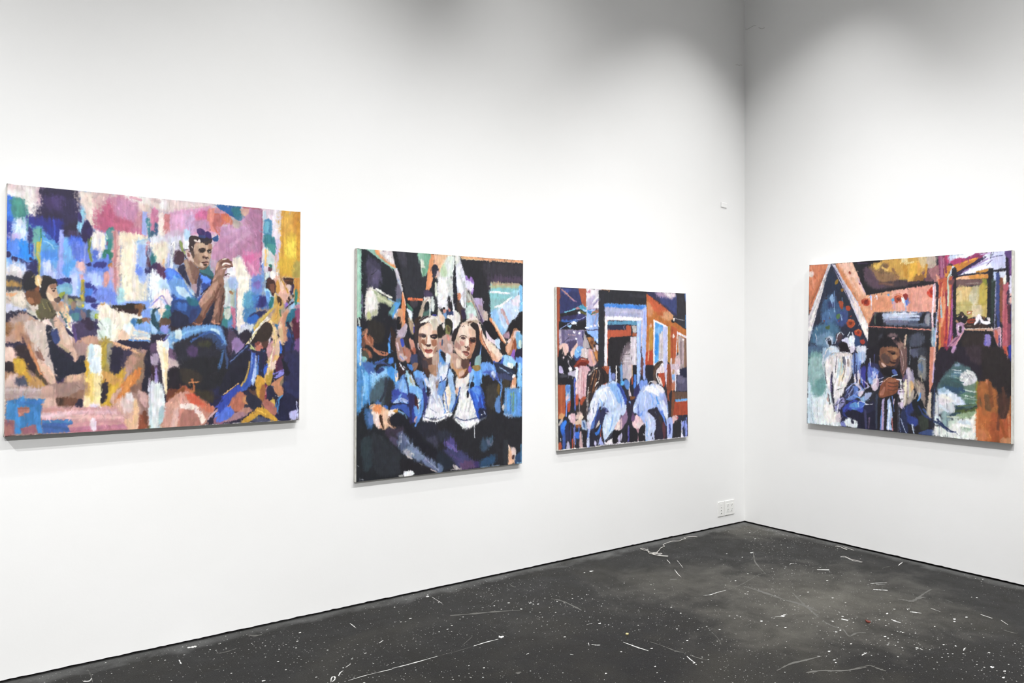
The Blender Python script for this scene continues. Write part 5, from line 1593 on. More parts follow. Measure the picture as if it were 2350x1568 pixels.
STROKES_2 = r'''
p 35 37 43 1 1 0 -7 -4 1170 -84 1182 1449 -1 1321
p 156 200 180 3 1 0 -4 -1 24 2 25 378 -1 386
l 180 216 196 2 0.7 9 6 36 8 361
l 134 184 164 2 0.7 6 19 35 20 361
s 143 184 168 6 1 0 29 -3 130 -5 163 44 229 82 234 112 182 89 93 44
p 224 152 104 6 1 0 102 -3 130 -3 163 35 210 66 241 73 243 95 229 95 172 64 121 25
p 222 210 212 14 1 0 125 -4 217 -2 234 74 201 67 158 40
l 236 228 228 2 0.7 18 144 7 210 49
p 34 37 44 3 1 0 26 2 56 4 172 77 234 112 244 155 240 297 202 272 131 215 132 401 31 386
s 70 66 87 21 1 0 61 71 102 72 140 121 135 206 112 216 71 209 57 142
s 90 84 112 21 1 0 98 119 135 121 131 181 98 191
s 60 57 76 14 1 0 70 41 116 63 144 96 130 105 84 74
l 36 36 44 1 0.8 3 84 143 116 118
l 92 88 112 2 1 8 29 252 31 352
p 30 30 35 2 1 0 215 -3 248 -4 258 55 307 269 302 265 268 210 239 99
p 45 46 53 7 1 0 245 -2 394 -3 395 30 385 48 405 104 410 143 450 106 436 203 406 266 307 269 278 140
s 62 60 70 18 1 0 253 4 296 5 301 79 277 63
s 140 184 164 11 1 0 384 -0 465 -1 460 61 440 115 410 134 400 73 390 47
s 212 220 208 11 1 0 400 43 435 58 420 107 405 104
s 118 168 144 7 1 0 424 6 465 1 455 88 435 107
s 106 152 126 7 1 0 410 90 435 98 420 129
p 220 148 104 2 1 0 467 1 490 1 481 113 471 175 456 220 435 212 448 101
p 232 184 152 7 1 0 488 -0 537 -2 538 128 496 139 486 86
l 224 156 120 3 1 14 461 194 476 140
s 41 41 54 3 1 0 475 78 501 61 521 84 511 116 486 131
l 57 53 65 2 1 9 498 94 488 135
s 192 176 176 7 1 0 511 103 538 110 538 150 512 147
l 184 180 188 2 1 20 239 108 258 167 273 222
l 164 176 200 2 0.8 9 254 159 268 210
l 216 212 216 2 0.8 5 239 103 258 150
s 106 100 120 7 1 0 249 185 273 227 278 261 249 288 237 262
s 74 112 136 3 1 0 240 280 264 270 269 296 250 314
p 220 132 88 2 1 0 280 231 292 248 303 304 301 421 279 434 274 356 278 278
l 232 200 176 1 0.9 5 283 235 303 308
p 232 232 224 3 1 0 110 216 136 223 218 267 206 270 122 232
p 212 208 204 10 1 0 55 230 78 208 117 228 136 291 122 368 88 372 83 406 58 398 49 369
s 232 228 224 10 1 0 57 243 108 241 117 317 71 343 53 360
s 192 196 144 6 1 0 62 352 85 360 81 402 63 394
s 180 184 156 6 1 0 94 343 122 338 118 368 95 368
p 168 176 144 10 1 0 98 229 240 297 207 319 131 291
l 200 204 176 2 0.7 11 126 262 207 302
l 136 164 196 2 0.8 5 187 272 240 297
s 90 156 216 6 1 0 207 336 230 297 264 296 254 326 184 465 165 490 151 469
s 108 156 156 6 1 0 179 384 211 327 230 314 207 383
s 60 108 164 10 1 0 155 448 179 439 174 486 151 486
l 236 224 228 2 1 12 252 339 212 417 170 503
l 180 132 120 1 1 4 259 344 222 426 179 499
s 184 184 192 6 1 0 165 392 176 388 184 435 165 437
s 176 160 152 7 1 0 240 357 269 326 279 356 245 400
s 208 152 116 7 1 0 255 352 279 335 289 399 299 425 284 460 270 434
s 180 164 180 3 1 0 231 404 246 447 279 438 313 403 308 451 270 503 246 499 231 456
s 160 152 200 3 1 0 231 413 241 417 243 456 234 460
s 30 29 34 3 1 0 245 383 269 378 274 434 255 451 245 426
s 224 236 244 7 1 0 308 330 342 338 345 381 328 390
s 38 33 32 3 1 0 300 343 318 355 323 420 303 403
s 168 144 120 7 1 0 318 394 337 385 357 451 343 473
s 76 124 104 3 1 0 312 295 347 329 342 342 317 321
l 224 120 80 2 1 14 320 271 409 272
s 176 92 64 3 1 0 332 277 381 275 371 284 342 285
s 60 56 63 7 1 0 332 286 381 284 367 320 342 311
s 176 160 140 7 1 0 406 310 426 270 451 260 467 282 446 282 431 300 417 362 392 380 387 367
s 73 64 89 7 1 0 426 226 451 216 479 242 472 273 431 256
s 228 220 216 7 1 0 421 261 461 260 467 282 436 283
s 31 34 38 7 1 0 426 305 456 286 462 335 437 344
s 76 104 96 7 1 0 422 345 462 331 462 362 417 367
s 104 136 160 7 1 0 462 291 472 330 462 353
s 200 208 204 7 1 0 471 255 492 272 492 334 472 326
s 34 34 41 14 1 0 131 308 183 315 165 384 132 406 35 394 36 444 100 520 156 571 194 589 198 503 241 499 240 400 221 383
s 45 42 41 14 1 0 72 402 155 422 165 503 100 520
s 140 100 84 3 1 0 31 470 54 444 67 453 58 478 36 482
s 160 104 80 6 1 0 40 495 58 478 100 503 91 541 50 528
s 180 96 64 3 1 0 49 478 61 482 54 503 45 503
s 104 69 57 6 1 0 31 503 45 499 50 545 31 545
s 176 112 88 3 1 0 91 554 109 558 156 588 189 584 185 597 133 592
s 164 104 80 6 1 0 36 558 73 566 91 604 68 604
s 76 76 65 6 1 0 32 578 64 570 68 629 36 629
s 132 176 176 6 1 0 32 604 59 612 50 637 32 640
l 90 156 228 2 1 12 208 490 198 524 201 580
l 60 92 160 2 0.8 5 207 460 198 524
s 51 38 35 7 1 0 212 435 241 494 241 563 222 572 208 486
p 106 164 224 3 1 0 -1 432 26 440 30 640 0 640
l 130 188 240 3 0.8 9 8 445 9 628
l 60 120 184 3 0.7 7 4 432 24 442
l 216 220 216 2 0.8 9 25 558 21 640
l 204 216 208 2 0.8 8 8 386 17 428
l 207 205 208 2 0.8 3 35 357 44 382
s 160 128 120 7 1 0 241 503 280 499 294 529 309 555 319 616 280 633 251 598
s 60 80 175 3 1 0 268 507 284 503 294 538 280 546
s 45 42 44 7 1 0 299 477 333 503 333 547 304 546
s 176 120 104 7 1 0 299 559 329 564 339 608 324 642 305 620
s 200 144 128 7 1 0 328 503 358 521 363 564 343 564
s 168 96 76 7 1 0 343 555 368 560 368 595 353 590
s 200 176 176 7 1 0 266 589 309 603 309 616 280 628
s 61 68 100 7 1 0 344 595 383 599 378 647 339 646
s 55 42 36 7 1 0 362 398 392 372 407 389 382 420 372 442
l 80 72 159 2 1 6 357 416 358 464
s 76 124 208 7 1 0 199 614 223 610 223 644 199 643
s 222 216 208 7 1 0 392 398 437 371 498 365 523 378 519 432 482 397 447 401 407 420
s 200 184 168 3 1 0 477 375 523 383 524 454 508 436 498 405
s 39 32 32 2 1 0 372 424 397 411 437 402 417 428 397 442 382 459
l 105 74 61 1 1 6 422 428 457 397
l 244 240 236 1 0.8 5 402 402 457 379
l 61 61 134 2 1 10 485 361 503 363
s 216 184 164 2 1 0 392 450 432 415 488 405 513 432 519 472 514 530 504 583 484 610 458 618 433 609 403 565 388 512
s 176 136 120 3 1 0 392 472 407 468 427 481 433 538 423 582 403 551 390 512
s 228 200 184 3 1 0 437 424 488 414 503 441 498 467 468 463 432 468
s 156 92 72 2 1 0 402 507 433 507 438 538 413 529
s 168 104 80 2 1 0 478 512 509 507 504 534 478 530
l 69 48 43 1 1 7 395 481 412 474 440 481
l 70 50 45 1 1 6 463 481 488 472 514 476
s 52 41 39 2 1 0 402 483 432 483 435 496 407 501
s 41 35 34 2 1 0 468 481 509 479 514 494 483 501
l 140 96 80 1 1 5 437 477 445 512 438 543
s 240 220 204 2 1 0 445 485 460 481 463 534 448 538
s 83 49 44 2 1 0 435 541 466 541 463 549 438 549
s 160 74 64 2 1 0 430 569 453 564 481 567 473 585 448 587
l 66 36 36 1 1 3 430 571 458 575 481 570
s 192 120 104 2 1 0 443 579 468 579 458 586
s 236 206 188 2 1 0 433 593 479 592 484 610 458 616 438 611
s 124 80 64 3 1 0 503 485 519 494 514 552 502 583 499 539
s 107 74 65 3 1 0 388 503 398 529 403 565 423 604 403 586 383 542
l 216 192 176 1 1 4 484 596 473 574
s 89 61 54 7 1 0 408 587 438 618 479 623 499 601 505 649 408 647
s 44 43 52 7 1 0 388 573 418 600 428 648 388 647
s 106 160 224 7 1 0 519 574 540 566 541 650 525 649
s 204 180 164 7 1 0 504 592 530 583 525 649 505 649
p 232 188 152 3 1 0 516 -3 620 -3 578 27 537 83 517 84
p 224 164 124 3 1 0 668 1 1141 1 1141 20 836 21 689 20
l 216 176 128 2 0.8 10 684 12 814 18
l 224 212 200 2 0.8 4 678 20 1123 19
s 216 224 220 19 1 0 583 9 636 5 631 60 626 105 600 133 548 145 537 92 558 46
s 192 212 180 11 1 0 537 83 563 59 574 126 543 136
s 228 228 224 11 1 0 631 6 668 3 673 57 652 81 636 59
s 228 228 232 19 1 0 517 155 558 135 600 138 621 159 616 223 585 260 585 323 549 314 518 297
s 236 236 234 11 1 0 527 163 579 152 585 224 538 234
s 204 208 204 11 1 0 584 143 626 164 622 286 595 228
p 39 39 44 3 1 0 673 21 847 20 1141 20 1142 152 1118 148 904 152 888 171 889 325 906 371 895 390 839 326 832 252 750 250 728 191
s 53 51 59 25 1 0 848 39 1123 33 1136 90 904 119
s 73 61 80 21 1 0 893 129 984 111 1136 114 1130 143 1007 143 904 152
s 59 53 65 16 1 0 870 112 904 152 888 204 877 195
p 29 29 37 2 1 0 634 51 647 86 654 226 654 267 627 322 621 177 623 114
p 220 220 234 7 1 0 637 59 673 26 701 111 728 191 713 311 697 320 675 284 651 221
l 240 240 244 3 0.8 25 658 76 674 212
l 180 180 180 3 0.8 15 701 156 699 302
l 244 244 240 2 0.8 15 685 266 691 302
p 160 156 148 7 1 0 712 192 745 237 800 355 839 414 817 400 784 355 718 292
l 196 196 192 2 0.8 15 728 233 772 318
s 156 120 192 7 1 0 711 124 733 136 749 127 771 158 766 208 750 227 728 182
s 228 220 244 7 1 0 712 146 766 167 761 199 739 214
s 200 132 100 7 1 0 651 231 669 228 675 257 659 267
s 65 53 50 7 1 0 654 267 686 311 713 329 692 379 676 420 670 375 649 312
s 51 42 68 7 1 0 681 329 713 329 713 365 692 379
s 140 176 160 7 1 0 718 283 761 282 783 327 751 310 729 310
l 168 124 88 2 0.9 5 729 278 756 273 783 323
s 196 216 212 11 1 0 713 311 750 300 795 355 729 383 718 356
s 212 192 204 7 1 0 740 351 767 351 762 378 746 378
p 176 160 192 3 1 0 758 252 832 251 839 326 861 340 861 400 839 400 789 309
s 160 144 152 7 1 0 805 299 833 308 850 372 828 363
s 79 65 93 3 1 0 772 272 839 391 839 414 806 373
s 184 168 160 3 1 0 839 349 861 330 875 349 873 395 850 400
p 136 180 184 7 1 0 893 153 1118 153 1113 196 974 314 906 362 891 297
p 180 156 128 12 1 0 899 152 1121 153 1119 167 905 180
s 168 176 144 8 1 0 905 171 1113 163 1066 179 916 189
s 132 188 192 12 1 0 899 194 1066 188 1008 247 905 250
p 168 200 228 8 1 0 1113 172 1142 161 1144 324 1114 349
l 122 184 228 3 1 21 1127 167 1129 320
p 196 212 236 12 1 0 1101 215 1113 225 1114 358 1067 388 1032 417 998 478 952 446 906 362 962 309
s 216 212 224 12 1 0 1054 250 1110 225 1114 292 1066 283
s 144 188 228 16 1 0 895 353 940 324 975 417 1009 445 987 478 941 436
s 180 208 244 12 1 0 985 323 1044 350 1032 407 998 398
l 224 232 236 2 1 12 894 211 950 212 1051 215
l 224 224 228 2 1 14 960 300 1043 246 1095 206
l 192 156 160 3 1 18 980 318 1003 351 1027 403
l 232 224 228 3 0.8 10 928 305 968 290
s 156 200 216 3 1 0 1048 208 1107 191 1101 220 1043 255
l 208 140 100 3 1 19 895 381 941 441 999 526
l 232 196 172 2 1 11 906 381 952 446 1010 521
l 140 74 48 2 0.8 5 895 395 941 460 993 530
s 216 200 212 3 1 0 862 451 913 502 970 530 976 568 930 539 873 502
s 192 216 240 7 1 0 930 493 964 511 976 568 941 549
s 29 28 33 3 1 0 839 400 889 395 952 474 918 507 862 446
p 228 196 180 3 1 0 784 364 806 401 851 493 862 507 993 606 988 620 942 657 914 642 829 530 806 437 778 387
s 192 124 88 7 1 0 806 437 823 470 840 530 919 642 897 628 818 511
s 240 216 196 7 1 0 817 433 851 493 965 587 976 615 930 605 851 530
s 216 164 136 7 1 0 896 577 930 605 954 643 919 638
s 232 216 212 7 1 0 719 388 784 364 806 414 768 406 729 402
s 32 30 33 8 1 0 1033 464 1038 417 1073 388 1138 329 1145 444 1115 449 1079 435 1056 473
s 176 124 92 3 1 0 1010 559 1045 502 1079 435 1115 454 1104 521 1081 597 1028 601
s 216 168 140 3 1 0 1022 540 1056 488 1080 492 1045 578 1022 592
s 140 76 52 3 1 0 1068 521 1103 502 1098 540 1063 597
s 216 192 188 3 1 0 1085 450 1121 454 1103 492 1074 492
s 160 128 144 8 1 0 992 474 1033 459 1039 497 1010 497
s 228 208 212 3 1 0 1022 516 1051 502 1039 530
s 41 37 39 3 1 0 970 521 999 530 1010 578 1028 606 993 601 970 558
s 120 172 208 8 1 0 1091 464 1139 478 1134 559 1104 559
s 196 220 212 3 1 0 1110 521 1133 512 1134 559 1116 550
s 38 35 52 3 1 0 1092 578 1146 569 1146 627 1093 626
s 140 96 180 3 1 0 1069 573 1086 574 1081 626 1099 655 1046 635
s 100 144 216 8 1 0 1093 626 1146 627 1147 688 1093 687
s 156 204 236 8 1 0 993 606 1057 616 1093 664 1011 682 982 643
s 60 88 176 7 1 0 908 642 965 652 993 615 982 672 931 684
s 76 124 208 7 1 0 841 650 897 647 954 684 841 682
l 124 168 232 2 1 8 829 544 818 613 824 682
s 35 35 41 7 1 0 829 539 908 633 908 661 841 660
s 140 172 172 7 1 0 785 622 824 604 819 681 780 681
l 212 216 220 2 1 12 595 228 617 286 633 344
l 224 224 232 2 1 11 625 331 626 466
s 39 37 42 3 1 0 590 242 617 295 612 313 591 304
s 112 148 192 3 1 0 554 332 575 341 575 394 560 395
s 39 36 33 3 1 0 552 319 565 316 565 332 554 332
s 192 136 120 3 1 0 554 328 570 327 567 345 557 346
s 54 64 101 3 1 0 585 331 622 340 622 362 580 363
s 192 120 112 3 1 0 591 313 606 318 604 336 593 336
s 40 37 47 2 1 0 591 304 606 304 612 320 593 320
s 240 236 232 3 1 0 580 363 617 362 617 403 591 394
s 44 44 38 3 1 0 565 386 602 385 618 421 597 475 570 421
s 224 220 216 7 1 0 633 340 670 357 670 402 633 439
s 208 200 192 7 1 0 518 324 549 359 565 395 539 413 519 404
s 38 35 32 7 1 0 519 431 550 431 571 475 550 502 519 502
s 124 124 80 7 1 0 576 421 607 439 597 480 576 475
s 232 200 176 7 1 0 529 364 560 372 550 404
s 184 156 148 11 1 0 519 502 592 480 618 502 624 592 572 601 520 582
s 192 120 108 3 1 0 530 524 561 538 551 569
s 39 33 32 3 1 0 618 516 623 480 660 434 687 416 751 406 784 401 806 433 807 516 785 571 764 621 747 626 752 557 779 511 741 447
s 184 164 148 7 1 0 676 416 713 397 784 387 806 401 757 415 719 429 687 434
s 220 202 188 7 1 0 687 420 719 411 740 420 708 447
s 204 172 152 2 1 0 660 448 697 425 746 433 779 465 785 507 774 557 747 603 715 630 677 625 650 597 632 552 644 493
s 228 200 180 3 1 0 671 448 724 438 757 465 752 488 725 502 671 484
s 216 184 164 3 1 0 637 534 671 511 693 539 688 602 656 593
s 140 84 68 3 1 0 741 493 779 488 779 539 758 580 736 571 730 530
s 168 116 96 3 1 0 725 530 752 534 747 585 720 566
l 70 50 45 1 1 6 671 495 698 486 719 498
l 54 38 36 2 1 7 738 502 763 495 785 502
s 56 43 41 2 1 0 682 498 709 495 714 507 687 509
s 40 32 30 2 1 0 744 507 774 504 774 520 747 523
s 236 208 188 2 1 0 717 502 727 502 728 548 714 548
s 102 60 51 2 1 0 706 545 730 548 728 562 709 557
s 164 90 76 2 1 0 693 582 714 577 736 584 725 600 704 600
l 82 43 40 1 1 3 690 580 715 587 739 589
s 140 92 76 2 1 0 693 605 725 605 715 612
s 216 176 156 2 1 0 677 611 715 612 704 627 683 625
s 89 61 54 3 1 0 632 552 645 538 650 593 677 620 656 611
s 232 212 192 3 1 0 752 525 774 527 771 534 755 534
l 104 69 57 1 1 4 730 411 735 397 768 401
s 196 164 140 7 1 0 608 601 650 597 688 629 683 679 609 677
s 104 69 57 7 1 0 683 629 736 626 731 680 683 679
l 140 104 176 2 1 8 747 649 742 680
s 92 148 216 7 1 0 525 582 551 578 588 677 541 676
s 36 36 43 7 1 0 535 583 561 583 582 628 572 646
s 220 228 236 7 1 0 577 592 608 610 593 677 572 655
p 36 38 43 30 1 0 -3 895 543 968 545 1306 -1 1299
p 76 136 192 22 1 0 -2 640 189 643 218 757 180 773 76 856 39 880 2 912
l 124 188 240 6 0.8 22 56 684 62 834
l 88 152 216 6 0.8 18 10 682 11 878
l 136 196 244 6 0.8 18 94 684 104 771
l 72 120 160 4 0.7 13 15 759 11 878
l 164 180 204 4 0.7 6 34 768 32 879
l 204 212 204 3 1 10 21 640 21 649
s 140 192 236 14 1 0 84 693 112 681 179 669 189 713 137 755 94 779
s 72 104 168 10 1 0 37 640 103 642 103 693 75 697
s 38 40 51 7 1 0 108 672 131 646 184 643 189 656 141 660 127 689 117 689
s 46 60 109 7 1 0 122 685 150 668 170 677 132 698
s 72 92 104 22 1 0 136 737 189 721 180 808 171 886 123 858 81 856 85 804
s 45 48 54 18 1 0 189 730 262 759 238 793 214 827 190 887 166 886 180 800
s 76 106 152 7 1 0 123 849 147 850 142 885 118 875
s 60 104 184 7 1 0 161 886 190 887 185 930 166 925
s 72 144 216 7 1 0 189 660 237 670 238 753 208 722 189 700
s 104 168 228 7 1 0 233 745 267 746 252 767 233 762
s 234 212 196 3 1 0 235 692 247 684 257 710 252 741 240 749
s 42 44 41 3 1 0 213 644 252 644 247 670 227 670
s 53 37 41 3 1 0 254 644 276 645 301 689 296 716 267 702 257 671
l 232 232 240 2 1 7 266 644 291 680
s 47 34 34 3 1 0 301 663 351 695 391 651 401 647 386 687 351 722 311 681
s 74 124 196 3 1 0 316 650 346 655 351 686 326 677
s 140 104 88 3 1 0 351 646 386 647 366 686 354 686
s 100 144 208 7 1 0 247 758 291 711 306 734 327 814 317 849 248 828 233 784
s 140 180 228 7 1 0 267 759 292 742 312 813 287 830 262 803
s 164 208 232 7 1 0 306 689 336 717 367 771 392 790 387 816 347 819 327 778
s 108 164 228 7 1 0 356 699 396 691 417 764 428 795 397 781 377 749
s 184 176 144 3 1 0 331 721 366 753 357 771 336 748
s 124 176 236 7 1 0 327 774 397 790 418 818 387 825 337 823
s 136 168 220 7 1 0 397 700 417 696 453 738 469 792 448 778 417 737
s 92 124 184 7 1 0 366 735 407 741 428 795 407 795
s 220 224 240 7 1 0 443 733 469 801 459 810 427 755
l 54 72 118 2 1 7 294 716 317 769 327 823
s 45 44 83 7 1 0 317 822 357 824 382 852 382 897 362 922 348 993 328 983 317 884
s 68 88 168 7 1 0 228 819 267 816 317 840 317 880 248 872 214 862
s 58 72 154 7 1 0 218 801 257 794 267 820 228 832
l 164 180 220 3 1 11 248 855 277 847 317 862
l 92 136 184 2 0.8 9 238 863 317 876
s 38 39 67 3 1 0 238 872 287 874 322 889 307 893 248 881
s 60 88 168 7 1 0 214 888 248 881 322 894 328 956 298 928 258 904 214 910
s 140 188 232 3 1 0 258 917 298 932 318 964 308 964 268 935
s 47 61 138 7 1 0 347 921 367 896 388 959 368 1012 353 984
s 108 160 224 7 1 0 362 896 388 906 388 959 368 949
s 100 152 220 7 1 0 387 825 423 822 428 863 418 934 388 995 368 1021 355 1015 388 950 403 889
s 124 184 232 7 1 0 372 825 423 827 408 857 377 843
s 232 236 244 3 1 0 377 856 403 853 408 866 393 915 385 897
s 55 32 35 3 1 0 364 838 380 843 382 888 367 887
s 84 44 50 2 1 0 372 883 390 897 388 915
l 44 56 80 2 1 5 387 879 408 866
s 180 152 168 3 1 0 363 967 383 955 368 998
s 54 59 121 7 1 0 417 800 448 792 469 820 454 882 434 935 418 961 428 899
s 33 33 49 7 1 0 438 782 474 806 464 846 438 818
s 208 208 220 11 1 0 463 711 541 704 542 850 521 840 479 829 469 792 463 752
s 196 200 220 11 1 0 469 829 542 832 543 987 429 989 424 961 449 900
s 232 232 240 7 1 0 459 900 501 884 538 941 501 966 439 971
s 244 240 244 7 1 0 421 970 470 973 543 968 543 991 480 1005 434 994
l 92 100 132 2 1 4 426 962 480 974 543 964
l 112 120 152 2 0.8 3 444 904 511 939
l 140 148 176 2 0.8 4 469 829 537 904
l 164 168 192 2 0.8 10 500 739 521 840
s 140 108 84 7 1 0 510 758 526 745 526 790 510 789
s 92 152 220 7 1 0 526 795 542 786 542 832 526 826
s 168 128 104 11 1 0 458 648 541 649 541 704 499 721 463 698 447 675
s 71 50 44 7 1 0 417 647 453 675 463 720 448 724 422 683
s 224 176 144 10 1 0 81 882 123 875 156 885 195 913 190 948 191 1005 171 1017 124 996 95 943
s 220 140 92 7 1 0 104 896 123 875 152 889 142 919 114 918
s 240 220 212 10 1 0 86 916 118 918 138 954 138 1006 109 978 90 934
s 57 38 30 3 1 0 140 941 157 937 169 1012 152 994
s 232 196 168 7 1 0 166 921 195 913 186 991 176 1017 162 972
s 240 228 224 3 1 0 195 922 219 906 253 908 239 929 210 949 195 948
s 200 148 76 2 1 0 224 915 248 907 253 930 234 924
l 160 120 96 2 1 11 200 949 205 984 239 1012
l 224 184 160 2 1 8 195 992 229 1020 242 1039
s 31 31 39 19 1 0 210 958 239 938 278 935 318 964 338 1001 399 1041 419 1096 544 1178 545 1256 472 1226 420 1177 369 1128 328 1071 288 1024 220 993
s 39 40 51 15 1 0 348 1002 419 988 543 996 544 1151 450 1098 388 1040
s 60 60 77 19 1 0 450 1089 544 1096 544 1169 492 1128
s 57 49 64 14 1 0 181 1017 249 1022 288 1015 288 1051 259 1066 249 1114 220 1081 186 1052
s 76 69 94 14 1 0 210 1072 269 1054 279 1085 249 1114 230 1104
s 84 96 124 19 1 0 269 1049 318 1071 349 1113 369 1146 420 1186 472 1226 545 1260 545 1301 472 1272 410 1225 339 1188 289 1148 259 1110
s 120 136 164 15 1 0 309 1145 349 1126 389 1147 420 1190 410 1212 339 1188
s 108 120 152 15 1 0 420 1204 471 1213 524 1254 524 1290 451 1247
s 168 168 180 11 1 0 294 1148 329 1147 349 1171 339 1197 309 1172
l 188 184 192 2 0.7 4 269 1063 264 1120
l 200 188 184 2 0.8 7 319 1182 349 1200
l 200 192 188 2 0.7 5 400 1233 467 1271
s 46 55 61 14 1 0 35 1067 96 1063 96 1201 55 1240 31 1152
s 45 48 54 14 1 0 100 1051 181 1078 269 1173 270 1270 125 1260
s 35 34 39 7 1 0 284 1196 472 1267 493 1296 370 1298 290 1281
s 232 232 236 3 1 0 297 1268 319 1270 349 1269 365 1288 340 1299 300 1295
s 156 156 156 2 1 0 263 1289 290 1287 290 1298 265 1296
l 216 204 200 2 0.8 7 477 1274 519 1294
l 152 156 164 1 0.8 2 8 1210 17 1215
l 152 156 164 1 0.8 4 22 1286 45 1291
s 56 92 136 14 1 0 48 897 85 908 95 994 67 997 53 949
s 92 124 180 10 1 0 71 916 95 943 95 986 76 976
p 164 188 224 19 1 0 520 649 599 650 589 678 521 767
s 216 220 232 7 1 0 536 677 578 659 594 678 574 751 536 745
s 100 144 204 7 1 0 531 767 574 760 553 841 521 822
s 240 236 232 7 1 0 558 832 584 787 606 761 612 862 596 935 569 942 564 887
s 232 216 196 7 1 0 579 801 606 802 607 917 585 925
s 156 188 228 7 1 0 589 687 611 706 638 808 644 873 617 945 601 926 617 844 589 751
s 164 196 236 7 1 0 600 678 627 720 622 761 600 742
s 92 132 204 7 1 0 521 831 542 859 575 943 554 960 522 903
s 224 224 232 7 1 0 521 844 543 868 564 942 522 958
l 47 60 102 2 1 5 599 650 579 732 531 763
l 53 80 152 2 1 8 671 832 649 873 617 936
l 47 72 136 3 0.8 5 632 775 676 795 682 828
s 228 220 216 7 1 0 648 739 703 740 747 704 736 765 703 810 671 846 649 836
s 200 152 128 7 1 0 643 803 660 804 654 836
s 196 148 108 7 1 0 616 651 735 653 730 681 697 731 670 740 648 711
s 105 65 50 7 1 0 675 721 708 708 735 671 736 704 686 740
s 212 176 160 7 1 0 664 707 692 694 703 713 675 730
s 216 216 220 12 1 0 698 773 742 812 776 878 793 945 810 993 816 1012 782 1038 716 1057 683 1037 629 992 634 964 660 910 671 846
s 232 232 232 7 1 0 682 846 736 821 781 897 782 954 726 969 661 947
s 244 244 248 7 1 0 628 982 705 1010 810 998 816 1017 760 1042 721 1058 683 1032
l 76 88 120 2 1 6 645 974 705 998 799 988
l 176 180 196 3 0.7 10 682 921 661 957
l 180 180 184 3 0.7 12 753 873 737 942
s 240 240 244 7 1 0 522 958 585 948 623 954 591 976 522 988
l 160 168 196 2 1 5 522 976 575 966
s 33 29 37 3 1 0 723 825 742 816 737 853 726 862
s 108 172 236 7 1 0 741 700 769 682 825 683 831 749 803 795 758 803 736 807 775 738
s 144 188 240 7 1 0 747 695 769 705 764 747 742 793
s 92 152 228 7 1 0 780 710 825 702 825 777 792 804
s 31 31 41 3 1 0 753 770 775 771 775 799 758 812 747 802
s 60 104 208 7 1 0 736 811 825 796 860 873 866 920 827 947 804 974 781 916 753 849
s 92 144 224 7 1 0 758 803 814 805 826 843 781 832
s 50 72 160 7 1 0 826 843 860 873 866 939 827 956 804 917
s 46 80 179 7 1 0 793 936 815 918 827 956 816 1003 801 974
s 37 41 65 7 1 0 815 937 860 939 872 978 849 995 821 998
l 232 232 240 2 1 6 830 971 836 972
l 180 196 232 2 1 5 849 948 860 967
l 140 164 220 2 1 6 736 811 770 878 798 955
l 108 116 132 3 1 11 816 1007 861 991
s 124 96 180 3 1 0 735 671 757 677 752 705 738 704
s 136 176 168 3 1 0 780 654 808 654 802 687 785 682
s 144 120 72 3 1 0 763 667 825 669 813 697 780 696
s 104 152 220 8 1 0 824 654 904 656 939 704 928 761 893 722 848 730
s 76 96 176 8 1 0 836 711 893 717 939 762 963 767 945 714 904 699
s 196 208 236 8 1 0 904 708 928 714 928 752 913 751
s 42 48 68 8 1 0 927 656 997 667 1068 702 1081 722 1033 745 962 714
l 152 164 196 3 0.7 4 962 686 1063 722
s 61 68 100 8 1 0 957 719 1057 741 1057 765 974 763
l 216 228 240 2 0.8 6 1003 667 1056 688
s 228 236 232 3 1 0 1021 658 1068 659 1068 688 1039 682
s 232 228 232 3 1 0 1063 731 1087 727 1087 751 1066 751
s 41 39 40 21 1 0 836 749 893 736 951 771 963 820 952 877 929 952 895 979 860 920 854 854 831 796
s 59 56 53 12 1 0 871 797 951 800 941 924 883 921
s 62 56 47 8 1 0 986 763 1045 770 1022 822 992 830
s 99 80 42 3 1 0 951 786 969 791 963 849 946 829
l 104 132 192 3 1 10 963 772 983 792 978 844
l 91 72 58 3 0.9 8 981 840 981 917
s 92 128 184 8 1 0 940 876 969 868 973 959 947 963 932 924
s 216 160 128 8 1 0 1057 780 1081 746 1099 766 1087 805 1057 818
s 232 196 176 8 1 0 1051 809 1081 795 1093 815 1057 828
p 92 140 192 12 1 0 1010 812 1081 819 1117 821 1142 807 1143 998 1083 1009 1011 1000 999 946
l 92 156 228 5 0.8 21 1034 842 1035 948
l 100 152 184 5 0.7 27 1082 863 1070 960
l 124 164 104 5 0.7 11 1058 852 1052 930
l 92 148 224 5 0.8 22 1118 855 1119 982
s 152 184 224 12 1 0 1005 975 1059 988 1059 1012 1017 1005
p 120 180 236 8 1 0 1104 659 1140 660 1142 807 1105 806
l 160 208 248 3 1 16 1122 665 1123 757
s 35 32 40 3 1 0 1092 659 1107 659 1104 689 1092 688
s 200 196 192 3 1 0 984 931 999 917 999 956
p 38 38 43 21 1 0 522 994 618 973 727 1063 816 1017 872 992 941 972 1000 990 1142 1012 1143 1179 1084 1194 1042 1166 1037 1297 829 1296 524 1299
s 45 48 60 20 1 0 523 1058 586 1053 629 1111 555 1115 523 1108
s 76 69 124 20 1 0 571 1125 618 1097 651 1150 646 1187 608 1170
s 116 116 188 11 1 0 592 1145 630 1148 646 1182 619 1180
s 65 65 103 20 1 0 566 1162 673 1180 761 1243 784 1283 685 1292 609 1220
s 91 69 103 12 1 0 684 1250 761 1252 818 1286 773 1291 696 1293
s 59 47 93 12 1 0 784 1254 817 1262 818 1290 790 1288
s 47 75 107 21 1 0 829 1254 931 1229 932 1268 874 1291 823 1291
s 54 72 92 21 1 0 839 1127 919 1123 908 1161 862 1190 834 1188
s 92 100 120 12 1 0 873 1134 919 1133 902 1165
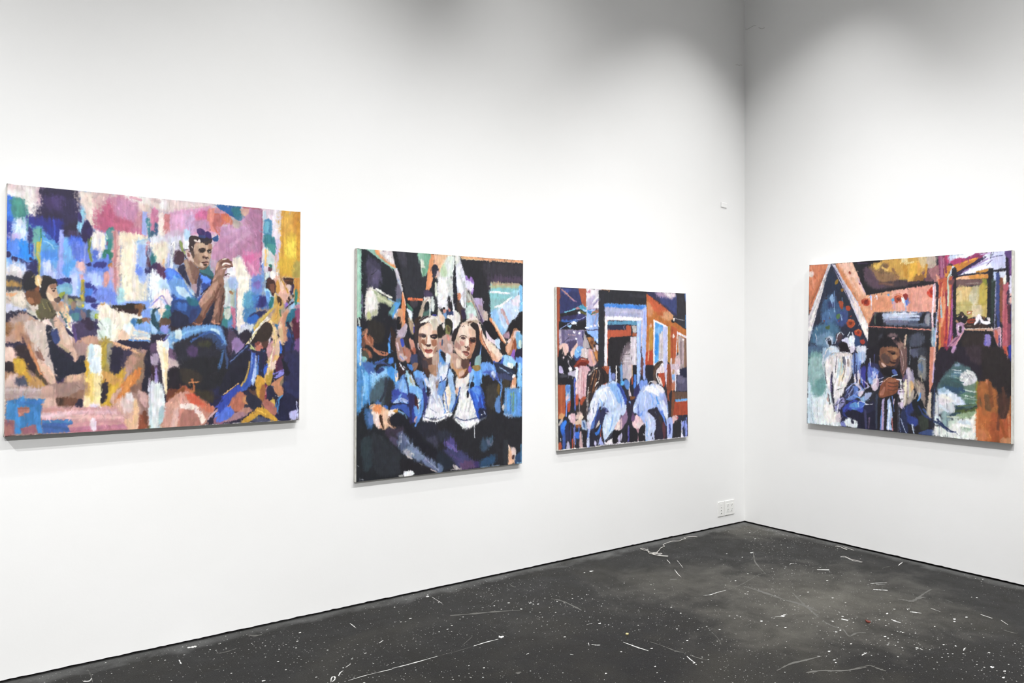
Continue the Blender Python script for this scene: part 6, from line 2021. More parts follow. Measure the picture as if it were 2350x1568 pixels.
s 38 44 55 20 1 0 523 1172 609 1220 630 1264 556 1289 524 1286
s 92 108 140 7 1 0 524 1245 556 1261 556 1289 524 1299
l 192 184 184 2 0.8 6 614 1290 685 1290
s 184 176 176 3 1 0 625 1263 641 1260 674 1291 641 1288
l 228 228 236 2 0.9 4 779 1033 782 1109
l 156 176 196 2 0.7 4 829 1294 967 1295
p 232 184 152 8 1 0 1038 1171 1060 1202 1084 1208 1091 1297 1037 1297
s 220 200 192 8 1 0 1060 1197 1090 1199 1094 1268 1073 1256
s 71 46 49 3 1 0 1067 1241 1085 1243 1079 1266 1067 1260
l 248 240 232 2 1 4 1040 1176 1046 1210
s 47 71 106 12 1 0 1103 1244 1142 1223 1142 1296 1091 1297
l 136 180 212 2 0.8 8 1109 1293 1142 1292
l 76 124 160 3 0.8 8 1138 1179 1140 1277
l 136 152 180 2 0.8 4 542 786 521 831
p 45 48 54 3 1 0 1001 1139 1033 1141 1034 1296 1002 1293
s 55 45 48 4 1 0 360 457 373 413 406 387 444 368 470 375 427 401 394 435 390 476 390 513 399 561 382 575 365 531
s 226 221 214 4 1 0 398 406 436 383 482 371 513 382 521 419 509 453 487 449 470 412 444 405 419 420
s 201 191 174 4 1 0 470 393 508 385 521 427 513 453 483 453 478 423
s 48 38 42 2 1 0 381 435 402 413 434 405 423 424 398 439 385 454
l 244 241 234 2 1 4 406 405 440 390 474 382
l 106 84 72 2 1 3 423 424 453 397
l 239 233 226 2 1 3 449 427 470 405
s 220 192 172 4 1 0 390 465 398 439 427 420 470 416 487 449 513 460 518 502 511 547 492 591 471 613 445 617 424 598 403 568 392 527
s 234 210 194 7 1 0 406 450 444 427 474 434 483 460 470 475 436 476 406 468
s 201 165 142 7 1 0 483 453 509 460 513 475 483 475
s 167 124 104 6 1 0 390 476 407 472 407 516 411 553 399 553 390 516
s 148 97 76 6 1 0 407 509 430 509 432 535 415 539
s 157 106 84 6 1 0 477 513 507 509 507 539 483 543
s 185 140 116 6 1 0 420 546 441 561 428 583 411 561
s 94 74 72 2 1 0 388 476 411 470 434 476 438 483 415 481 390 485
s 59 51 54 2 1 0 404 483 423 480 438 486 430 494 413 494
s 91 70 67 2 1 0 394 483 407 481 402 492 396 492
s 72 59 61 2 1 0 466 481 489 475 513 475 515 481 487 484 468 487
s 41 36 40 2 1 0 470 485 492 481 513 481 511 496 492 502 472 494
l 138 108 98 2 1 2 479 490 490 487 498 490
s 240 223 210 2 1 0 445 490 460 481 464 513 467 531 454 537 444 528
s 176 134 112 2 1 0 438 494 446 490 443 528 434 539
s 71 45 46 2 1 0 434 533 447 536 468 535 466 546 449 548 439 542
s 230 203 184 2 1 0 407 528 430 546 434 561 420 557
s 232 208 190 2 1 0 471 546 484 561 479 569 466 561
s 160 78 70 2 1 0 432 568 445 563 456 566 471 564 484 572 471 584 450 587 435 578
l 81 42 45 1 1 2 432 572 455 573 483 572
s 196 124 108 2 1 0 443 578 471 578 458 584
s 239 216 200 2 1 0 430 583 445 591 479 591 486 602 471 610 445 609 433 598
s 214 180 158 2 1 0 435 609 475 610 467 618 441 617
s 168 128 108 2 1 0 488 573 510 547 505 576 490 595
l 55 44 48 2 1 4 407 583 428 609 454 621 480 614
s 62 53 62 4 1 0 399 561 416 583 428 613 416 628 399 605 390 583
s 93 69 63 6 1 0 416 613 445 621 484 614 488 644 454 658 424 643
s 179 154 140 6 1 0 484 606 514 584 527 614 514 652 484 651
s 65 56 62 6 1 0 407 627 441 635 450 673 420 668
l 208 196 192 2 1 2 384 527 386 553 399 568
s 41 37 34 6 1 0 519 430 539 438 557 464 557 494 522 494 515 464
s 89 74 54 6 1 0 583 422 600 441 596 460 583 449
s 216 208 204 6 1 0 547 415 565 415 556 449
s 180 151 142 8 1 0 544 498 583 475 605 494 610 528 584 573 548 569
s 200 138 126 2 1 0 576 486 587 475 601 502 592 513
s 71 80 105 2 1 0 544 509 552 509 550 539 544 539
s 200 180 176 2 1 0 583 532 610 539 614 577 597 581
s 41 35 38 4 1 0 618 502 627 456 654 437 663 448 645 486 641 509 623 517
s 43 37 39 4 1 0 748 417 771 401 799 420 813 463 809 513 800 564 773 610 745 637 736 617 768 579 786 521 790 474 772 440
s 210 184 166 4 1 0 689 406 721 405 749 424 781 455 786 501 779 548 759 590 727 625 704 632 677 612 646 585 632 547 641 505 663 463 680 425
s 230 210 194 8 1 0 671 433 717 417 753 436 758 474 726 486 699 478 663 482
s 216 180 158 8 1 0 735 444 776 451 781 482 754 490
s 169 130 120 8 1 0 645 513 663 532 681 555 672 574 645 562 634 540
s 220 188 172 8 1 0 641 562 681 578 691 601 664 597
s 154 100 80 6 1 0 735 501 781 505 782 540 763 563 740 552
s 185 132 104 6 1 0 749 540 781 532 763 587 741 594
s 103 64 54 6 1 0 740 509 781 494 784 521 754 528
s 201 150 138 2 1 0 672 517 699 521 704 540 681 544
l 70 52 50 2 1 4 670 491 685 483 703 483 718 491
s 71 55 54 2 1 0 679 493 699 489 713 498 697 506 683 501
s 140 106 96 2 1 0 683 501 701 505 710 502 699 509
l 54 40 40 2 1 4 744 501 763 495 785 502
s 42 34 35 2 1 0 747 507 770 505 784 513 777 521 754 520
s 200 156 136 2 1 0 761 527 775 529 772 534
s 240 220 204 3 1 0 716 501 733 505 736 528 729 548 713 548 711 528
s 75 50 47 2 1 0 706 546 720 550 731 546 729 555 711 557
s 105 69 57 3 1 0 727 555 743 555 738 575 722 571
s 138 80 72 2 1 0 691 580 709 576 727 579 741 594 722 606 706 597
l 70 45 43 1 1 3 691 581 713 583 738 594
s 176 118 106 2 1 0 702 590 727 594 718 603
s 232 210 192 2 1 0 682 586 695 597 713 613 700 613 682 601
s 223 194 174 3 1 0 691 613 722 613 713 626 695 624
s 156 112 88 4 1 0 727 613 759 586 754 613 732 629
l 58 46 46 2 1 4 641 585 673 616 704 631 736 625
s 184 152 138 6 1 0 619 600 646 593 682 628 691 678 637 677
s 90 65 58 6 1 0 686 632 732 629 732 679 691 678
s 216 192 174 4 1 0 646 623 673 632 673 674 651 673
l 201 180 168 2 1 3 689 406 726 407
l 90 69 65 2 1 3 730 421 732 405 748 401
l 90 69 65 2 1 2 689 429 696 421 703 429
l 140 192 240 4 1 8 30 678 49 748 40 816
l 76 136 204 4 1 8 12 712 17 815
l 164 208 244 4 1 7 86 688 124 724
l 61 76 124 4 1 9 105 646 162 638 201 656
l 90 156 228 4 1 7 68 800 78 869
l 49 54 66 4 1 13 182 734 172 804 144 855
l 104 152 216 4 1 7 239 648 245 719
l 124 172 234 4 1 7 289 755 280 808 260 851
l 59 74 159 4 1 7 260 807 310 827
l 180 200 236 4 1 6 231 868 280 861 310 871
l 45 49 97 4 1 8 330 828 340 900 340 953
l 148 196 240 4 1 7 380 812 401 867 391 938
l 92 140 216 4 1 7 416 840 401 939 371 1009
l 200 218 244 4 1 6 339 712 360 775
l 122 168 228 4 1 8 400 696 431 760 441 814
l 223 230 242 4 1 7 462 734 483 816 525 900
l 232 232 238 4 1 8 483 761 473 852 453 941
l 184 188 204 4 1 5 504 817 546 910
l 244 244 246 4 1 6 442 977 505 990 568 975
l 92 124 192 4 1 5 540 727 567 819 589 930
l 240 232 216 4 1 9 588 792 589 894
l 148 184 232 4 1 7 620 794 610 913
l 58 88 156 4 1 5 675 795 653 878 621 932
l 232 232 236 4 1 8 697 806 675 898 665 962
l 196 196 200 4 1 6 730 882 709 946
l 246 246 248 4 1 7 643 989 709 1039 787 1016
l 46 80 175 4 1 9 752 826 786 922 804 979
l 108 160 236 4 1 7 786 828 808 885
l 60 108 212 4 1 7 819 829 843 925
l 32 36 54 4 1 7 832 953 855 982
l 124 176 236 4 1 7 818 697 830 773
l 74 96 176 4 1 8 875 707 922 756
l 140 180 232 4 1 6 898 670 933 709
l 47 56 74 4 1 10 956 690 1027 711 1063 731
l 144 168 204 4 1 4 968 681 1039 721
l 92 140 200 4 1 6 980 758 975 864
l 124 152 188 4 1 6 1016 837 1017 953
l 104 168 232 4 1 9 1088 859 1089 976
l 136 196 244 4 1 8 1123 743 1124 841
l 72 108 176 4 1 6 1052 867 1053 974
l 106 140 92 3 1 4 1076 839 1071 956
l 192 140 116 4 1 5 57 456 52 490 76 525
l 122 74 56 4 1 8 76 482 90 525
l 184 120 96 4 1 5 85 542 123 568 181 582
l 138 90 68 4 1 6 53 559 67 576
l 60 90 160 4 1 5 114 637 181 612
l 216 196 200 4 1 5 249 525 259 569
l 160 96 76 4 1 7 288 560 298 596
l 200 148 132 4 1 6 328 507 348 561
l 86 50 44 4 1 7 338 570 353 588
l 136 144 184 4 1 5 269 604 289 622
l 41 38 37 4 1 8 303 490 318 525
l 176 164 176 4 1 6 258 455 288 490 308 454
l 216 144 96 4 1 6 287 295 297 366
l 232 236 240 4 1 5 327 347 337 392
l 59 54 53 4 1 6 307 357 319 401
l 192 176 152 4 1 5 342 392 357 427
l 232 230 226 4 1 12 542 161 563 233 553 288
l 212 216 200 4 1 10 500 171 505 244
l 184 168 152 4 1 6 408 373 428 291 448 264
l 216 212 204 4 1 6 459 263 464 327 459 372
l 58 58 63 4 1 6 438 300 444 336
l 240 240 242 4 1 10 659 63 681 155 693 210
l 200 200 204 4 1 8 670 118 715 228
l 164 156 152 4 1 8 737 208 782 301 816 375
l 228 208 192 4 1 8 816 413 840 479 897 527 967 585
l 240 220 204 4 1 6 862 508 944 575
l 140 76 56 4 1 4 828 451 840 508 898 603
l 232 204 180 3 1 5 908 384 966 460 1014 527
l 30 30 34 3 1 6 873 413 931 469 966 498
l 200 220 244 4 1 9 966 373 1001 430
l 140 188 228 4 1 7 919 336 966 392
l 232 236 240 4 1 5 965 296 1059 236
l 208 184 188 4 1 6 977 325 1013 382
l 176 120 88 4 1 6 1061 498 1074 566
l 224 184 152 4 1 5 1037 508 1026 575
l 35 34 39 4 1 11 1060 391 1108 371
l 124 136 168 5 1 10 291 1066 362 1142 444 1212
l 92 100 132 5 1 11 281 1038 311 1111
l 168 172 192 4 1 4 281 1047 277 1100
l 200 196 196 4 1 3 342 1167 362 1178
l 152 160 188 4 1 6 444 1212 528 1284
l 52 49 59 5 1 13 212 1042 252 1072
l 108 92 152 5 1 10 580 1123 623 1154 656 1184
l 74 69 112 5 1 12 612 1199 700 1253
l 47 75 107 5 1 13 856 1249 925 1245
l 61 84 103 5 1 11 902 1147 913 1110
l 236 234 234 4 1 8 302 1297 332 1292
'''
make_painting('tall painting of two pale-faced young people in blue jackets side by side', [[-3.4201, -0.032, 2.0009], [-2.2744, -0.032, 2.0021], [-2.2846, -0.032, 0.702], [-3.4275, -0.032, 0.7051]], (1144, 1298), 0.0040, 1, decode(STROKES_2), [(453, 503, 170), (709, 520, 176), (453, 516, 130), (704, 521, 152)], 2.30, 9, 'oil paintings hung on the white walls')
STROKES_3 = r'''
p 43 42 49 1 1 0 1 -8 1290 -60 1259 1207 -14 1100
p 160 80 56 2 1 0 1 -2 29 -1 26 152 16 419 9 464 -1 467
l 140 68 48 2 0.7 6 5 3 -2 419
l 228 216 220 1 0.9 3 30 2 29 10
p 53 59 103 3 1 0 32 4 190 -0 219 109 139 138 56 170 24 174
s 48 53 93 17 1 0 38 47 165 24 204 102 115 135 42 148
s 61 74 135 13 1 0 43 17 116 10 96 37 58 39
l 176 132 132 2 1 9 44 13 96 49 150 88
l 140 108 148 2 0.7 5 115 74 174 95
p 160 84 60 2 1 0 190 1 261 -1 258 131 221 109
p 220 212 220 3 1 0 263 1 399 -0 392 128 314 138 263 143
s 180 172 200 10 1 0 270 77 336 44 336 83 314 130 274 131
l 240 234 238 2 1 7 315 99 346 67 393 43
l 156 148 184 2 1 11 325 114 367 74 395 62
s 236 228 232 10 1 0 286 4 347 5 306 45 275 39
s 200 136 156 6 1 0 270 24 296 11 291 27
s 232 224 232 10 1 0 351 106 393 74 392 124 356 125
s 168 160 192 6 1 0 274 127 345 137 387 124 366 140 284 142
p 192 136 96 3 1 0 402 1 480 2 475 134 428 147 419 229 387 225 392 132
l 204 156 120 3 0.8 23 451 9 444 135
l 168 116 80 2 0.7 7 415 7 402 136
p 184 120 80 3 1 0 389 140 425 143 417 190 442 220 474 236 472 462 457 566 405 565 387 422
l 220 168 128 2 0.8 13 407 143 401 221 409 345
l 196 88 56 2 0.9 32 452 251 445 384 436 566
l 224 176 140 2 0.8 7 427 205 468 240 467 306
l 160 104 68 2 0.7 13 404 345 395 538
p 55 53 96 2 1 0 428 147 480 142 476 228 448 189
p 192 92 56 2 1 0 422 166 448 193 476 232 463 228 432 209
p 76 148 176 2 1 0 58 168 154 138 224 109 259 131 258 162 208 142 139 149
p 168 120 128 2 1 0 159 134 189 127 203 140 173 147
l 120 188 216 2 1 7 75 166 154 145
s 168 200 232 2 1 0 228 136 258 150 258 158 233 151
p 38 37 42 3 1 0 32 181 114 161 203 144 182 201 172 209 31 211
s 92 92 48 3 1 0 203 152 258 169 258 185 213 167
p 52 49 86 6 1 0 31 196 173 179 213 170 258 185 255 208 172 228 40 230
s 61 61 105 6 1 0 178 179 253 181 242 208 177 217
p 33 34 39 3 1 0 17 230 133 229 257 231 256 288 241 280 16 282
s 60 96 168 6 1 0 45 218 104 218 172 213 172 228 45 230
s 228 240 252 2 1 0 183 167 198 159 210 170 198 176
s 236 244 252 2 1 0 123 236 148 225 172 236 162 245 128 246
l 140 156 208 2 1 6 30 275 89 248 133 229
s 168 208 240 2 1 0 91 255 127 251 117 266 98 263
l 180 188 228 1 1 3 172 213 202 212 258 189
p 156 184 236 3 1 0 261 146 314 141 386 159 381 279 259 284
l 180 200 244 2 0.7 18 283 177 277 269
p 136 164 216 3 1 0 308 184 381 163 379 275 322 276
l 168 148 168 2 0.6 11 355 183 323 261
p 68 132 196 2 1 0 268 146 309 153 298 176 268 162
p 168 120 96 2 1 0 309 157 386 136 389 155 309 178
l 76 108 76 2 1 7 303 174 345 162
l 216 148 128 2 0.8 4 314 182 344 175
l 232 236 248 1 0.9 3 262 1 257 284
s 240 236 232 1 1 0 367 223 416 223 416 256 395 266 366 256
s 232 224 236 1 1 0 328 245 346 245 348 256 328 259
s 232 236 248 1 1 0 292 253 310 255 307 266 292 265
s 220 228 248 1 1 0 244 267 267 263 287 267 261 276
l 54 57 99 1 1 4 256 280 312 282 379 279
l 180 164 180 1 1 3 18 283 256 288 384 285
p 140 176 236 2 1 0 261 288 384 287 382 391 321 345 271 315
l 184 204 244 2 0.8 5 384 287 379 561
s 212 228 252 2 1 0 347 345 362 341 362 360 349 360
p 128 120 156 6 1 0 16 286 241 288 239 414 199 421 139 451 86 420 19 401
s 92 84 116 10 1 0 40 293 64 289 63 364 43 368
s 112 104 136 10 1 0 73 297 181 296 170 345 87 338
l 192 180 192 2 0.8 17 25 293 29 382
l 200 168 160 2 0.8 3 97 315 161 323
l 59 53 69 2 0.8 3 58 364 102 334
s 244 240 248 1 1 0 139 292 156 290 159 302 141 302
s 240 236 248 1 1 0 183 304 201 300 203 313 186 313
s 232 228 240 1 1 0 158 341 173 340 173 351 160 351
s 212 204 216 3 1 0 145 368 175 360 175 379 145 379
l 53 53 84 2 1 8 226 296 225 345
s 72 65 96 6 1 0 82 364 170 357 140 405 91 401
s 60 53 88 6 1 0 96 398 125 402 115 432 101 428
p 168 160 164 3 1 0 236 307 256 318 290 406 234 410 224 391
s 32 32 37 3 1 0 241 288 261 303 321 337 331 368 285 345 256 322
p 140 96 68 3 1 0 255 330 321 337 341 384 376 422 380 530 344 518 310 422
l 41 34 36 2 1 4 255 326 300 406 354 503
s 176 124 72 3 1 0 270 337 291 337 290 360 280 360
s 102 61 40 3 1 0 290 360 316 360 310 383 295 376
s 216 204 216 3 1 0 341 387 372 395 366 426 346 414
s 192 128 72 3 1 0 330 433 350 434 355 484 334 468
s 200 180 176 3 1 0 320 403 335 407 335 430 322 426
s 45 45 62 3 1 0 320 383 336 384 333 399 323 399
s 224 188 180 6 1 0 19 390 53 375 87 383 98 413 81 465 61 450 23 420
s 232 200 192 3 1 0 115 432 140 405 160 383 180 379 170 402 140 420 134 469 119 465
s 124 176 228 6 1 0 150 409 189 394 229 406 209 436 198 463 149 469
l 200 224 248 2 1 4 159 413 198 451
l 60 120 200 2 1 5 169 443 209 432
s 58 68 118 3 1 0 149 462 198 455 208 474 173 492 153 488
s 200 184 188 6 1 0 209 417 269 414 279 444 268 475 208 463
l 168 156 164 2 0.8 5 229 421 228 467
l 228 216 220 2 0.8 6 254 421 253 475
p 200 160 164 6 1 0 279 406 310 422 349 511 318 537 277 528 268 479
l 216 168 144 3 1 13 299 437 323 514
s 33 34 39 6 1 0 8 471 23 420 47 416 61 461 95 439 110 469 144 477 148 511 123 525 89 543 22 556 7 556
s 224 208 216 3 1 0 47 468 56 464 56 479
l 240 232 236 2 1 3 95 454 124 480
l 192 180 196 2 1 3 85 487 109 533
s 137 57 42 3 1 0 178 492 208 474 258 482 278 505 237 528 187 538 143 533
s 95 37 31 3 1 0 198 504 258 509 227 527 168 534
l 200 164 160 2 1 3 208 482 258 486
s 200 160 176 3 1 0 187 538 257 532 287 562 182 560
s 224 220 236 3 1 0 153 533 177 538 172 549 153 545
s 236 232 240 3 1 0 94 540 114 533 128 555 103 558
s 59 53 69 6 1 0 349 507 391 500 405 565 348 564
p 43 44 50 2 1 0 376 6 843 1 841 97 431 99 423 580 361 579
l 56 56 64 3 0.7 24 685 32 820 36
p 112 164 236 7 1 0 431 99 841 99 835 133 431 127
s 68 132 216 7 1 0 447 103 796 106 790 130 478 122
p 172 174 204 7 1 0 436 123 807 130 811 191 430 189
l 192 188 212 3 0.7 14 585 151 795 150
l 156 160 196 3 0.6 14 477 165 749 175
p 236 232 240 3 1 0 430 187 584 184 811 191 794 215 455 212 444 581 418 580
l 252 248 252 2 0.8 12 450 200 794 199
p 92 148 180 3 1 0 455 220 743 216 740 244 455 247
p 42 45 67 3 1 0 455 247 681 241 681 277 454 282
l 156 140 168 2 1 5 605 246 615 277
p 180 88 64 3 1 0 454 282 631 281 632 249 681 249 683 321 549 329 453 333
p 180 176 176 3 1 0 687 249 739 248 738 300 700 301
p 160 88 60 2 1 0 697 301 738 304 738 324 691 325
p 38 36 40 3 1 0 458 345 581 329 669 329 667 559 449 581
s 108 96 104 18 1 0 612 408 668 376 668 520 588 526 579 479
s 188 176 184 15 1 0 623 440 669 432 667 528 600 511
l 59 53 59 2 0.8 4 601 455 666 452
l 220 208 216 2 0.8 3 611 483 666 484
p 208 200 208 3 1 0 674 329 735 328 731 537 670 532
l 156 148 156 2 0.7 3 678 400 734 403
l 75 68 75 2 0.7 4 685 464 685 488
l 228 220 228 2 0.8 14 713 345 709 520
p 168 196 244 3 1 0 740 216 788 207 775 589 733 588
l 144 164 220 2 0.8 10 776 240 770 401
l 200 220 252 2 0.8 8 754 240 747 561
p 224 208 216 3 1 0 788 203 805 207 797 344 780 441
p 176 188 240 3 1 0 807 118 841 109 844 239 820 590 797 590 786 441 794 320
l 140 152 216 2 0.8 11 823 150 821 239
l 156 188 248 2 0.8 14 803 320 809 563
l 60 43 54 2 1 6 780 401 775 441
s 106 69 65 3 1 0 777 481 799 490 797 590 775 589
p 184 112 60 3 1 0 843 15 1266 276 1270 361 1053 535 901 544 821 539 844 239
s 192 96 64 15 1 0 849 23 923 57 1098 144 1074 161 944 147 898 115
s 208 144 104 15 1 0 853 76 898 115 903 156 874 181 852 157
s 212 156 116 16 1 0 979 155 1074 140 1122 169 1109 194 1061 203 990 179
s 180 96 56 11 1 0 944 164 1014 171 991 138
l 216 168 136 3 0.8 12 873 247 871 320 850 499
l 228 208 204 3 0.8 15 884 238 884 263
s 184 136 64 11 1 0 866 279 901 271 898 401 874 442
p 176 72 48 7 1 0 829 442 901 422 898 540 824 539
l 224 184 144 2 0.8 10 857 442 850 503
p 55 55 85 2 1 0 849 1 947 1 1162 8 1164 176 1122 165 981 72 860 23
s 61 70 115 16 1 0 994 30 1162 25 1159 151 1087 119 993 72
s 168 144 176 20 1 0 947 3 1030 0 1137 17 1101 44 1017 30 958 27
s 232 220 224 16 1 0 1030 0 1138 5 1137 26 1089 36 1053 20
p 52 51 58 3 1 0 1165 2 1254 1 1251 272 1127 210 1122 177 1161 176
p 80 112 168 3 1 0 1253 2 1266 1 1262 64 1253 48
l 76 128 180 2 1 8 1260 166 1257 259
l 208 204 212 2 0.8 3 1127 190 1243 205
s 34 34 39 3 1 0 1097 203 1133 194 1133 219 1109 219
s 232 220 216 2 1 0 1115 194 1139 189 1127 210
p 240 236 244 2 1 0 911 199 1063 251 1052 596 900 592
p 92 164 228 2 1 0 928 219 1009 247 1006 287 975 320 960 508 916 524
s 132 188 240 7 1 0 930 271 1000 262 964 320 935 312
s 60 140 220 7 1 0 929 320 958 320 949 443 920 463
p 192 196 236 3 1 0 1009 253 1054 259 1046 596 1005 595
p 200 192 196 7 1 0 970 303 1006 291 1007 484 960 508
l 232 228 232 2 0.8 10 994 291 975 361
l 168 160 152 2 0.8 10 992 381 990 464
p 172 132 64 3 1 0 1063 253 1093 244 1083 535 1057 506
p 180 92 60 3 1 0 1093 244 1162 269 1152 445 1125 544 1086 527
s 236 220 216 3 1 0 1097 323 1119 307 1136 323 1118 338
l 156 76 48 3 0.8 15 1107 278 1102 486
p 236 228 236 3 1 0 1161 288 1274 327 1274 344 1179 311 1167 311 1151 486 1142 486
p 168 152 152 3 1 0 1173 315 1240 340 1234 572 1185 571 1175 487
l 212 200 200 3 0.8 12 1179 336 1175 466
l 128 108 116 3 0.8 15 1202 369 1198 529
l 192 172 180 3 0.8 13 1227 369 1217 529
p 124 92 80 3 1 0 1240 336 1274 344 1269 551 1234 563
l 160 132 104 3 0.7 8 1246 361 1238 551
s 240 228 228 3 1 0 1215 344 1237 344 1233 361 1221 359
p 180 112 76 7 1 0 1087 502 1139 486 1124 598 1085 597
s 224 204 208 7 1 0 1084 502 1102 498 1094 597 1082 597
s 216 188 192 7 1 0 1139 486 1181 470 1185 571 1148 598 1124 598
s 45 45 68 7 1 0 1179 575 1268 568 1268 601 1178 599
s 78 65 58 3 1 0 906 552 936 520 995 509 1000 521 965 545 934 593 900 592
s 236 228 228 3 1 0 947 566 994 525 1006 538 981 594 940 593
s 192 112 80 3 1 0 1047 543 1065 527 1082 597 1052 596
s 57 45 42 3 1 0 1054 510 1083 544 1079 577 1059 535
p 33 34 40 3 1 0 824 539 898 540 897 592 823 590
p 32 33 39 3 1 0 692 532 734 537 733 588 691 587
s 180 168 176 7 1 0 588 526 687 524 686 587 587 584
p 108 148 196 3 1 0 545 537 588 534 590 585 544 583
p 43 43 51 10 1 0 2 600 597 617 588 1096 -0 1086
s 33 34 40 6 1 0 8 526 89 528 79 573 50 602 16 578
s 192 184 224 3 1 0 15 527 36 527 50 568 26 575 14 564
s 184 180 200 3 1 0 98 569 157 556 177 560 166 605 122 592 93 584
s 240 236 244 2 1 0 157 560 180 552 171 631 161 631
l 232 228 236 2 1 4 43 590 52 576
s 64 64 74 6 1 0 26 582 79 588 79 606 30 605
p 34 34 39 3 1 0 2 604 147 601 139 799 114 865 112 652 6 648
p 164 84 56 3 1 0 1 650 66 652 63 847 41 879 0 877
l 184 106 68 2 0.7 13 34 660 27 860
l 140 68 48 2 0.7 8 11 660 8 822
s 200 148 104 6 1 0 18 844 56 854 36 875 8 873
p 128 168 220 2 1 0 66 650 109 654 105 767 76 803 67 766
s 224 196 204 2 1 0 72 729 92 711 91 741 72 758
s 92 136 208 3 1 0 73 658 107 663 92 700 72 692
s 168 76 56 2 1 0 81 774 108 767 102 827 85 830
l 124 148 224 2 1 8 76 781 70 862
s 92 112 200 6 1 0 142 623 156 623 154 807 144 814 140 717
p 212 172 180 6 1 0 187 530 267 532 277 555 256 607 244 744 194 756 155 725 151 642 176 620
l 232 204 208 3 0.8 10 207 561 194 719
l 184 124 132 2 0.8 9 231 580 224 720
l 236 220 220 2 0.8 7 171 605 160 710
s 180 84 60 6 1 0 155 732 175 722 179 771 163 800 154 792
s 168 80 56 6 1 0 194 764 224 739 249 744 223 788 203 817
s 50 43 44 10 1 0 163 800 213 795 244 759 252 873 231 909 192 892 163 860
l 152 136 140 2 1 7 184 771 188 839
s 56 43 39 6 1 0 276 608 307 563 338 545 390 557 451 597 456 636 398 662 357 664 305 708 284 776 263 782 249 744 255 676
s 41 37 38 6 1 0 369 545 411 534 441 582 441 620 398 646 368 611
s 160 80 56 3 1 0 307 574 328 548 358 564 353 583 317 594
s 105 65 50 3 1 0 276 646 317 624 326 663 274 714
s 196 140 92 3 1 0 315 693 336 663 357 664 325 713
l 240 232 228 2 1 7 276 593 307 559 328 540
l 244 236 232 2 1 8 326 697 346 671
l 236 228 224 2 1 6 348 549 374 568
l 140 108 92 2 1 4 286 623 260 691
l 216 200 188 2 1 4 301 658 290 681
l 236 224 224 2 0.8 4 251 744 252 835
l 180 164 164 2 0.8 4 263 782 252 865
l 156 60 40 2 0.8 6 400 542 452 582
p 176 90 60 3 1 0 411 534 463 535 457 590 441 578
p 156 180 240 3 1 0 466 536 479 536 488 637 461 648
s 116 128 184 7 1 0 488 594 520 587 520 630 493 626
l 244 240 244 2 1 10 532 537 530 650
p 42 40 44 3 1 0 540 537 567 538 565 651 538 651
l 92 136 184 2 1 23 583 538 581 652
p 35 32 36 3 1 0 479 536 524 537 523 578 478 577
s 184 200 236 10 1 0 272 874 278 806 299 754 325 713 382 676 450 652 493 641 540 655 572 703 587 758 591 837 574 891 509 911 457 884 406 828 355 802 334 824
s 216 224 244 10 1 0 335 717 408 689 449 714 459 761 407 766 355 748 324 770
s 232 232 244 10 1 0 377 695 418 689 439 729 397 742
s 128 176 236 10 1 0 461 664 524 670 566 726 576 789 544 772 491 723
s 60 100 196 10 1 0 535 662 596 688 594 774 571 750
s 84 144 228 7 1 0 522 779 576 774 580 813 543 819
s 164 196 240 10 1 0 407 766 491 754 533 787 543 835 468 831 416 805
s 108 156 224 6 1 0 324 762 355 748 344 794 329 801
s 196 216 184 3 1 0 475 742 491 739 491 754
l 168 168 200 2 1 4 385 811 376 765
l 240 240 248 2 1 6 304 777 283 836
l 232 236 248 2 1 6 406 797 397 750
l 53 53 84 2 1 6 450 656 439 682
l 192 92 60 2 1 4 409 662 440 651
s 228 228 240 6 1 0 252 880 272 843 304 792 345 771 354 825 333 877 301 929 275 988 260 979 261 926
s 59 53 53 3 1 0 273 836 283 829 282 874 272 874
s 57 60 76 3 1 0 302 876 313 815 320 861
s 92 124 192 6 1 0 302 914 343 855 364 864 342 916 301 970 280 980 291 936
s 53 55 98 3 1 0 344 840 369 833 374 880 332 946 322 930
s 43 43 70 6 1 0 373 903 406 828 437 837 452 857 426 863 404 904 393 950 377 964
s 54 57 113 3 1 0 395 827 416 820 442 837 437 852
s 180 204 240 6 1 0 415 882 457 865 489 855 542 881 574 891 519 958 476 1009 433 1053 412 1074 393 973
s 224 232 244 6 1 0 436 875 468 873 456 923 425 921
s 148 188 236 7 1 0 456 915 510 887 498 957 466 985
s 208 220 244 6 1 0 403 966 456 954 454 1023 417 1048
s 236 228 236 6 1 0 417 1063 464 1051 491 1041 490 1080 422 1079
l 45 45 65 2 1 5 486 1018 433 1053
s 35 33 38 3 1 0 417 1055 438 1053 428 1068
l 208 216 244 2 1 4 421 855 489 863
s 232 204 204 7 1 0 508 973 546 921 584 907 591 931 590 978 550 991 513 989
s 240 220 216 7 1 0 524 974 551 952 583 962 561 988
s 140 116 160 7 1 0 552 905 592 884 592 916 584 923
s 30 28 32 7 1 0 497 991 550 995 590 986 588 1088 495 1084
s 192 188 220 7 1 0 533 1045 561 1019 577 1020 571 1059 544 1069
s 224 220 240 3 1 0 527 1079 549 1069 588 1080 588 1088
s 224 188 196 6 1 0 99 856 143 848 152 882 142 919 113 921 103 894
s 204 176 168 6 1 0 153 867 183 839 212 855 202 877 157 890
s 232 224 228 3 1 0 89 863 109 857 104 886 94 882
s 216 188 168 3 1 0 147 904 202 889 211 938 171 939 142 926
s 140 80 48 2 1 0 152 927 201 930 196 945 161 946
s 228 208 192 3 1 0 192 862 222 871 207 893 182 891
s 164 180 208 6 1 0 206 908 231 898 251 933 250 971 225 969 206 945
s 76 104 152 3 1 0 216 908 236 932 236 955 221 946
s 212 204 224 6 1 0 251 910 281 927 280 973 256 956
s 176 168 164 3 1 0 7 903 36 879 36 897 7 925
s 60 124 220 6 1 0 26 919 55 891 74 900 54 957 21 959
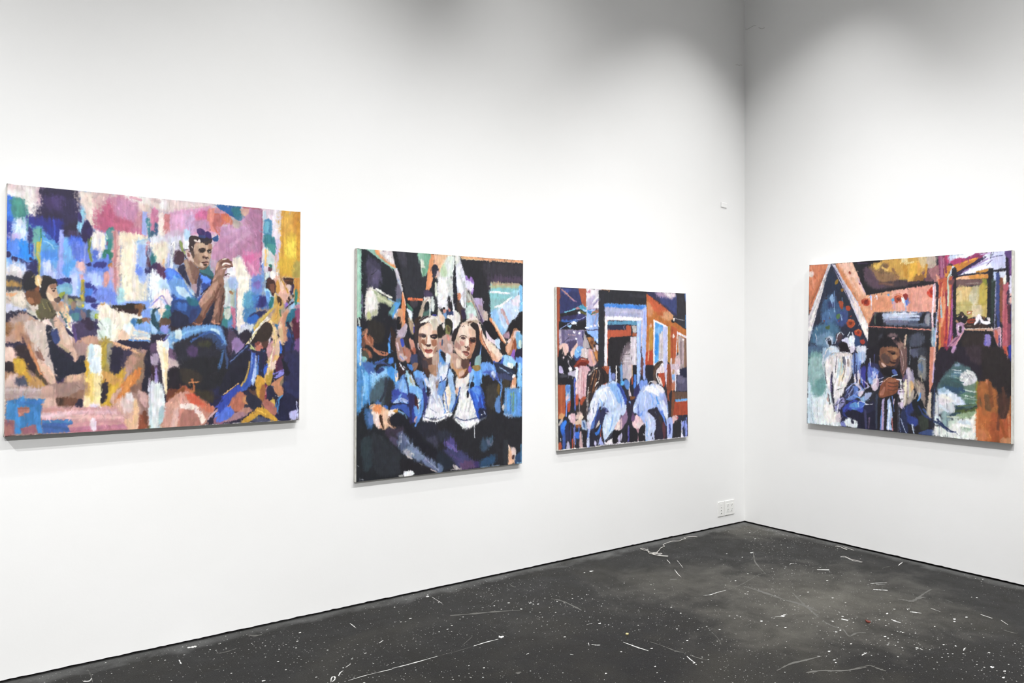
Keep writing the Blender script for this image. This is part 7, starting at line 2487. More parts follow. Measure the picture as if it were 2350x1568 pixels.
s 52 100 200 3 1 0 21 952 54 954 59 995 35 989
s 60 84 151 6 1 0 39 990 59 991 57 1083 38 1082
s 46 47 74 6 1 0 59 936 93 923 117 995 73 1022
s 38 37 42 6 1 0 93 919 127 921 126 1007 102 1009
s 180 176 200 6 1 0 67 1077 82 1034 101 1079 76 1085
l 168 76 56 2 1 10 123 1022 123 1081
l 228 168 152 2 1 4 136 1019 137 1082
l 140 132 196 2 1 9 137 948 136 1023
s 60 108 208 6 1 0 146 982 185 981 185 1019 150 1013
s 192 160 160 6 1 0 185 989 200 982 214 1081 184 1082
s 39 37 42 6 1 0 205 975 255 982 248 1084 219 1082
s 92 120 200 6 1 0 260 972 275 980 274 1086 253 1084
s 200 208 240 3 1 0 249 1035 269 1025 269 1078 249 1080
s 38 37 51 6 1 0 280 980 321 960 352 978 350 1084 279 1083
s 60 116 204 3 1 0 321 991 352 978 378 941 372 979 341 1011
s 196 184 180 3 1 0 331 957 368 902 375 930 347 951
s 208 208 240 2 1 0 317 1048 332 1049 335 1079 319 1078
s 156 76 64 3 1 0 377 979 388 969 387 1015 374 1033
s 168 176 228 3 1 0 360 1070 376 1025 401 1073 391 1084
s 46 39 46 3 1 0 382 984 403 997 407 1066 386 1045
s 168 84 60 3 1 0 1 1042 20 1036 31 1063 19 1084 2 1079
l 224 216 224 1 1 3 20 1007 20 1025
l 236 232 228 2 1 6 -0 1088 149 1087 268 1091 375 1086
l 228 224 228 2 1 5 381 1083 588 1086
p 42 41 50 11 1 0 570 640 1269 662 1259 1094 567 1083
s 108 148 196 7 1 0 578 530 588 530 592 641 576 640
p 180 168 180 3 1 0 591 534 651 532 649 643 630 626 597 625
p 200 188 196 2 1 0 648 532 692 524 691 616 668 627 656 690 677 755 649 753 646 642
l 208 168 128 2 1 7 687 532 685 616
s 168 84 60 3 1 0 679 620 693 620 692 664 679 667
p 32 33 40 3 1 0 692 532 734 533 732 605 693 620
p 76 124 208 3 1 0 705 600 730 601 722 693 697 700
s 92 176 232 7 1 0 575 644 613 649 608 665 575 672
s 92 132 196 7 1 0 608 641 651 647 650 698 623 697
p 168 196 244 3 1 0 734 525 776 526 765 646 733 693
l 92 120 192 2 0.8 7 763 618 756 658
s 106 69 65 3 1 0 776 526 796 526 794 611 777 590
p 156 176 236 3 1 0 798 526 821 527 825 624 813 648 796 635
s 38 36 43 7 1 0 826 543 901 540 923 582 910 634 864 649 825 632
s 78 65 58 3 1 0 906 581 936 545 971 529 958 562 934 602 933 663 967 693 921 667 899 622
l 240 232 232 2 1 10 941 574 934 615 968 677
s 236 220 224 3 1 0 941 566 994 546 1029 572 1022 592 969 595
l 200 196 236 2 1 20 1036 531 1028 596
s 176 76 52 3 1 0 946 611 1011 596 1021 633 1021 670 1008 703 980 665
s 232 200 188 2 1 0 963 632 974 632 997 678 985 682
s 212 204 216 3 1 0 1022 596 1046 597 1038 696 1027 654
p 140 74 52 3 1 0 1053 531 1083 531 1099 640 1091 718 1060 763 1071 813 1047 795 1038 696
l 103 58 44 2 0.8 8 1065 548 1074 697
p 212 192 204 3 1 0 1083 531 1180 533 1178 609 1142 616 1139 741 1103 706 1093 631
s 176 144 120 3 1 0 1106 573 1124 578 1118 607 1106 603
s 140 176 224 3 1 0 1096 615 1129 616 1129 653 1105 648
s 184 116 88 3 1 0 1098 677 1128 666 1127 720 1097 731
l 236 232 240 2 1 6 1138 624 1133 732
s 240 228 236 3 1 0 1148 583 1185 579 1196 609 1172 617
p 38 39 62 7 1 0 1185 579 1268 573 1267 645 1184 621
p 85 82 108 7 1 0 1147 620 1267 640 1264 737 1145 737
s 108 104 128 7 1 0 1160 625 1233 639 1219 677 1159 667
p 99 76 65 3 1 0 1127 740 1267 746 1266 805 1125 798
p 112 168 228 2 1 0 1128 799 1266 797 1265 815 1134 819
l 228 220 228 2 1 4 1131 819 1262 815
p 164 72 48 3 1 0 1119 819 1265 817 1263 922 1098 921
l 184 92 60 3 0.7 15 1179 834 1177 909
p 124 76 52 3 1 0 1097 731 1127 740 1118 848 1098 921 1083 921 1090 780
p 41 41 57 3 1 0 1104 918 1263 922 1265 1086 1100 1087
s 224 188 184 3 1 0 1092 925 1140 920 1158 941 1115 968 1091 979
s 192 104 112 2 1 0 1140 932 1158 929 1152 949
s 53 50 96 7 1 0 705 716 762 658 785 655 749 766 704 780
s 124 156 228 7 1 0 756 654 796 643 836 648 829 696 772 719
s 168 188 240 11 1 0 749 750 783 719 840 689 887 670 933 676 990 702 1019 744 1041 811 1051 902 1044 943 998 899 964 857 929 847 860 859 825 890 806 961 735 885 689 858 709 804
s 228 228 244 11 1 0 829 709 886 682 956 689 1008 727 966 742 886 707 828 753
s 240 236 240 7 1 0 933 684 979 694 1019 728 990 743
s 140 180 240 11 1 0 850 754 920 732 931 773 906 821 861 803
s 204 216 244 7 1 0 805 768 851 746 849 826 815 817
s 76 152 236 3 1 0 930 782 960 771 965 808 929 839
s 108 152 232 7 1 0 747 869 782 775 793 808 780 887 752 898
s 54 57 116 3 1 0 730 845 748 806 740 893 732 885
s 220 228 248 7 1 0 691 850 720 820 730 868 708 867
s 224 228 248 7 1 0 982 817 1012 802 1045 902 1044 959 1021 933
s 92 128 216 7 1 0 929 830 976 849 1020 942 1032 967 986 915 952 876
s 160 160 208 7 1 0 1013 752 1036 786 1041 836 1012 810
l 244 240 248 2 1 6 852 669 875 654 921 675
l 48 45 65 2 1 5 875 670 910 663
s 196 184 184 7 1 0 910 651 933 663 921 675 887 658
s 43 38 56 7 1 0 848 863 906 862 929 847 963 897 997 940 1032 975 1053 1075 924 1086 914 1016 927 936 905 878 871 880
s 90 51 61 3 1 0 985 964 1020 978 1018 1064 994 1079
s 58 49 49 7 1 0 939 937 980 923 982 1070 936 1075
s 196 204 240 11 1 0 825 882 905 882 927 928 920 984 896 1031 901 1088 809 1085 807 929
s 228 221 240 7 1 0 836 898 893 898 904 943 857 996 829 970
s 112 176 236 7 1 0 812 977 846 975 832 1083 809 1085
s 36 33 43 2 1 0 873 1042 885 1034 889 1075 878 1070
l 156 168 224 2 1 7 862 1005 849 1084
l 108 132 216 2 1 20 1055 977 1059 1075
s 176 192 244 3 1 0 1032 942 1092 938 1089 1082 1041 1082 1037 992
s 54 57 113 3 1 0 1049 984 1073 986 1071 1048 1054 1042
s 140 152 224 7 1 0 1181 984 1249 972 1246 1085 1185 1085
s 240 236 248 3 1 0 1186 1035 1217 1029 1209 1086 1185 1085
s 44 48 72 3 1 0 1205 1019 1230 1017 1228 1079 1210 1074
l 69 40 51 2 1 6 1262 956 1262 1082
s 38 37 42 3 1 0 1109 972 1182 968 1179 1088 1106 1083
s 140 112 144 7 1 0 571 899 626 847 647 880 624 934 602 956 569 985
s 220 184 192 7 1 0 570 915 581 915 580 970 569 981
s 236 204 208 7 1 0 679 945 701 907 735 893 795 960 766 994 727 996 700 982
s 108 80 120 7 1 0 668 920 680 874 707 907 690 938
s 240 220 224 3 1 0 717 955 779 947 789 972 750 989
s 184 140 152 3 1 0 722 995 755 998 738 1028 737 1072 729 1071
s 34 32 39 3 1 0 612 988 716 991 726 1075 632 1076 617 1035
s 35 32 38 3 1 0 750 997 806 969 809 1085 748 1081
l 54 58 142 2 1 11 639 986 638 1072
s 42 39 57 7 1 0 627 768 693 771 680 882 651 951 636 879
s 124 80 48 2 1 0 666 758 710 760 704 772 671 782
s 132 160 216 2 1 0 649 793 665 790 665 806
s 60 84 168 7 1 0 575 687 606 728 627 792 604 838 573 797
s 200 216 248 3 1 0 588 814 621 815 620 855 593 885 571 876
s 200 192 216 3 1 0 569 1012 579 1025 573 1056 568 1063
s 212 204 216 2 1 0 785 1032 797 1030 796 1042
l 236 232 232 2 1 6 567 1086 809 1087 1017 1089
l 228 224 232 2 1 5 1029 1086 1185 1089 1259 1086
s 49 40 42 4 1 0 275 624 296 565 336 540 377 537 417 568 447 607 441 644 395 658 344 679 313 730 288 781 263 758 255 683
l 86 59 46 3 1 7 306 588 284 669 273 743
l 138 90 60 3 1 6 346 566 325 641 304 715
l 200 154 120 3 1 4 331 558 310 610 295 655
l 232 224 216 3 1 4 291 587 316 558 357 544
l 216 200 184 3 1 3 366 559 376 590 365 627
l 168 102 62 3 1 5 345 619 329 663 319 701
l 31 27 31 3 1 6 397 567 416 613 405 651
l 240 236 228 3 1 5 329 671 345 649 360 642
l 228 220 216 3 1 3 270 676 262 743 265 803
s 194 210 238 9 1 0 313 760 344 701 415 666 487 661 549 694 590 757 610 827 567 864 505 845 443 819 382 808 342 836
s 228 234 246 9 1 0 344 716 395 688 445 705 444 766 383 771 343 761
s 140 180 234 5 1 0 456 668 518 662 570 718 590 788 547 794 507 731
l 242 244 250 4 1 7 364 717 415 689 466 683
l 127 166 226 3 1 7 373 763 393 794 382 831
l 168 194 240 4 1 7 425 720 444 766 433 811
l 238 242 250 4 1 6 466 714 496 768 505 814
l 108 142 216 4 1 6 539 709 569 772 578 826
l 58 85 176 4 1 7 550 663 601 727 632 782
l 47 59 116 4 1 5 560 679 611 758
l 140 148 176 3 1 4 413 810 424 765
l 92 92 128 3 1 4 397 824 413 787
s 223 226 238 5 1 0 277 833 293 774 333 746 352 784 342 829 311 887 285 930 261 906
l 244 244 248 3 1 6 292 789 291 863
l 164 180 220 3 1 5 323 775 311 850
l 45 45 62 3 1 4 282 811 282 848
l 61 64 91 3 1 3 310 820 315 857
l 74 102 180 3 1 7 362 792 341 866 300 924
s 46 47 78 4 1 0 382 846 413 825 422 871 390 937 370 920 371 875
s 204 220 244 5 1 0 432 871 494 860 546 847 567 887 513 952 450 1024 409 1043 395 975 406 923
l 240 244 252 4 1 7 442 887 430 969 419 1021
l 140 180 232 4 1 8 494 882 482 943 461 987
l 184 204 240 4 1 7 536 869 514 922
l 43 43 55 3 1 5 486 996 450 1031 419 1052
s 180 198 240 10 1 0 718 794 764 717 820 680 887 682 942 724 975 790 997 855 962 869 918 819 850 839 794 860 738 888 696 839
s 236 238 246 6 1 0 819 696 875 682 942 724 953 765 885 738 841 728
l 246 246 250 4 1 8 796 727 853 697 920 707
l 134 174 240 4 1 9 863 745 896 786 884 825
l 76 150 236 4 1 10 930 772 946 820
l 216 226 248 4 1 7 818 767 805 829
l 156 180 236 4 1 7 763 764 750 842 760 890
l 61 78 157 4 1 6 740 818 743 897
l 223 230 248 4 1 8 969 805 996 871 1018 920
l 232 236 248 4 1 6 696 847 729 818
s 196 208 242 6 1 0 826 886 894 881 927 923 914 1002 878 1070 811 1073 813 971
l 236 240 250 4 1 8 848 895 858 974 834 1051
l 116 176 238 4 1 7 825 948 828 1051
l 37 37 51 3 1 6 874 1031 867 1054
s 44 40 57 5 1 0 838 870 894 865 916 890 949 932 982 1014 992 1079 935 1075 925 994 904 922
l 106 148 230 4 1 8 984 902 1028 985
l 174 188 242 4 1 10 1053 938 1050 1067
l 76 100 192 3 1 5 1069 972 1062 1052
l 71 57 49 5 1 13 906 579 924 540 976 513 993 517
l 108 80 64 4 1 7 911 603 929 556 964 529
l 44 37 38 3 1 6 941 532 981 510
l 240 232 228 3 1 6 951 580 975 549 1004 533
l 184 82 58 4 1 10 962 605 990 630 1001 662
l 242 236 232 3 1 5 950 620 972 661 989 686
l 32 32 37 2 1 7 42 406 32 450 17 501
l 232 212 204 2 1 3 52 414 42 443
l 42 42 49 3 1 8 84 443 112 487 131 517
l 216 204 216 3 1 3 93 480 102 509
l 31 31 36 2 1 8 46 486 64 538 83 560
l 168 164 192 2 1 4 31 530 26 559
s 224 188 176 3 1 0 142 407 167 374 176 385 166 414 151 451 132 444
s 122 174 230 3 1 0 156 414 200 407 209 444 170 474 151 459
l 200 228 250 3 1 3 166 414 190 444
l 60 120 200 3 1 3 175 444 205 433
s 212 198 198 3 1 0 212 415 259 415 268 452 229 467
l 184 170 168 3 1 3 234 419 234 460
l 234 224 224 3 1 3 249 415 253 460
l 216 192 192 3 1 4 193 555 182 622 177 673
l 180 140 140 3 1 4 217 548 209 622 200 711
l 234 218 218 3 1 3 203 541 195 607
l 200 160 164 3 1 4 237 556 231 638
l 236 228 236 3 1 4 164 562 158 606
l 140 132 144 3 1 3 596 448 619 387
l 196 188 196 3 1 3 595 487 665 488
l 168 160 168 3 1 3 596 468 665 466
l 220 212 220 3 1 3 606 503 664 505
l 108 100 108 3 1 3 607 449 661 410
l 44 44 54 4 1 7 634 250 600 247
l 140 140 176 3 1 3 610 262 621 247
l 108 140 224 3 1 5 144 921 147 1060
l 228 224 240 3 1 3 206 991 214 1058
l 76 120 212 3 1 5 182 938 177 989
l 200 212 244 3 1 4 270 974 270 1070
l 49 61 128 2 1 5 110 926 104 1035
l 140 124 184 3 1 4 640 960 637 1076
l 61 61 146 3 1 5 650 976 646 1076
l 208 208 240 3 1 4 348 1046 353 1077
l 196 204 240 3 1 5 1194 963 1197 1078
l 47 64 111 3 1 6 1230 949 1222 1047
l 140 156 232 3 1 5 1248 942 1249 1065
'''
make_painting('painting of two stooping figures in pale blue shirts before a white doorway', [[-1.9929, -0.026, 1.8431], [-0.7362, -0.026, 1.8427], [-0.708, -0.026, 0.754], [-1.9775, -0.026, 0.755]], (1263, 1089), 0.0040, 1, decode(STROKES_3), [], 2.80, 10, 'oil paintings hung on the white walls')
STROKES_4 = r'''
p 44 44 53 1 1 0 -32 -118 1394 -2 1398 1216 -4 1381
p 204 128 96 3 1 0 -3 -0 164 -1 139 47 7 365 -2 192
l 224 156 124 3 0.7 15 14 20 37 165
l 184 96 60 3 0.7 12 9 39 52 99
l 176 106 74 3 0.6 20 129 46 23 260
s 232 212 204 7 1 0 1 48 30 50 31 84 1 82
l 156 92 72 2 0.8 10 134 56 18 289
p 216 160 128 7 1 0 215 3 348 2 456 238 775 198 777 357 509 361 468 454 435 404 266 111
s 200 132 92 19 1 0 225 15 275 65 375 253 444 382 425 391 317 205 235 53
s 236 192 172 19 1 0 250 7 343 9 392 108 451 229 394 218 285 65
l 220 164 132 3 0.7 19 344 115 433 264
l 228 180 156 3 0.7 18 507 258 731 248
s 216 148 116 14 1 0 475 257 643 262 644 333 490 347
s 224 168 152 14 1 0 643 219 775 207 777 353 666 351
s 143 61 49 3 1 0 315 76 324 61 334 82
s 116 47 51 3 1 0 398 149 405 138 415 159 403 163
l 200 180 204 2 1 6 388 117 441 219
p 37 36 41 3 1 0 348 4 391 3 504 7 545 5 577 3 773 -1 775 198 656 210 453 238 432 192
s 196 154 80 21 1 0 545 5 773 4 774 129 686 142 596 84 509 70 495 33
s 220 184 96 14 1 0 504 38 550 23 587 39 551 72 514 70
s 140 108 80 18 1 0 467 40 551 81 641 95 686 124 642 157 552 153 496 114
s 87 69 83 18 1 0 439 47 486 68 543 152 642 175 571 193 488 185 440 111
s 124 96 72 18 1 0 569 29 605 40 569 82 542 72
s 184 136 60 10 1 0 711 47 774 43 775 155 730 135
s 216 200 152 10 1 0 702 3 773 4 773 30 711 30
l 58 46 67 3 1 19 391 8 457 8
l 31 29 34 3 1 14 410 2 541 7
s 72 59 64 14 1 0 597 155 775 155 775 181 607 191
s 168 64 44 2 1 0 419 273 442 260 470 270 478 293 461 315 433 309 419 291
s 114 44 37 2 1 0 438 278 456 274 461 297 443 301
l 200 96 72 2 1 4 423 278 442 265 470 275 475 302 452 314
s 168 76 56 2 1 0 656 254 687 247 705 273 692 295 666 298 652 276
s 100 47 44 2 1 0 670 268 687 264 692 282 679 285
l 200 120 88 2 1 4 656 245 678 237 705 247
s 136 54 50 2 1 0 713 247 731 239 748 249 748 275 727 287 718 265
s 220 236 252 2 1 0 701 264 714 265 723 300 714 300
l 136 168 220 2 1 6 731 309 734 361
s 92 120 200 2 1 0 727 287 748 279 749 314 736 318
s 96 160 208 2 1 0 634 271 648 267 652 285 639 289
l 232 236 252 2 1 5 470 257 489 248 489 311
l 140 160 224 2 1 5 484 239 484 275
l 224 216 232 2 1 4 512 258 530 245 530 272
l 212 192 216 2 0.8 5 489 311 490 342
s 120 160 208 2 1 0 603 239 618 235 616 251
l 200 160 184 2 0.8 3 639 293 644 341
l 184 140 180 2 0.8 3 657 289 657 342
p 208 204 212 2 1 0 156 1 177 1 87 291 5 589 -2 480 2 379 75 205
l 240 236 232 2 0.8 25 135 94 66 290 11 480
l 168 160 168 2 0.7 4 154 24 81 243 10 408
l 156 148 152 2 0.7 4 106 197 27 456
p 200 196 212 2 1 0 179 2 210 9 266 111 385 281 468 449 467 561 445 517 318 265
l 236 220 212 3 0.9 28 347 261 454 463
l 160 160 184 2 0.7 10 205 28 287 167 357 289
s 240 232 228 3 1 0 396 381 435 409 466 458 465 544 436 499
l 59 59 93 2 1 6 179 5 246 109 317 251
p 44 48 65 2 1 0 177 12 184 12 318 265 446 526 465 601 3 608 8 575 87 291
s 39 48 68 23 1 0 165 58 227 136 248 212 168 227 131 169
s 61 88 123 19 1 0 148 245 198 228 239 295 309 343 291 434 181 452 120 414 108 320
s 50 58 95 15 1 0 158 283 209 276 210 341 170 363
s 76 108 148 19 1 0 119 367 200 322 221 387 171 433 120 424
s 61 76 124 15 1 0 230 369 299 343 310 425 252 453
s 72 108 136 19 1 0 58 461 181 434 252 480 233 564 122 574 29 575
s 108 140 168 15 1 0 80 527 162 499 203 527 174 601 71 603
s 136 168 204 7 1 0 168 246 193 228 204 275 184 275
l 108 140 176 2 0.8 6 208 201 210 341
s 42 48 59 11 1 0 248 202 317 260 328 325 279 296
l 88 120 152 2 0.8 5 268 250 279 342
s 80 112 72 3 1 0 225 378 250 365 251 397 231 402
s 72 92 61 3 1 0 146 461 171 452 172 475 146 475
l 204 204 204 1 1 2 69 466 77 489
l 200 204 212 1 1 3 59 508 73 560
s 156 76 52 2 1 0 244 277 264 273 279 296 274 328 260 328 244 295
s 156 68 48 2 1 0 299 315 318 309 335 325 324 345 302 338
s 168 76 48 2 1 0 308 416 339 410 371 426 364 453 335 467 311 453
s 101 51 37 1 1 0 325 426 349 426 344 444 327 444
l 200 120 76 1 1 2 315 421 339 412 366 426 364 453
s 168 64 44 2 1 0 369 485 398 476 422 490 417 521 384 526 369 508
s 104 47 41 1 1 0 384 494 403 494 398 512
s 156 64 52 2 1 0 408 557 436 550 446 571 428 584
s 140 108 48 2 1 0 216 127 236 114 232 146 212 150
s 140 100 48 2 1 0 257 189 277 185 277 204 263 208
l 168 68 48 2 1 5 334 385 343 380
l 160 72 48 2 1 4 236 425 251 411
l 121 61 54 2 1 4 125 414 135 414
l 107 72 57 2 0.8 4 170 401 175 387
s 57 45 45 3 1 0 132 254 153 246 143 259
s 168 184 204 7 1 0 152 536 193 527 204 573 174 601 148 574
s 61 68 82 3 1 0 142 546 173 536 168 555
s 40 40 46 3 1 0 163 564 188 564 189 592 169 587
s 74 57 64 7 1 0 223 527 252 499 272 517 268 549 234 573
l 200 208 224 2 1 4 219 582 242 508
s 34 29 34 7 1 0 254 582 283 568 317 576 323 603 251 604
s 212 212 236 7 1 0 273 559 312 535 332 572 342 603 323 603 312 577
s 228 236 244 7 1 0 322 544 350 526 370 562 366 602 337 603
l 216 224 236 2 1 5 317 526 331 499
s 47 68 105 7 1 0 370 526 398 535 409 602 376 602
s 208 208 220 3 1 0 350 499 370 544 365 562
p 42 40 46 2 1 0 509 361 777 359 778 464 473 456
s 168 180 204 17 1 0 568 371 777 366 777 434 627 437 573 402
s 200 204 224 14 1 0 627 376 758 374 750 400 636 403
s 104 104 124 14 1 0 600 415 777 422 778 447 610 446
s 92 104 96 7 1 0 518 374 541 366 537 437 514 436
s 32 31 36 10 1 0 527 374 564 371 569 446 528 445
l 124 160 200 2 1 4 491 400 513 365
l 200 216 240 2 1 4 728 365 736 369
l 200 120 104 2 1 6 473 458 778 473
l 140 68 56 2 1 5 473 450 509 365
p 37 36 41 2 1 0 471 467 778 477 779 596 468 601
s 60 60 70 14 1 0 547 534 574 516 602 560 575 587
s 74 61 64 6 1 0 606 516 637 503 673 512 673 542 646 551
s 140 112 112 3 1 0 633 538 655 529 660 547 642 551
s 71 55 50 3 1 0 664 534 699 542 708 597 673 598
s 160 128 112 3 1 0 673 568 699 559 708 597 678 598
l 184 152 120 2 1 6 738 516 726 585
s 57 64 70 6 1 0 742 533 778 524 779 596 752 597
s 200 176 168 3 1 0 457 481 468 472 466 499
p 196 154 80 6 1 0 744 -1 863 -0 884 101 831 166 745 162
s 216 168 72 17 1 0 761 42 804 45 809 131 758 128
s 208 184 140 17 1 0 821 -1 896 0 921 36 872 71 830 46
s 184 168 156 13 1 0 871 2 921 2 922 103 880 109
s 108 76 84 13 1 0 843 99 893 85 914 154 864 168
s 140 100 56 13 1 0 796 113 847 125 839 167 788 164
p 36 35 40 3 1 0 745 162 822 157 930 171 930 184 746 201
p 220 156 140 6 1 0 746 205 926 184 928 369 747 361
l 208 140 120 4 0.7 17 764 249 765 353
l 228 170 156 4 0.6 17 831 226 832 354
s 192 68 52 3 1 0 873 236 894 208 910 204 913 263 898 271 882 258
s 158 53 49 2 1 0 886 228 906 225 906 255
s 156 108 112 6 1 0 884 93 946 63 946 147 922 171 889 118
p 140 74 104 6 1 0 941 3 1010 -2 1010 50 979 157 955 156
l 164 108 136 2 0.8 12 962 9 967 140
l 102 47 75 2 0.8 6 978 23 979 124
s 168 60 96 6 1 0 986 3 1014 1 1014 42 994 49
l 216 176 184 2 1 12 922 184 915 272 907 389 912 482 917 594
l 192 180 216 2 0.8 6 914 187 911 314
l 228 196 192 2 0.8 6 926 188 924 356
p 44 43 58 2 1 0 930 171 947 189 950 357 937 557 932 398
s 220 156 132 6 1 0 930 121 954 147 955 189 938 172
p 184 92 68 6 1 0 946 155 1035 139 1034 593 950 594
l 224 160 124 4 0.9 15 967 207 984 316 965 457
l 156 192 208 2 0.9 10 962 273 965 399
l 155 53 64 2 0.8 16 963 173 972 257
l 135 47 69 2 0.8 15 995 233 1001 399 986 593
l 200 76 64 2 0.8 16 997 399 994 565
l 216 148 108 2 0.9 12 1015 200 1012 383 1014 565
l 200 148 80 2 0.9 8 957 440 958 594
l 184 204 188 2 1 9 1011 121 1003 175 1007 242 1004 341
l 192 204 216 2 1 12 1023 118 1030 81 1112 49
l 216 236 228 2 0.8 5 1003 142 1015 126 1027 135
s 200 132 64 6 1 0 986 78 1026 72 1011 117 991 141
p 123 60 104 2 1 0 1031 143 1042 144 1045 482 1014 593 1002 593 1024 358
l 180 128 184 2 0.8 3 1035 235 1032 400 1018 581
p 216 220 240 6 1 0 1010 0 1263 -0 1357 -3 1351 113 1263 116 1113 131 1066 137 1219 28
s 200 212 236 9 1 0 1014 5 1112 -4 1173 -4 1112 29 1034 48 1010 42
s 240 240 248 6 1 0 1057 8 1150 -1 1135 18 1073 30
p 140 60 100 2 1 0 1112 29 1173 1 1241 2 1211 28 1135 67 1034 69 1057 29
s 168 64 108 6 1 0 1010 46 1065 25 1112 33 1050 66
p 196 129 60 2 1 0 1034 69 1120 42 1188 26 1181 42 1112 86 1058 112 1058 91
l 224 156 80 2 1 6 1104 53 1173 33
p 58 46 76 2 1 0 1058 124 1112 82 1219 28 1233 29 1151 89 1074 133
l 156 128 180 2 0.8 8 1097 114 1241 42
l 176 168 208 2 0.9 4 1151 93 1256 59
s 240 240 252 6 1 0 1120 115 1219 77 1256 75 1241 94 1151 125
s 200 204 236 9 1 0 1263 16 1336 5 1343 101 1274 105
l 44 38 68 1 1 3 1263 -4 1259 43
l 59 50 87 1 1 3 1274 0 1270 20
l 52 49 83 1 1 3 1256 35 1307 27 1329 25
l 92 69 118 2 1 3 1237 78 1267 52
l 200 176 216 2 1 8 1196 10 1256 7
p 196 140 68 2 1 0 1174 114 1245 103 1245 123 1174 131
l 44 43 55 2 1 5 1054 140 1151 129 1245 123
p 224 160 112 2 1 0 1054 149 1136 137 1245 135 1245 159 1054 165
s 232 184 148 6 1 0 1058 153 1136 145 1136 161 1062 166
s 208 144 76 6 1 0 1143 141 1238 138 1238 163 1144 157
p 108 84 84 6 1 0 1050 161 1234 166 1227 202 1051 210
l 168 156 144 2 0.8 3 1113 189 1204 189
l 48 45 56 2 0.8 4 1055 206 1219 202
s 132 132 60 6 1 0 1212 169 1236 166 1234 207 1216 206
p 192 168 104 2 1 0 1053 215 1238 207 1241 407 1190 390 1130 413 1060 404
s 212 184 128 16 1 0 1059 219 1132 214 1129 287 1067 310
s 184 176 144 16 1 0 1152 215 1197 217 1194 281 1148 296
s 200 192 164 16 1 0 1137 263 1190 265 1175 313 1137 320
s 180 160 80 15 1 0 1201 209 1238 211 1239 315 1198 322
s 180 168 112 16 1 0 1055 318 1144 312 1145 393 1060 392
s 208 192 160 12 1 0 1152 329 1205 330 1205 394 1153 393
l 168 148 84 2 0.7 3 1056 326 1239 323
p 168 96 60 1 1 0 1123 365 1148 364 1148 385 1123 386
p 216 200 184 1 1 0 1127 369 1143 369 1143 380 1127 382
p 36 35 40 2 1 0 1035 143 1054 136 1055 499 1037 519 1036 317
s 105 69 72 6 1 0 1011 167 1043 160 1035 193 1011 184
p 34 34 39 2 1 0 1247 103 1274 101 1275 244 1269 475 1239 459 1242 243 1247 163
s 47 59 56 6 1 0 1264 188 1289 181 1283 324 1265 435
p 35 32 40 2 1 0 1343 14 1366 4 1367 114 1358 256 1351 255 1351 129 1275 121 1275 113 1343 105
s 91 61 117 9 1 0 1365 4 1379 13 1379 147 1365 146
s 92 69 118 5 1 0 1340 6 1365 -4 1379 1 1372 36 1350 42
l 168 116 164 1 0.8 3 1372 52 1372 138
p 184 200 232 6 1 0 1276 125 1293 126 1293 181 1278 173
p 61 72 123 2 1 0 1289 133 1311 127 1312 459 1298 479 1290 324
l 160 160 192 2 0.9 5 1289 189 1283 475
p 216 220 236 5 1 0 1307 127 1347 121 1347 192 1315 167
s 240 236 220 5 1 0 1326 175 1344 152 1344 208 1333 215
p 132 80 60 5 1 0 1311 162 1329 163 1330 444 1312 428
p 176 96 108 5 1 0 1329 207 1358 193 1359 588 1327 588 1326 325
l 156 76 92 2 0.8 7 1344 326 1338 561
l 200 128 128 2 0.8 6 1333 247 1334 365
p 56 44 66 2 1 0 1351 247 1362 232 1362 326 1351 326
p 208 204 228 5 1 0 1365 154 1381 154 1382 311 1366 319
s 224 180 172 9 1 0 1364 271 1380 272 1380 327 1366 342
p 79 50 60 5 1 0 1351 334 1380 327 1380 444 1363 467
p 54 61 129 5 1 0 1373 327 1382 319 1381 587 1372 588
p 132 72 88 5 1 0 1352 444 1373 444 1374 588 1359 588
p 196 144 152 5 1 0 1280 479 1320 475 1320 588 1302 589 1280 522
s 180 96 84 5 1 0 1283 495 1298 487 1302 562 1291 554
l 232 196 212 2 0.9 5 1280 479 1316 475 1316 585
l 76 69 117 2 0.9 8 1309 522 1309 588
s 42 37 37 2 1 0 1077 384 1081 372 1093 368 1103 376 1101 393 1091 401 1079 396
s 108 76 68 1 1 0 1083 376 1095 376 1095 393 1085 392
s 38 37 43 2 1 0 1056 408 1075 392 1103 393 1122 405 1126 434 1107 442 1072 441 1056 425
l 176 136 112 1 1 5 1122 430 1115 442 1084 450
s 156 120 96 2 1 0 1054 421 1068 425 1072 437 1060 437
s 216 180 168 2 1 0 1091 397 1103 393 1095 407
s 176 140 172 2 1 0 1060 449 1084 433 1111 450 1103 491 1084 515 1065 515
s 41 39 45 1 1 0 1076 466 1091 458 1088 499 1076 499
s 228 212 224 1 1 0 1068 458 1076 450 1072 491
s 138 61 45 2 1 0 1126 417 1168 414 1168 438 1130 442
s 57 45 42 2 1 0 1115 446 1168 442 1235 451 1236 471 1115 470
l 144 120 104 1 1 2 1122 458 1153 458
s 236 232 240 2 1 0 1168 434 1183 394 1194 386 1205 398 1220 427 1250 431 1258 443 1235 451 1206 439 1198 418 1183 438 1168 454 1164 450
s 107 76 57 1 1 0 1213 403 1224 399 1228 415 1220 423
s 216 208 216 2 1 0 1239 407 1254 407 1257 431 1243 423
l 61 76 83 1 1 2 1194 418 1198 438
p 184 144 120 2 1 0 1107 478 1269 473 1272 491 1107 486
l 240 228 220 1 1 3 1107 478 1269 473
l 232 200 208 1 1 4 1232 483 1272 483
p 36 35 40 2 1 0 1107 491 1265 491 1302 589 1061 592
s 50 43 43 9 1 0 1115 507 1221 507 1221 590 1100 592
s 136 124 184 6 1 0 1228 519 1258 519 1255 589 1229 590
l 92 84 176 2 0.8 4 1232 523 1229 579
p 176 124 148 2 1 0 1103 495 1053 592 1002 593 1037 540 1084 515
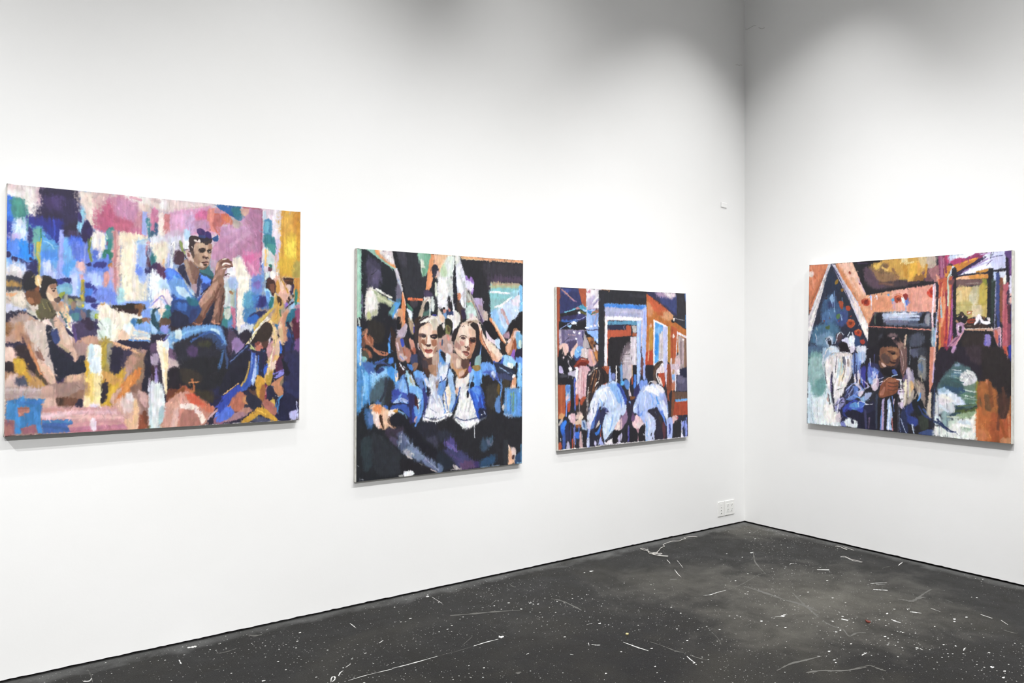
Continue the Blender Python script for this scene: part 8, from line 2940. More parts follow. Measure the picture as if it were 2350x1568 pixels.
l 216 168 168 2 0.8 5 1099 499 1053 581
l 107 68 100 2 0.8 6 1076 523 1014 593
p 69 72 90 3 1 0 748 365 891 364 902 465 748 460
s 168 180 208 13 1 0 748 370 833 371 825 414 748 421
s 80 88 112 10 1 0 773 387 849 376 833 448 765 439
s 37 37 42 6 1 0 816 431 841 380 866 372 833 456
s 140 140 148 6 1 0 862 389 891 381 887 448 867 448
l 216 144 128 2 1 6 749 475 900 482
p 37 37 42 3 1 0 749 486 896 490 897 595 750 597
s 72 76 91 17 1 0 766 524 834 507 859 549 809 596 767 596
s 156 172 180 6 1 0 904 482 925 482 930 594 909 594
l 92 136 176 2 0.8 4 917 490 921 594
p 212 228 236 19 1 0 6 750 141 746 221 1065 282 1169 0 1181
s 76 100 128 24 1 0 6 607 133 606 139 633 51 663 7 693
s 124 164 164 28 1 0 15 669 124 662 136 802 148 904 98 976 41 938 12 826
s 152 184 184 20 1 0 21 702 114 700 117 887 77 907 34 844
s 108 152 152 19 1 0 66 870 142 839 139 923 98 962
l 196 216 232 7 0.7 20 13 873 19 1165
s 228 236 240 23 1 0 78 992 200 1002 263 1171 153 1172 60 1143
s 240 236 232 19 1 0 141 1043 211 1038 233 1137 163 1153
l 108 124 140 1 0.7 2 36 985 36 1131
l 108 140 160 1 0.7 3 49 1097 53 1172
l 92 108 124 1 0.7 2 84 1010 86 1122
l 140 156 164 1 0.7 2 135 997 136 1072
s 160 184 208 11 1 0 123 624 194 614 225 660 216 715 135 727
s 208 220 232 11 1 0 164 605 234 604 254 641 195 651
s 216 224 232 7 1 0 135 699 205 669 216 743 157 782
s 220 212 208 11 1 0 215 660 284 645 352 661 358 738 336 830 298 895 259 961 220 946 193 864 157 792 145 727
s 236 232 232 11 1 0 146 745 186 744 193 864 189 929 158 866
s 232 228 228 11 1 0 208 863 297 859 288 923 260 971 240 1008 210 983
s 244 240 240 7 1 0 216 697 245 696 258 879 229 927 218 835
s 228 212 184 7 1 0 266 741 296 768 297 832 277 851 262 806
s 192 216 224 7 1 0 256 723 285 722 277 796 257 806
s 228 228 236 7 1 0 299 685 353 675 345 811 317 858 298 886 316 785
s 92 96 112 3 1 0 275 681 314 676 305 731 285 722
s 168 152 144 3 1 0 305 704 334 694 325 748
s 40 38 59 3 1 0 192 799 207 799 209 937 194 938 186 883
l 124 108 168 2 1 5 190 836 192 929
l 59 53 62 2 1 5 199 938 211 1011 222 1074
l 58 49 49 2 1 5 221 743 227 789
l 92 92 104 2 1 4 286 741 296 786 277 842
l 76 72 83 2 1 4 147 820 158 875
l 44 44 50 2 1 7 178 985 186 1022
l 192 128 112 2 1 4 165 977 173 1004
l 76 76 83 1 1 3 234 917 278 901
l 184 176 180 2 1 4 219 881 237 816
l 108 108 132 2 0.8 5 343 666 345 784 317 858
s 232 232 240 7 1 0 221 1010 250 980 260 1016 241 1045 221 1056
s 34 29 36 3 1 0 256 604 337 603 333 630 304 644 264 640
s 212 204 220 3 1 0 337 603 371 602 371 629 343 648
l 232 228 236 2 1 5 255 645 294 640 333 653
s 216 220 232 7 1 0 385 602 456 601 457 646 419 682 395 656
s 108 132 184 7 1 0 357 666 386 647 419 682 411 745 374 810 359 783
l 46 49 85 2 1 7 371 629 373 792
l 43 49 81 2 1 6 387 737 383 810
s 168 192 224 7 1 0 391 656 447 637 457 681 420 718
s 196 196 220 7 1 0 392 782 421 763 417 835 403 872 379 855
s 216 208 216 7 1 0 374 801 402 800 408 853 379 864
s 107 76 61 3 1 0 407 835 421 830 417 853 408 862
s 61 61 142 7 1 0 420 754 458 744 460 877 441 887 421 817
l 76 116 200 2 1 6 421 817 422 853
l 216 228 252 2 0.8 3 424 817 436 870
s 220 208 224 7 1 0 394 926 432 897 446 914 418 951 404 948
s 200 192 216 3 1 0 365 860 413 876 446 914 423 906 384 877
s 92 120 188 7 1 0 346 893 394 881 404 925 376 972 338 984 318 967
s 57 60 90 7 1 0 317 894 355 874 366 928 328 975 299 986 299 950
l 160 168 204 2 1 4 328 966 365 883
l 104 120 176 2 1 4 308 958 336 893
l 140 156 208 2 1 4 347 974 394 917
s 140 140 184 7 1 0 240 999 269 970 299 977 290 1023 251 1063 226 1064
l 44 41 58 2 1 6 231 1027 270 1006 290 1005
l 53 50 96 2 1 6 242 1082 266 1066
s 220 208 216 3 1 0 232 1110 261 1071 277 1133 243 1146
p 40 41 65 14 1 0 280 1042 357 991 452 1003 516 980 546 1167 407 1175 272 1152
s 61 76 169 7 1 0 290 1041 338 1011 405 997 443 1030 415 1077 368 1045 330 1102 291 1087
s 92 144 204 7 1 0 348 1010 400 993 401 1033 377 1053 338 1029
s 76 112 192 7 1 0 405 988 442 972 452 1003 415 1036
s 152 184 224 7 1 0 423 960 479 925 493 938 452 985 424 987
l 168 208 240 2 1 5 405 992 410 1032 443 1017
l 124 160 220 2 1 5 329 1011 391 993
s 168 180 216 7 1 0 451 931 497 920 488 947 456 967
s 33 33 51 7 1 0 300 1068 387 1052 453 1074 545 1040 546 1167 398 1172 330 1111
s 228 236 240 7 1 0 297 1141 330 1111 359 1122 388 1124 393 1172 312 1167
s 45 45 65 3 1 0 349 1122 369 1130 369 1148 355 1145
s 124 132 192 3 1 0 277 1147 292 1137 312 1171 277 1170
l 61 61 94 2 1 18 453 1047 464 1170
l 108 92 116 2 0.8 6 486 1097 482 1168
l 224 228 244 1 1 3 452 1007 507 999
p 34 32 39 6 1 0 458 601 557 599 559 723 551 785 547 899 502 911 455 909
s 53 53 87 6 1 0 471 717 541 719 577 748 578 810 542 838 477 814
s 100 120 192 6 1 0 472 752 495 743 541 759 542 811 515 848 478 841
s 184 188 224 3 1 0 495 778 527 768 523 803 505 822
s 208 196 208 6 1 0 505 831 546 820 547 882 515 905 497 867
s 136 168 216 7 1 0 478 823 505 822 501 858 478 850
s 168 144 168 3 1 0 528 830 551 837 543 882
l 200 208 232 2 1 4 485 681 488 734
l 76 76 118 2 0.8 4 517 653 513 733
s 44 45 77 6 1 0 550 749 586 757 582 801 560 819
l 208 212 240 2 1 3 555 820 582 810
p 35 32 36 10 1 0 548 599 700 597 718 726 693 813 578 792 550 749
s 124 84 68 3 1 0 562 608 594 603 647 598 674 624 683 675 666 711 622 729 581 704 558 670
s 73 54 57 3 1 0 558 652 598 638 630 677 622 712 595 722 568 700
s 86 59 51 2 1 0 564 608 585 608 576 643 560 648
s 140 92 72 2 1 0 598 621 647 615 639 642 603 647
s 156 108 84 2 1 0 639 664 661 650 670 676 648 689
s 33 27 28 2 1 0 634 637 661 637 661 648 639 650
l 41 33 32 1 1 4 621 633 647 628 665 624
s 176 124 96 2 1 0 647 642 665 637 670 671 657 680
s 70 46 43 2 1 0 617 690 657 689 648 698 621 699
l 46 32 31 1 1 3 617 692 666 687
s 56 44 45 2 1 0 666 676 687 671 679 714 648 720
s 196 164 148 2 1 0 563 705 577 705 600 730 591 735 573 731
s 228 220 216 2 1 0 572 718 595 726 600 734 582 735
s 90 65 58 3 1 0 549 697 565 700 577 744 559 740
s 34 29 32 3 1 0 568 736 684 723 710 778 649 798 587 792
s 88 104 176 3 1 0 640 772 658 754 675 775 649 789
l 152 184 224 2 1 5 645 794 680 786
s 124 72 52 3 1 0 574 845 614 808 649 811 693 822 680 840 685 891 659 919 598 944 557 947 552 916
s 156 96 68 3 1 0 614 817 685 827 667 840 619 834
s 140 76 52 2 1 0 610 861 641 850 650 893 619 904
l 69 44 37 2 1 4 614 834 680 835
l 78 48 41 2 1 3 623 856 685 857
l 78 48 41 2 1 3 619 882 681 883
l 188 140 116 2 1 4 610 821 623 808
s 168 108 88 2 1 0 557 916 574 871 583 880 566 933
l 232 220 224 2 1 6 671 819 706 821
l 216 208 224 2 1 5 556 846 578 836
l 140 124 152 2 1 4 561 863 587 836
p 228 216 200 6 1 0 724 816 754 815 755 964 721 1009 720 898
s 216 196 228 6 1 0 685 891 720 881 721 932 686 969
s 232 228 236 6 1 0 690 934 720 915 721 992 695 985
l 228 228 232 2 1 7 702 830 708 924
l 73 54 63 2 1 3 690 887 720 881
l 57 46 51 2 1 3 691 960 716 949
s 200 180 152 6 1 0 754 836 781 835 776 937 755 981
s 108 96 128 6 1 0 719 795 745 785 781 835 754 853 719 821
s 184 176 196 6 1 0 736 734 770 758 781 801 754 810
s 140 132 112 6 1 0 746 896 782 886 777 979 739 999
p 105 72 69 6 1 0 687 597 743 597 744 742 732 751 724 812 706 778 701 727
l 176 136 132 2 1 6 735 631 731 726 723 777
l 168 144 148 2 1 5 709 623 701 684 714 743
l 61 49 46 2 0.8 6 721 597 727 683
p 41 44 52 6 1 0 743 597 779 596 781 767 753 742
l 140 148 164 2 1 5 756 622 765 665 761 708
p 35 32 36 6 1 0 544 961 686 917 721 1009 723 1171 546 1175
p 156 148 188 3 1 0 575 967 591 953 589 1171 564 1174 568 1064
l 200 168 196 2 0.9 4 584 967 580 1168
l 92 132 200 2 0.9 6 572 1038 567 1169
l 57 64 84 3 1 13 536 935 537 1163
p 168 188 224 3 1 0 611 974 629 942 638 981 652 1075 635 1119 653 1169 609 1165 616 1034
l 232 236 244 2 0.9 9 629 990 622 1164
l 92 124 192 2 0.9 5 646 937 661 1039
l 200 124 120 2 0.9 5 644 1084 653 1169
l 216 196 224 2 0.9 7 660 953 656 988
l 60 60 73 2 0.8 7 686 943 688 1174
l 124 140 176 2 0.8 4 695 985 697 1156
s 200 188 208 3 1 0 686 977 721 975 721 1013 704 1010
p 41 48 77 10 1 0 721 1009 782 953 785 1177 697 1173 705 1062
s 54 68 132 10 1 0 739 1008 783 979 783 1038 748 1049
l 184 200 232 2 1 3 705 1079 732 1153 745 1177
l 160 176 216 2 1 3 701 1147 706 1173
p 36 35 40 6 1 0 750 597 893 594 895 887 880 1014 922 1172 756 1180
s 84 88 108 13 1 0 767 622 826 604 843 629 793 664
s 61 64 74 13 1 0 818 613 860 603 860 679 827 663
s 124 124 124 10 1 0 823 672 864 671 870 813 845 798 820 782
s 100 120 156 6 1 0 823 706 848 713 849 755 828 748
l 140 148 160 2 0.8 4 763 596 764 682 760 716
s 200 188 200 6 1 0 751 742 777 767 790 800 795 834 778 903 753 930
s 156 148 176 6 1 0 764 750 786 783 791 834 773 818
s 208 168 124 6 1 0 765 835 782 826 791 868 770 912
s 148 132 124 10 1 0 803 817 845 831 866 889 863 965 855 990 829 917 799 868
s 168 156 148 6 1 0 795 885 779 962 754 981 762 921
l 184 168 156 2 1 4 829 908 867 998
l 92 148 216 2 1 7 825 900 827 934 809 977
s 47 57 104 13 1 0 754 1006 788 962 809 977 788 1021 754 1057
s 51 65 130 10 1 0 754 1057 780 1064 822 1085 806 1121 755 1100
s 53 59 53 9 1 0 826 1043 864 1032 889 1080 881 1130 840 1143
s 33 36 41 6 1 0 779 971 838 941 863 1015 822 1052
l 184 200 224 2 1 6 781 1114 794 1172
l 216 224 240 2 1 3 789 1118 785 1148
l 61 80 125 2 1 12 855 1007 913 1069
s 61 76 120 2 1 0 831 1164 906 1136 922 1172 840 1176
p 200 132 112 2 1 0 895 594 921 594 919 753 915 861 895 904 891 863 892 720
l 224 180 184 2 0.9 8 926 594 915 761 911 828
l 180 168 220 2 0.9 5 922 703 915 828
l 200 148 80 2 0.9 9 954 594 947 727
l 176 104 136 2 0.9 7 938 677 939 794
p 41 36 46 2 1 0 926 677 938 635 966 593 1258 589 1381 688 1378 820 1211 829 1177 779 1139 712 1077 698 999 750 936 852 895 887 919 828
s 58 48 55 15 1 0 1115 591 1214 590 1214 694 1154 679
s 132 50 80 6 1 0 990 593 1014 593 998 614
s 180 140 180 6 1 0 1038 592 1057 592 1038 629 1030 625
s 108 92 84 6 1 0 1221 590 1240 589 1240 613 1221 614
s 124 92 128 6 1 0 1243 589 1262 589 1255 661 1244 653
l 89 61 61 2 0.8 11 1244 637 1244 804
s 224 160 160 5 1 0 1331 588 1352 596 1360 658 1338 635
s 200 88 72 5 1 0 1331 588 1349 588 1356 642 1338 635
s 54 61 144 5 1 0 1359 588 1381 587 1381 677 1363 658
l 140 128 184 2 0.8 5 1316 588 1342 650
p 76 100 104 12 1 0 968 801 1007 749 1062 686 1108 713 1139 728 1177 779 1193 870 1193 973 1041 1042 953 967 944 860
s 61 84 87 12 1 0 984 808 1078 795 1117 850 1063 878 968 850
s 54 80 105 9 1 0 968 842 1055 854 1117 854 1117 882 1040 887
s 92 124 140 9 1 0 1039 756 1086 746 1078 779 1031 789
s 124 140 160 6 1 0 1054 703 1077 694 1081 714 1054 715
l 200 212 216 2 1 4 1035 740 1086 744
l 140 160 160 2 0.8 4 1007 782 1062 776
s 108 132 116 9 1 0 1117 818 1185 806 1189 870 1117 866
s 88 120 104 9 1 0 1094 892 1185 886 1189 950 1102 940
l 228 232 224 2 1 3 1121 870 1182 877
l 208 220 212 2 1 3 1110 915 1167 923
l 168 188 176 2 0.8 3 1102 899 1178 903
l 184 200 188 2 0.8 2 1140 949 1178 943
s 132 132 60 9 1 0 1178 815 1196 830 1193 950 1178 935
s 208 208 212 6 1 0 1078 787 1101 750 1124 737 1155 748 1177 783 1177 807 1132 833 1101 831
s 168 170 176 2 1 0 1124 773 1158 764 1162 800 1140 809
l 240 240 240 1 0.8 2 1094 787 1124 761 1155 792
l 244 244 244 1 0.8 2 1101 819 1124 785 1170 807
l 108 112 116 1 0.8 2 1116 753 1140 785
s 200 216 236 9 1 0 944 901 984 862 1040 887 1087 917 1114 955 1071 970 1001 930
s 152 180 204 9 1 0 948 876 976 858 1000 873 976 891
s 220 228 240 12 1 0 1000 898 1055 902 1095 948 1064 959 1008 930
p 200 204 208 16 1 0 936 902 1000 906 1048 960 1056 1000 1017 1028 961 1024 929 1051 929 968
s 224 220 224 13 1 0 952 909 1008 914 1017 954 969 966
s 140 164 168 13 1 0 969 1023 1017 1011 1025 1100 986 1104
s 47 67 77 9 1 0 1056 972 1102 968 1102 988 1064 991
s 76 92 53 9 1 0 1064 999 1141 977 1193 957 1186 982 1103 1029 1048 1025
l 50 56 62 2 1 6 1118 995 1193 957
s 50 71 85 9 1 0 1009 1044 1064 1012 1087 1018 1049 1053
s 144 164 132 9 1 0 1072 1023 1156 1000 1186 990 1179 1030 1111 1052 1056 1049
p 228 232 228 16 1 0 922 1172 930 1113 1002 1123 1049 1066 1156 1040 1190 1021 1183 1177 1042 1184
s 200 212 220 12 1 0 1080 1067 1156 1064 1149 1089 1080 1091
s 168 188 172 12 1 0 1103 1097 1156 1100 1149 1117 1088 1127
s 192 208 196 12 1 0 1017 1068 1064 1052 1057 1089 1018 1109
s 240 240 236 12 1 0 1041 1091 1080 1095 1088 1131 1041 1135
s 244 240 232 12 1 0 1149 1041 1186 1014 1179 1126 1156 1104
s 208 220 224 9 1 0 929 1043 961 1049 970 1081 934 1100
l 61 76 109 2 1 12 925 1085 962 1090 1002 1123
l 54 68 102 2 1 6 986 1116 1018 1138 1057 1138
l 47 60 92 2 1 8 946 1087 986 1120
l 92 108 132 1 0.8 2 946 909 958 1176
l 76 88 100 1 0.8 3 1003 897 1007 1179
l 44 44 50 1 1 3 1080 1160 1086 1153
l 54 68 102 2 1 14 922 853 917 1061
l 38 42 54 2 1 12 903 895 920 861 931 827
s 200 184 164 9 1 0 884 972 912 903 913 1061 884 1038
s 212 196 176 6 1 0 887 913 912 903 908 970 892 996
p 140 84 52 9 1 0 1193 814 1266 810 1303 863 1381 859 1375 1181 1179 1177
p 44 39 40 15 1 0 1210 590 1316 588 1381 688 1378 882 1347 1008 1318 1042 1304 1004 1296 864 1252 811 1211 825
s 156 96 56 15 1 0 1196 822 1252 803 1267 842 1296 864 1303 981 1253 1008 1197 973
s 107 76 53 15 1 0 1200 909 1252 890 1260 984 1205 969
s 180 104 60 15 1 0 1193 977 1260 1008 1297 1059 1290 1154 1187 1176
s 156 84 52 15 1 0 1267 1015 1311 1011 1318 1127 1268 1164
s 168 88 56 12 1 0 1318 1034 1375 1014 1375 1175 1319 1174
l 87 54 44 4 0.7 15 1311 1004 1304 1098
l 200 128 96 2 0.8 8 1237 796 1252 843
s 71 50 44 12 1 0 1303 887 1360 899 1354 1008 1318 1019
l 188 124 80 2 0.8 4 1373 890 1371 999
s 192 120 80 9 1 0 1194 1108 1246 1119 1239 1167 1187 1172
s 184 128 92 5 1 0 1333 1141 1375 1145 1374 1179 1319 1178
l 200 120 72 2 0.8 6 1188 990 1185 1173
l 216 176 144 1 0.8 3 1361 1177 1375 1168
s 32 29 34 9 1 0 542 597 566 530 621 500 676 518 695 583 683 619 647 590 598 602 567 609
s 108 90 94 9 1 0 609 518 646 506 676 518 670 530 640 527 622 530
s 154 128 130 3 1 0 640 536 658 533 655 545 643 547
s 72 57 60 6 1 0 646 548 676 560 701 577 683 589 659 572
s 138 108 100 6 1 0 677 572 706 565 719 595 701 619 683 595
s 127 88 68 9 1 0 564 609 598 602 647 596 677 607 691 642 691 690 672 720 636 733 593 723 568 699 555 663
s 82 63 59 9 1 0 574 645 611 656 630 692 611 716 581 699 565 669
s 148 106 80 9 1 0 616 614 659 607 677 631 641 638 617 632
s 111 74 59 4 1 0 564 612 586 606 583 639 568 645
s 168 122 92 4 1 0 647 655 672 655 675 684 654 691
s 87 59 51 4 1 0 610 626 647 631 665 643 647 649 620 638
s 38 30 30 2 1 0 635 639 658 637 662 646 644 651
l 51 38 37 2 1 4 617 629 641 626 662 634
s 104 67 54 3 1 0 648 686 672 684 669 692 651 695
s 58 42 41 3 1 0 630 698 666 705 660 715 633 709
l 42 30 30 2 1 3 628 696 648 703 675 703
s 70 50 50 6 1 0 672 690 690 666 687 714 666 726
s 59 46 49 6 1 0 587 723 642 733 678 720 666 744 618 758 587 747
s 105 76 64 4 1 0 550 700 568 705 593 747 575 747 556 730
s 201 166 154 3 1 0 568 711 581 714 602 731 590 738 575 729
s 30 28 33 9 1 0 581 747 666 744 709 796 649 810 600 788
s 80 96 160 4 1 0 642 757 661 753 679 779 655 786
l 169 196 232 2 1 6 643 798 661 792 680 788
s 122 74 54 9 1 0 582 843 613 818 643 810 679 820 683 879 656 916 614 931 577 945 558 922
s 151 98 74 6 1 0 619 817 673 818 667 836 619 841
s 143 85 64 6 1 0 601 848 650 852 656 893 607 896
l 77 50 45 2 1 4 619 842 649 846 680 839
l 77 50 45 2 1 4 619 866 650 871 680 863
l 85 56 47 2 1 4 614 892 650 894 677 887
s 169 112 92 4 1 0 559 928 583 879 598 878 583 927
l 200 168 152 2 1 4 588 837 619 811 643 804
l 232 220 224 2 1 5 673 818 703 822
s 108 84 80 9 1 0 707 601 731 595 737 659 732 742 714 754 702 666
l 168 140 132 3 1 6 730 524 724 571
l 180 156 152 2 1 4 701 619 720 689 714 754
l 200 180 160 3 1 7 736 518 728 606
l 242 239 236 4 1 12 162 697 154 792 171 886
l 232 230 234 4 1 12 214 676 215 771 206 865
l 216 205 180 4 1 9 275 693 266 787 252 882
l 244 242 240 4 1 10 304 674 311 767 278 880
l 191 210 220 4 1 9 249 694 246 769 241 826
l 236 230 224 4 1 10 334 673 336 785 298 889
l 108 100 116 3 1 4 234 676 227 761
l 67 65 89 3 1 5 197 809 201 894
l 46 45 63 3 1 6 202 865 212 978 222 1052
l 140 136 152 3 1 3 295 693 301 767
l 80 72 91 3 1 3 143 773 149 849
l 168 156 148 3 1 4 178 687 188 658 223 648
l 232 228 228 3 1 7 141 659 161 620 202 620
l 207 216 228 4 1 10 131 669 121 717 133 774
l 58 55 69 3 1 4 172 952 178 999
l 196 168 164 3 1 3 167 943 173 990
l 226 224 236 4 1 8 259 975 250 1031 241 1088
l 144 152 196 4 1 7 269 983 260 1049
l 44 41 63 3 1 4 254 1012 279 983
l 216 224 236 3 1 4 145 563 155 544 181 539 191 563
l 47 48 60 3 1 5 165 563 176 582 173 601
l 223 232 240 3 1 5 242 515 262 496 282 515
l 235 238 246 3 1 7 352 524 362 552 359 608
l 29 27 33 3 1 17 273 609 298 595 313 609
l 228 224 236 3 1 5 323 580 331 618
l 122 164 228 4 1 7 319 980 368 949 416 964
l 59 76 177 4 1 9 310 1027 368 986 426 991
l 184 212 240 4 1 5 396 920 444 899 482 879
l 80 104 196 4 1 7 349 1033 398 1039 436 1018
l 168 184 232 4 1 5 308 916 347 877 386 856
l 54 54 111 4 1 7 300 1074 320 1045
l 224 232 248 3 1 4 398 1002 417 983 465 1002
l 116 144 216 4 1 6 415 873 444 908
l 140 152 200 4 1 5 328 942 357 904
l 192 180 212 4 1 6 434 836 473 870 454 898
l 44 44 79 4 1 8 385 783 391 856
l 108 124 200 4 1 6 413 708 409 782
l 212 212 228 4 1 7 431 643 432 708
l 143 168 216 4 1 6 402 635 403 727
l 220 220 232 4 1 5 445 616 451 670
l 76 90 176 4 1 6 480 724 500 796
l 156 176 224 4 1 6 518 741 514 814
l 224 208 220 4 1 6 537 795 533 849
l 236 224 196 4 1 12 737 821 738 908
l 208 196 164 3 1 9 763 837 764 924
l 240 234 240 4 1 5 712 840 711 910
l 140 132 160 3 1 5 780 749 789 801
l 184 172 188 3 1 7 762 750 776 793
l 92 76 84 3 1 3 693 858 728 861
l 92 76 84 3 1 3 695 902 727 900
l 168 156 140 3 1 6 811 826 816 886 799 939
l 200 188 168 3 1 4 828 860 825 920
l 106 100 92 3 1 5 798 818 824 851
l 90 144 212 4 1 6 837 902 829 937 816 955
l 47 59 108 3 1 10 825 989 851 1039 902 1069
l 41 49 87 3 1 8 943 1065 993 1111 1041 1139
l 37 40 53 3 1 12 917 881 910 1000 911 1119
l 196 180 160 3 1 7 896 907 893 1001
l 154 168 184 3 1 4 827 679 839 670 861 678
l 84 96 108 3 1 9 840 695 845 764
l 176 164 140 3 1 5 836 782 845 825
l 134 168 208 3 1 4 187 277 198 316
l 108 144 188 3 1 5 167 353 183 392
l 72 104 164 3 1 6 219 392 240 430
l 156 184 216 3 1 3 208 316 210 354
l 58 90 144 3 1 6 137 391 148 439
l 136 164 196 3 1 4 260 374 270 412
l 192 112 80 3 1 4 316 422 330 408 360 417 368 441
l 196 120 80 3 1 4 381 492 400 478 418 495
l 208 128 96 3 1 3 434 271 455 262 472 277
l 208 138 100 3 1 3 673 256 695 252 709 266
l 136 144 192 4 1 5 633 273 642 300
l 228 236 248 4 1 4 721 276 728 329
l 92 112 184 4 1 4 744 267 751 303
l 196 164 184 4 1 3 651 291 653 327
l 224 220 232 4 1 3 521 242 531 260
l 216 160 80 4 1 16 816 42 817 113
l 192 140 60 4 1 14 868 55 860 132
l 140 104 72 5 1 13 639 66 676 131
l 220 184 112 5 1 13 566 53 603 73
l 108 80 72 5 1 15 548 161 641 174
l 224 200 140 4 1 9 729 36 782 31
l 72 57 64 4 1 14 730 170 818 165
l 200 212 232 4 1 12 606 380 820 392
l 156 172 200 4 1 12 625 407 820 414
l 92 100 120 4 1 11 607 443 871 447
l 224 232 244 4 1 5 643 370 802 376
l 216 140 100 3 1 7 970 181 966 284 979 369
l 134 47 65 3 1 7 1004 336 996 471 993 556
l 200 96 72 3 1 7 988 437 984 522
l 224 176 156 3 1 5 950 283 938 437 924 693
l 168 184 224 3 1 4 934 368 927 556
l 180 96 144 3 1 4 1028 286 1027 454 1013 539
l 119 50 79 3 1 7 989 37 992 114
l 200 128 160 3 1 5 977 19 977 79
l 232 228 236 3 1 4 912 204 909 436
l 212 192 144 4 1 13 1083 237 1084 296
l 184 164 88 4 1 11 1216 234 1216 300
l 204 196 168 4 1 11 1170 257 1162 323
l 42 42 46 3 1 6 1060 388 1092 380 1124 405
l 240 236 244 3 1 5 1171 439 1186 394 1209 431 1247 444
l 89 61 54 3 1 5 1140 430 1171 427
l 196 216 220 3 1 3 1047 756 1095 758
l 61 90 92 3 1 8 1023 807 1103 820
l 140 168 156 3 1 5 1055 789 1095 796
l 92 122 112 3 1 6 1087 879 1173 890
l 164 188 180 3 1 3 1103 861 1181 873
l 124 148 136 3 1 6 1096 920 1181 922
l 228 236 234 3 1 3 1119 869 1173 878
l 216 224 224 3 1 3 1111 902 1166 911
l 240 244 244 3 1 3 1087 804 1118 753 1157 768
l 232 236 236 3 1 3 1111 820 1142 777
l 88 108 80 3 1 8 1072 971 1174 955
l 59 75 68 3 1 7 1056 997 1119 984
l 232 232 228 4 1 16 975 911 1040 940
l 208 216 228 4 1 15 959 979 1008 1009
l 240 240 236 4 1 16 1073 1087 1151 1096
l 184 196 184 4 1 11 1009 1043 1073 1045
l 164 100 60 5 1 17 1211 863 1227 1008
l 124 76 48 5 1 19 1256 812 1272 956
l 188 116 68 5 1 14 1205 1075 1258 1150
l 148 80 46 5 1 15 1317 1041 1346 1141
l 196 128 88 4 1 6 1360 997 1368 1139
l 79 54 46 5 1 15 1330 841 1345 967
'''
make_painting('painting on the right wall of a salmon attic room and a man holding a bottle', [[-0.042, -0.6175, 2.0503], [-0.042, -1.9841, 2.035], [-0.042, -1.983, 0.8634], [-0.042, -0.5975, 0.8665]], (1376, 1178), 0.0040, 0, decode(STROKES_4), [(626, 664, 88), (617, 662, 96), (619, 871, 90)], 2.60, 11, 'oil paintings hung on the white walls')

# ------------------------------------------------------------------ wall plates near the corner
def power_outlet(cx, cz, label):
    root = bpy.data.objects.new('power_outlet', None); COL.objects.link(root); root.location = (cx, 0, cz)
    tag(root, label, 'power outlet')
    bm = bmesh.new(); add_box(bm, -0.058, 0.058, -0.0065, -0.0002, -0.058, 0.058, bevel=0.0022); from_bm('cover_plate', bm, M_PLASTIC, root)
    for sx in (-0.0235, 0.0235):
        bm = bmesh.new(); add_box(bm, sx - 0.0165, sx + 0.0165, -0.0082, -0.006, -0.0335, 0.0335, bevel=0.0008)
        rec = from_bm('receptacle', bm, M_PLASTIC, root)
        for sz in (-0.019, 0.017):
            for dx in (-0.0065, 0.0065):
                bm = bmesh.new(); add_box(bm, sx + dx - 0.0011, sx + dx + 0.0011, -0.0086, -0.0078, sz + 0.001, sz + 0.0095); from_bm('slot', bm, M_SLOT, rec)
            bm = bmesh.new(); add_cyl(bm, (sx, -0.0083, sz - 0.0068), (0, 1, 0), 0.0028, 0.0009); from_bm('ground_hole', bm, M_SLOT, rec)
        for sz in (-0.048, 0.048):
            bm = bmesh.new(); add_cyl(bm, (sx, -0.0066, sz), (0, 1, 0), 0.0026, 0.0012, 12); from_bm('screw', bm, M_PLASTIC, root)
    return root
def data_plate(cx, cz, label):
    root = bpy.data.objects.new('wall_jack_plate', None); COL.objects.link(root); root.location = (cx, 0, cz)
    tag(root, label, 'wall plate')
    bm = bmesh.new(); add_box(bm, -0.0355, 0.0355, -0.0065, -0.0002, -0.058, 0.058, bevel=0.0022); from_bm('cover_plate', bm, M_PLASTIC, root)
    for k, sz in enumerate((0.033, 0.0105, -0.0115, -0.034)):
        bm = bmesh.new(); add_box(bm, -0.0085, 0.0085, -0.0078, -0.006, sz - 0.0085, sz + 0.0085, bevel=0.0007); j = from_bm('jack', bm, M_PLASTIC, root)
        bm = bmesh.new(); r = (0.0012, 0.0026, 0.0036, 0.0036)[k]
        add_box(bm, -r, r, -0.0083, -0.0075, sz - r, sz + r, bevel=0.0004); from_bm('port', bm, M_SLOT if k else M_STEEL, j)
    for sz in (-0.049, 0.049):
        bm = bmesh.new(); add_cyl(bm, (0, -0.0066, sz), (0, 1, 0), 0.0026, 0.0012, 12); from_bm('screw', bm, M_PLASTIC, root)
    return root
data_plate(-0.2965, 0.1485, 'narrow white jack plate on the left wall, beside the wider outlet plate')
power_outlet(-0.193, 0.1485, 'wide white double outlet plate low on the left wall by the corner')
# little blank plate high on the left wall beside the corner
bm = bmesh.new(); add_box(bm, -0.034, 0.034, -0.006, -0.0002, -0.019, 0.019, bevel=0.002)
o = from_bm('blank_plate', bm, M_PATCH); o.location = [[-0.2646,0.0,2.5635]][0]; o.rotation_euler = (0, math.radians(3.5), 0)
tag(o, 'tiny white blank plate on the left wall above head height near the corner', 'wall plate')
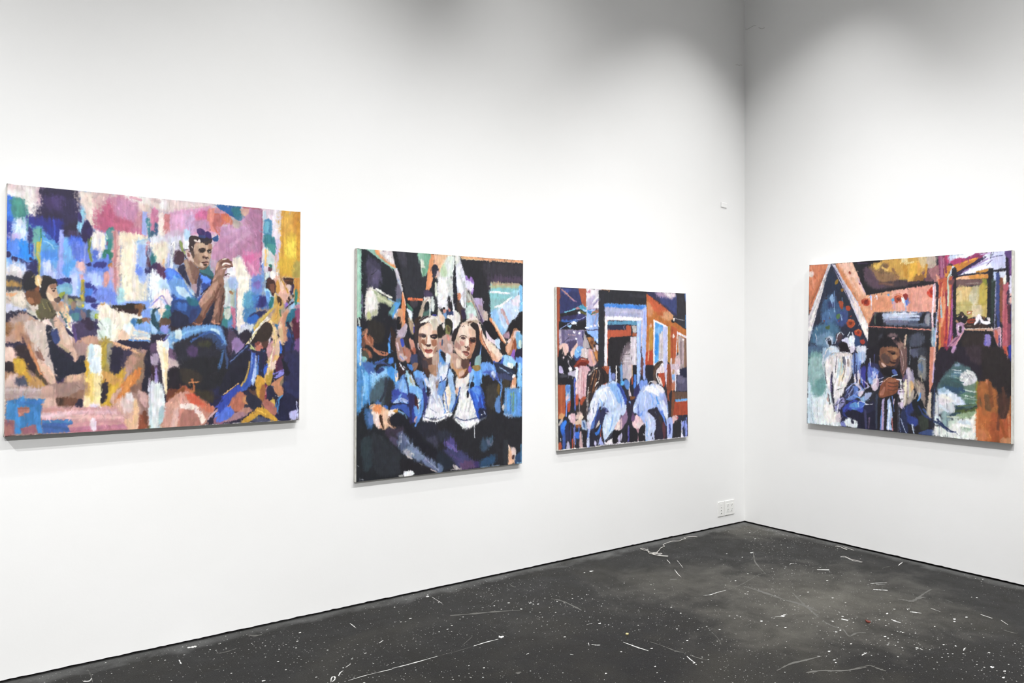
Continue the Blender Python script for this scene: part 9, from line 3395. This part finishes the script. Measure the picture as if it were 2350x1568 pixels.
# loose threads on the floor
def thread(name, runs, label, r=0.0016):
    bm = bmesh.new(); c = Vector((*runs[0][0], 0))
    for k, run in enumerate(runs):
        P = [Vector((x, y, 0.0014 + r + 0.0012 * abs(math.sin(1.7 * i + k)))) - c for i, (x, y) in enumerate(run)]
        add_tube(bm, spline(P, 5), r)
    o = from_bm(name, bm, M_THREAD, None, True); o.location = c
    return tag(o, label, 'thread')
thread('thread', [[[-0.6801,-0.094],[-0.6906,-0.0801],[-0.7053,-0.0631],[-0.7346,-0.0547],[-0.7744,-0.0514],[-0.7917,-0.0625],[-0.7969,-0.0821],[-0.8312,-0.0807],[-0.8872,-0.0971],[-0.9275,-0.0741],[-0.9731,-0.0776],[-1.0376,-0.0907],[-1.0671,-0.1076],[-1.0792,-0.1338],[-1.14,-0.1531],[-1.1767,-0.1773],[-1.236,-0.2107],[-1.285,-0.2162],[-1.3035,-0.2258],[-1.2992,-0.2463],[-1.2875,-0.268],[-1.2438,-0.2634],[-1.2374,-0.2492],[-1.2709,-0.2358],[-1.3006,-0.2063],[-1.2869,-0.1741],[-1.2669,-0.161],[-1.2533,-0.1222],[-1.2519,-0.0866],[-1.2707,-0.0815],[-1.2734,-0.0993],[-1.2728,-0.1499],[-1.2779,-0.201],[-1.2467,-0.2126],[-1.249,-0.2273],[-1.3025,-0.2372],[-1.2866,-0.2753],[-1.2654,-0.2959],[-1.249,-0.321],[-1.261,-0.3281],[-1.2847,-0.2979],[-1.2932,-0.2653]]], 'long tangled white thread on the dark floor by the left wall')
thread('thread', [[[-0.0801,-0.8563],[-0.057,-0.8642],[-0.0677,-0.8911],[-0.082,-0.9165],[-0.0903,-0.9515],[-0.0929,-0.9298],[-0.0641,-0.8822],[-0.0837,-0.8738]], [[-0.0496,-0.897],[-0.0538,-0.9297],[-0.0659,-0.9634],[-0.0693,-0.9917]]], 'short frayed white thread close to the right wall, nearer the skirting gap', 0.0013)
thread('thread', [[[-0.2975,-1.0273],[-0.2721,-1.0377],[-0.2759,-1.0625],[-0.2984,-1.1044],[-0.2965,-1.144],[-0.2985,-1.1853]]], 'short straight white thread lying apart on the floor before the right wall', 0.0014)
# scraps
def scrap(name, mtl, P, h, label, cat):
    c = Vector((sum(x for x, y in P) / len(P), sum(y for x, y in P) / len(P), 0)); bm = bmesh.new()
    lo = [bm.verts.new(Vector((x, y, 0.0008)) - c) for x, y in P]; hi = [bm.verts.new(Vector((x, y, 0.0008 + h * (0.6 + 0.8 * random.random()))) - c) for x, y in P]
    n = len(P); bm.faces.new(lo[::-1]); bm.faces.new(hi)
    for i in range(n): bm.faces.new((lo[i], lo[(i + 1) % n], hi[(i + 1) % n], hi[i]))
    o = from_bm(name, bm, mtl); o.location = c; return tag(o, label, cat)
scrap('paint_chip', M_CHIP, [[-2.4761,-1.1761],[-2.4672,-1.1739],[-2.4605,-1.1802],[-2.4655,-1.1866],[-2.476,-1.1861],[-2.4791,-1.1811]], 0.004, 'tiny yellow chip lying alone on the dark floor', 'chip')
scrap('bark_scrap', M_SCRAP, [[-1.3072,-1.7826],[-1.3058,-1.7884],[-1.3157,-1.8],[-1.3117,-1.8122],[-1.3171,-1.8177],[-1.3277,-1.8069],[-1.3246,-1.7967]], 0.006, 'tiny red-brown scrap on the dusty floor toward the right', 'scrap')
# hairline cracks high in the corner
def crack(runs, label):
    bm = bmesh.new(); c = Vector(runs[0][0])
    for run in runs: add_tube(bm, spline([Vector(q) - c for q in run], 4), 0.0022, 5)
    o = from_bm('cobweb_strand', bm, M_CRACK, None, True); o.location = c; return tag(o, label, 'cobweb')
crack([[[0.0,-0.0063,4.0223],[0.0,-0.0277,4.0161],[0.0,-0.0531,4.0188],[0.0,-0.0784,4.0229],[0.0,-0.1077,4.0189]], [[0.0,-0.1327,3.9947],[0.0,-0.1616,3.9749],[0.0,-0.1903,3.9739]]], 'grey dusty strand stretched across the top of the wall corner')
crack([[[-0.1183,0.0,3.7085],[-0.0964,0.0,3.7147],[-0.0744,0.0,3.7126],[-0.0524,0.0,3.7221],[-0.0358,0.0,3.7206]]], 'short grey dusty strand on the left wall lower beside the corner')

print('faces', sum(len(m.polygons) for m in bpy.data.meshes))
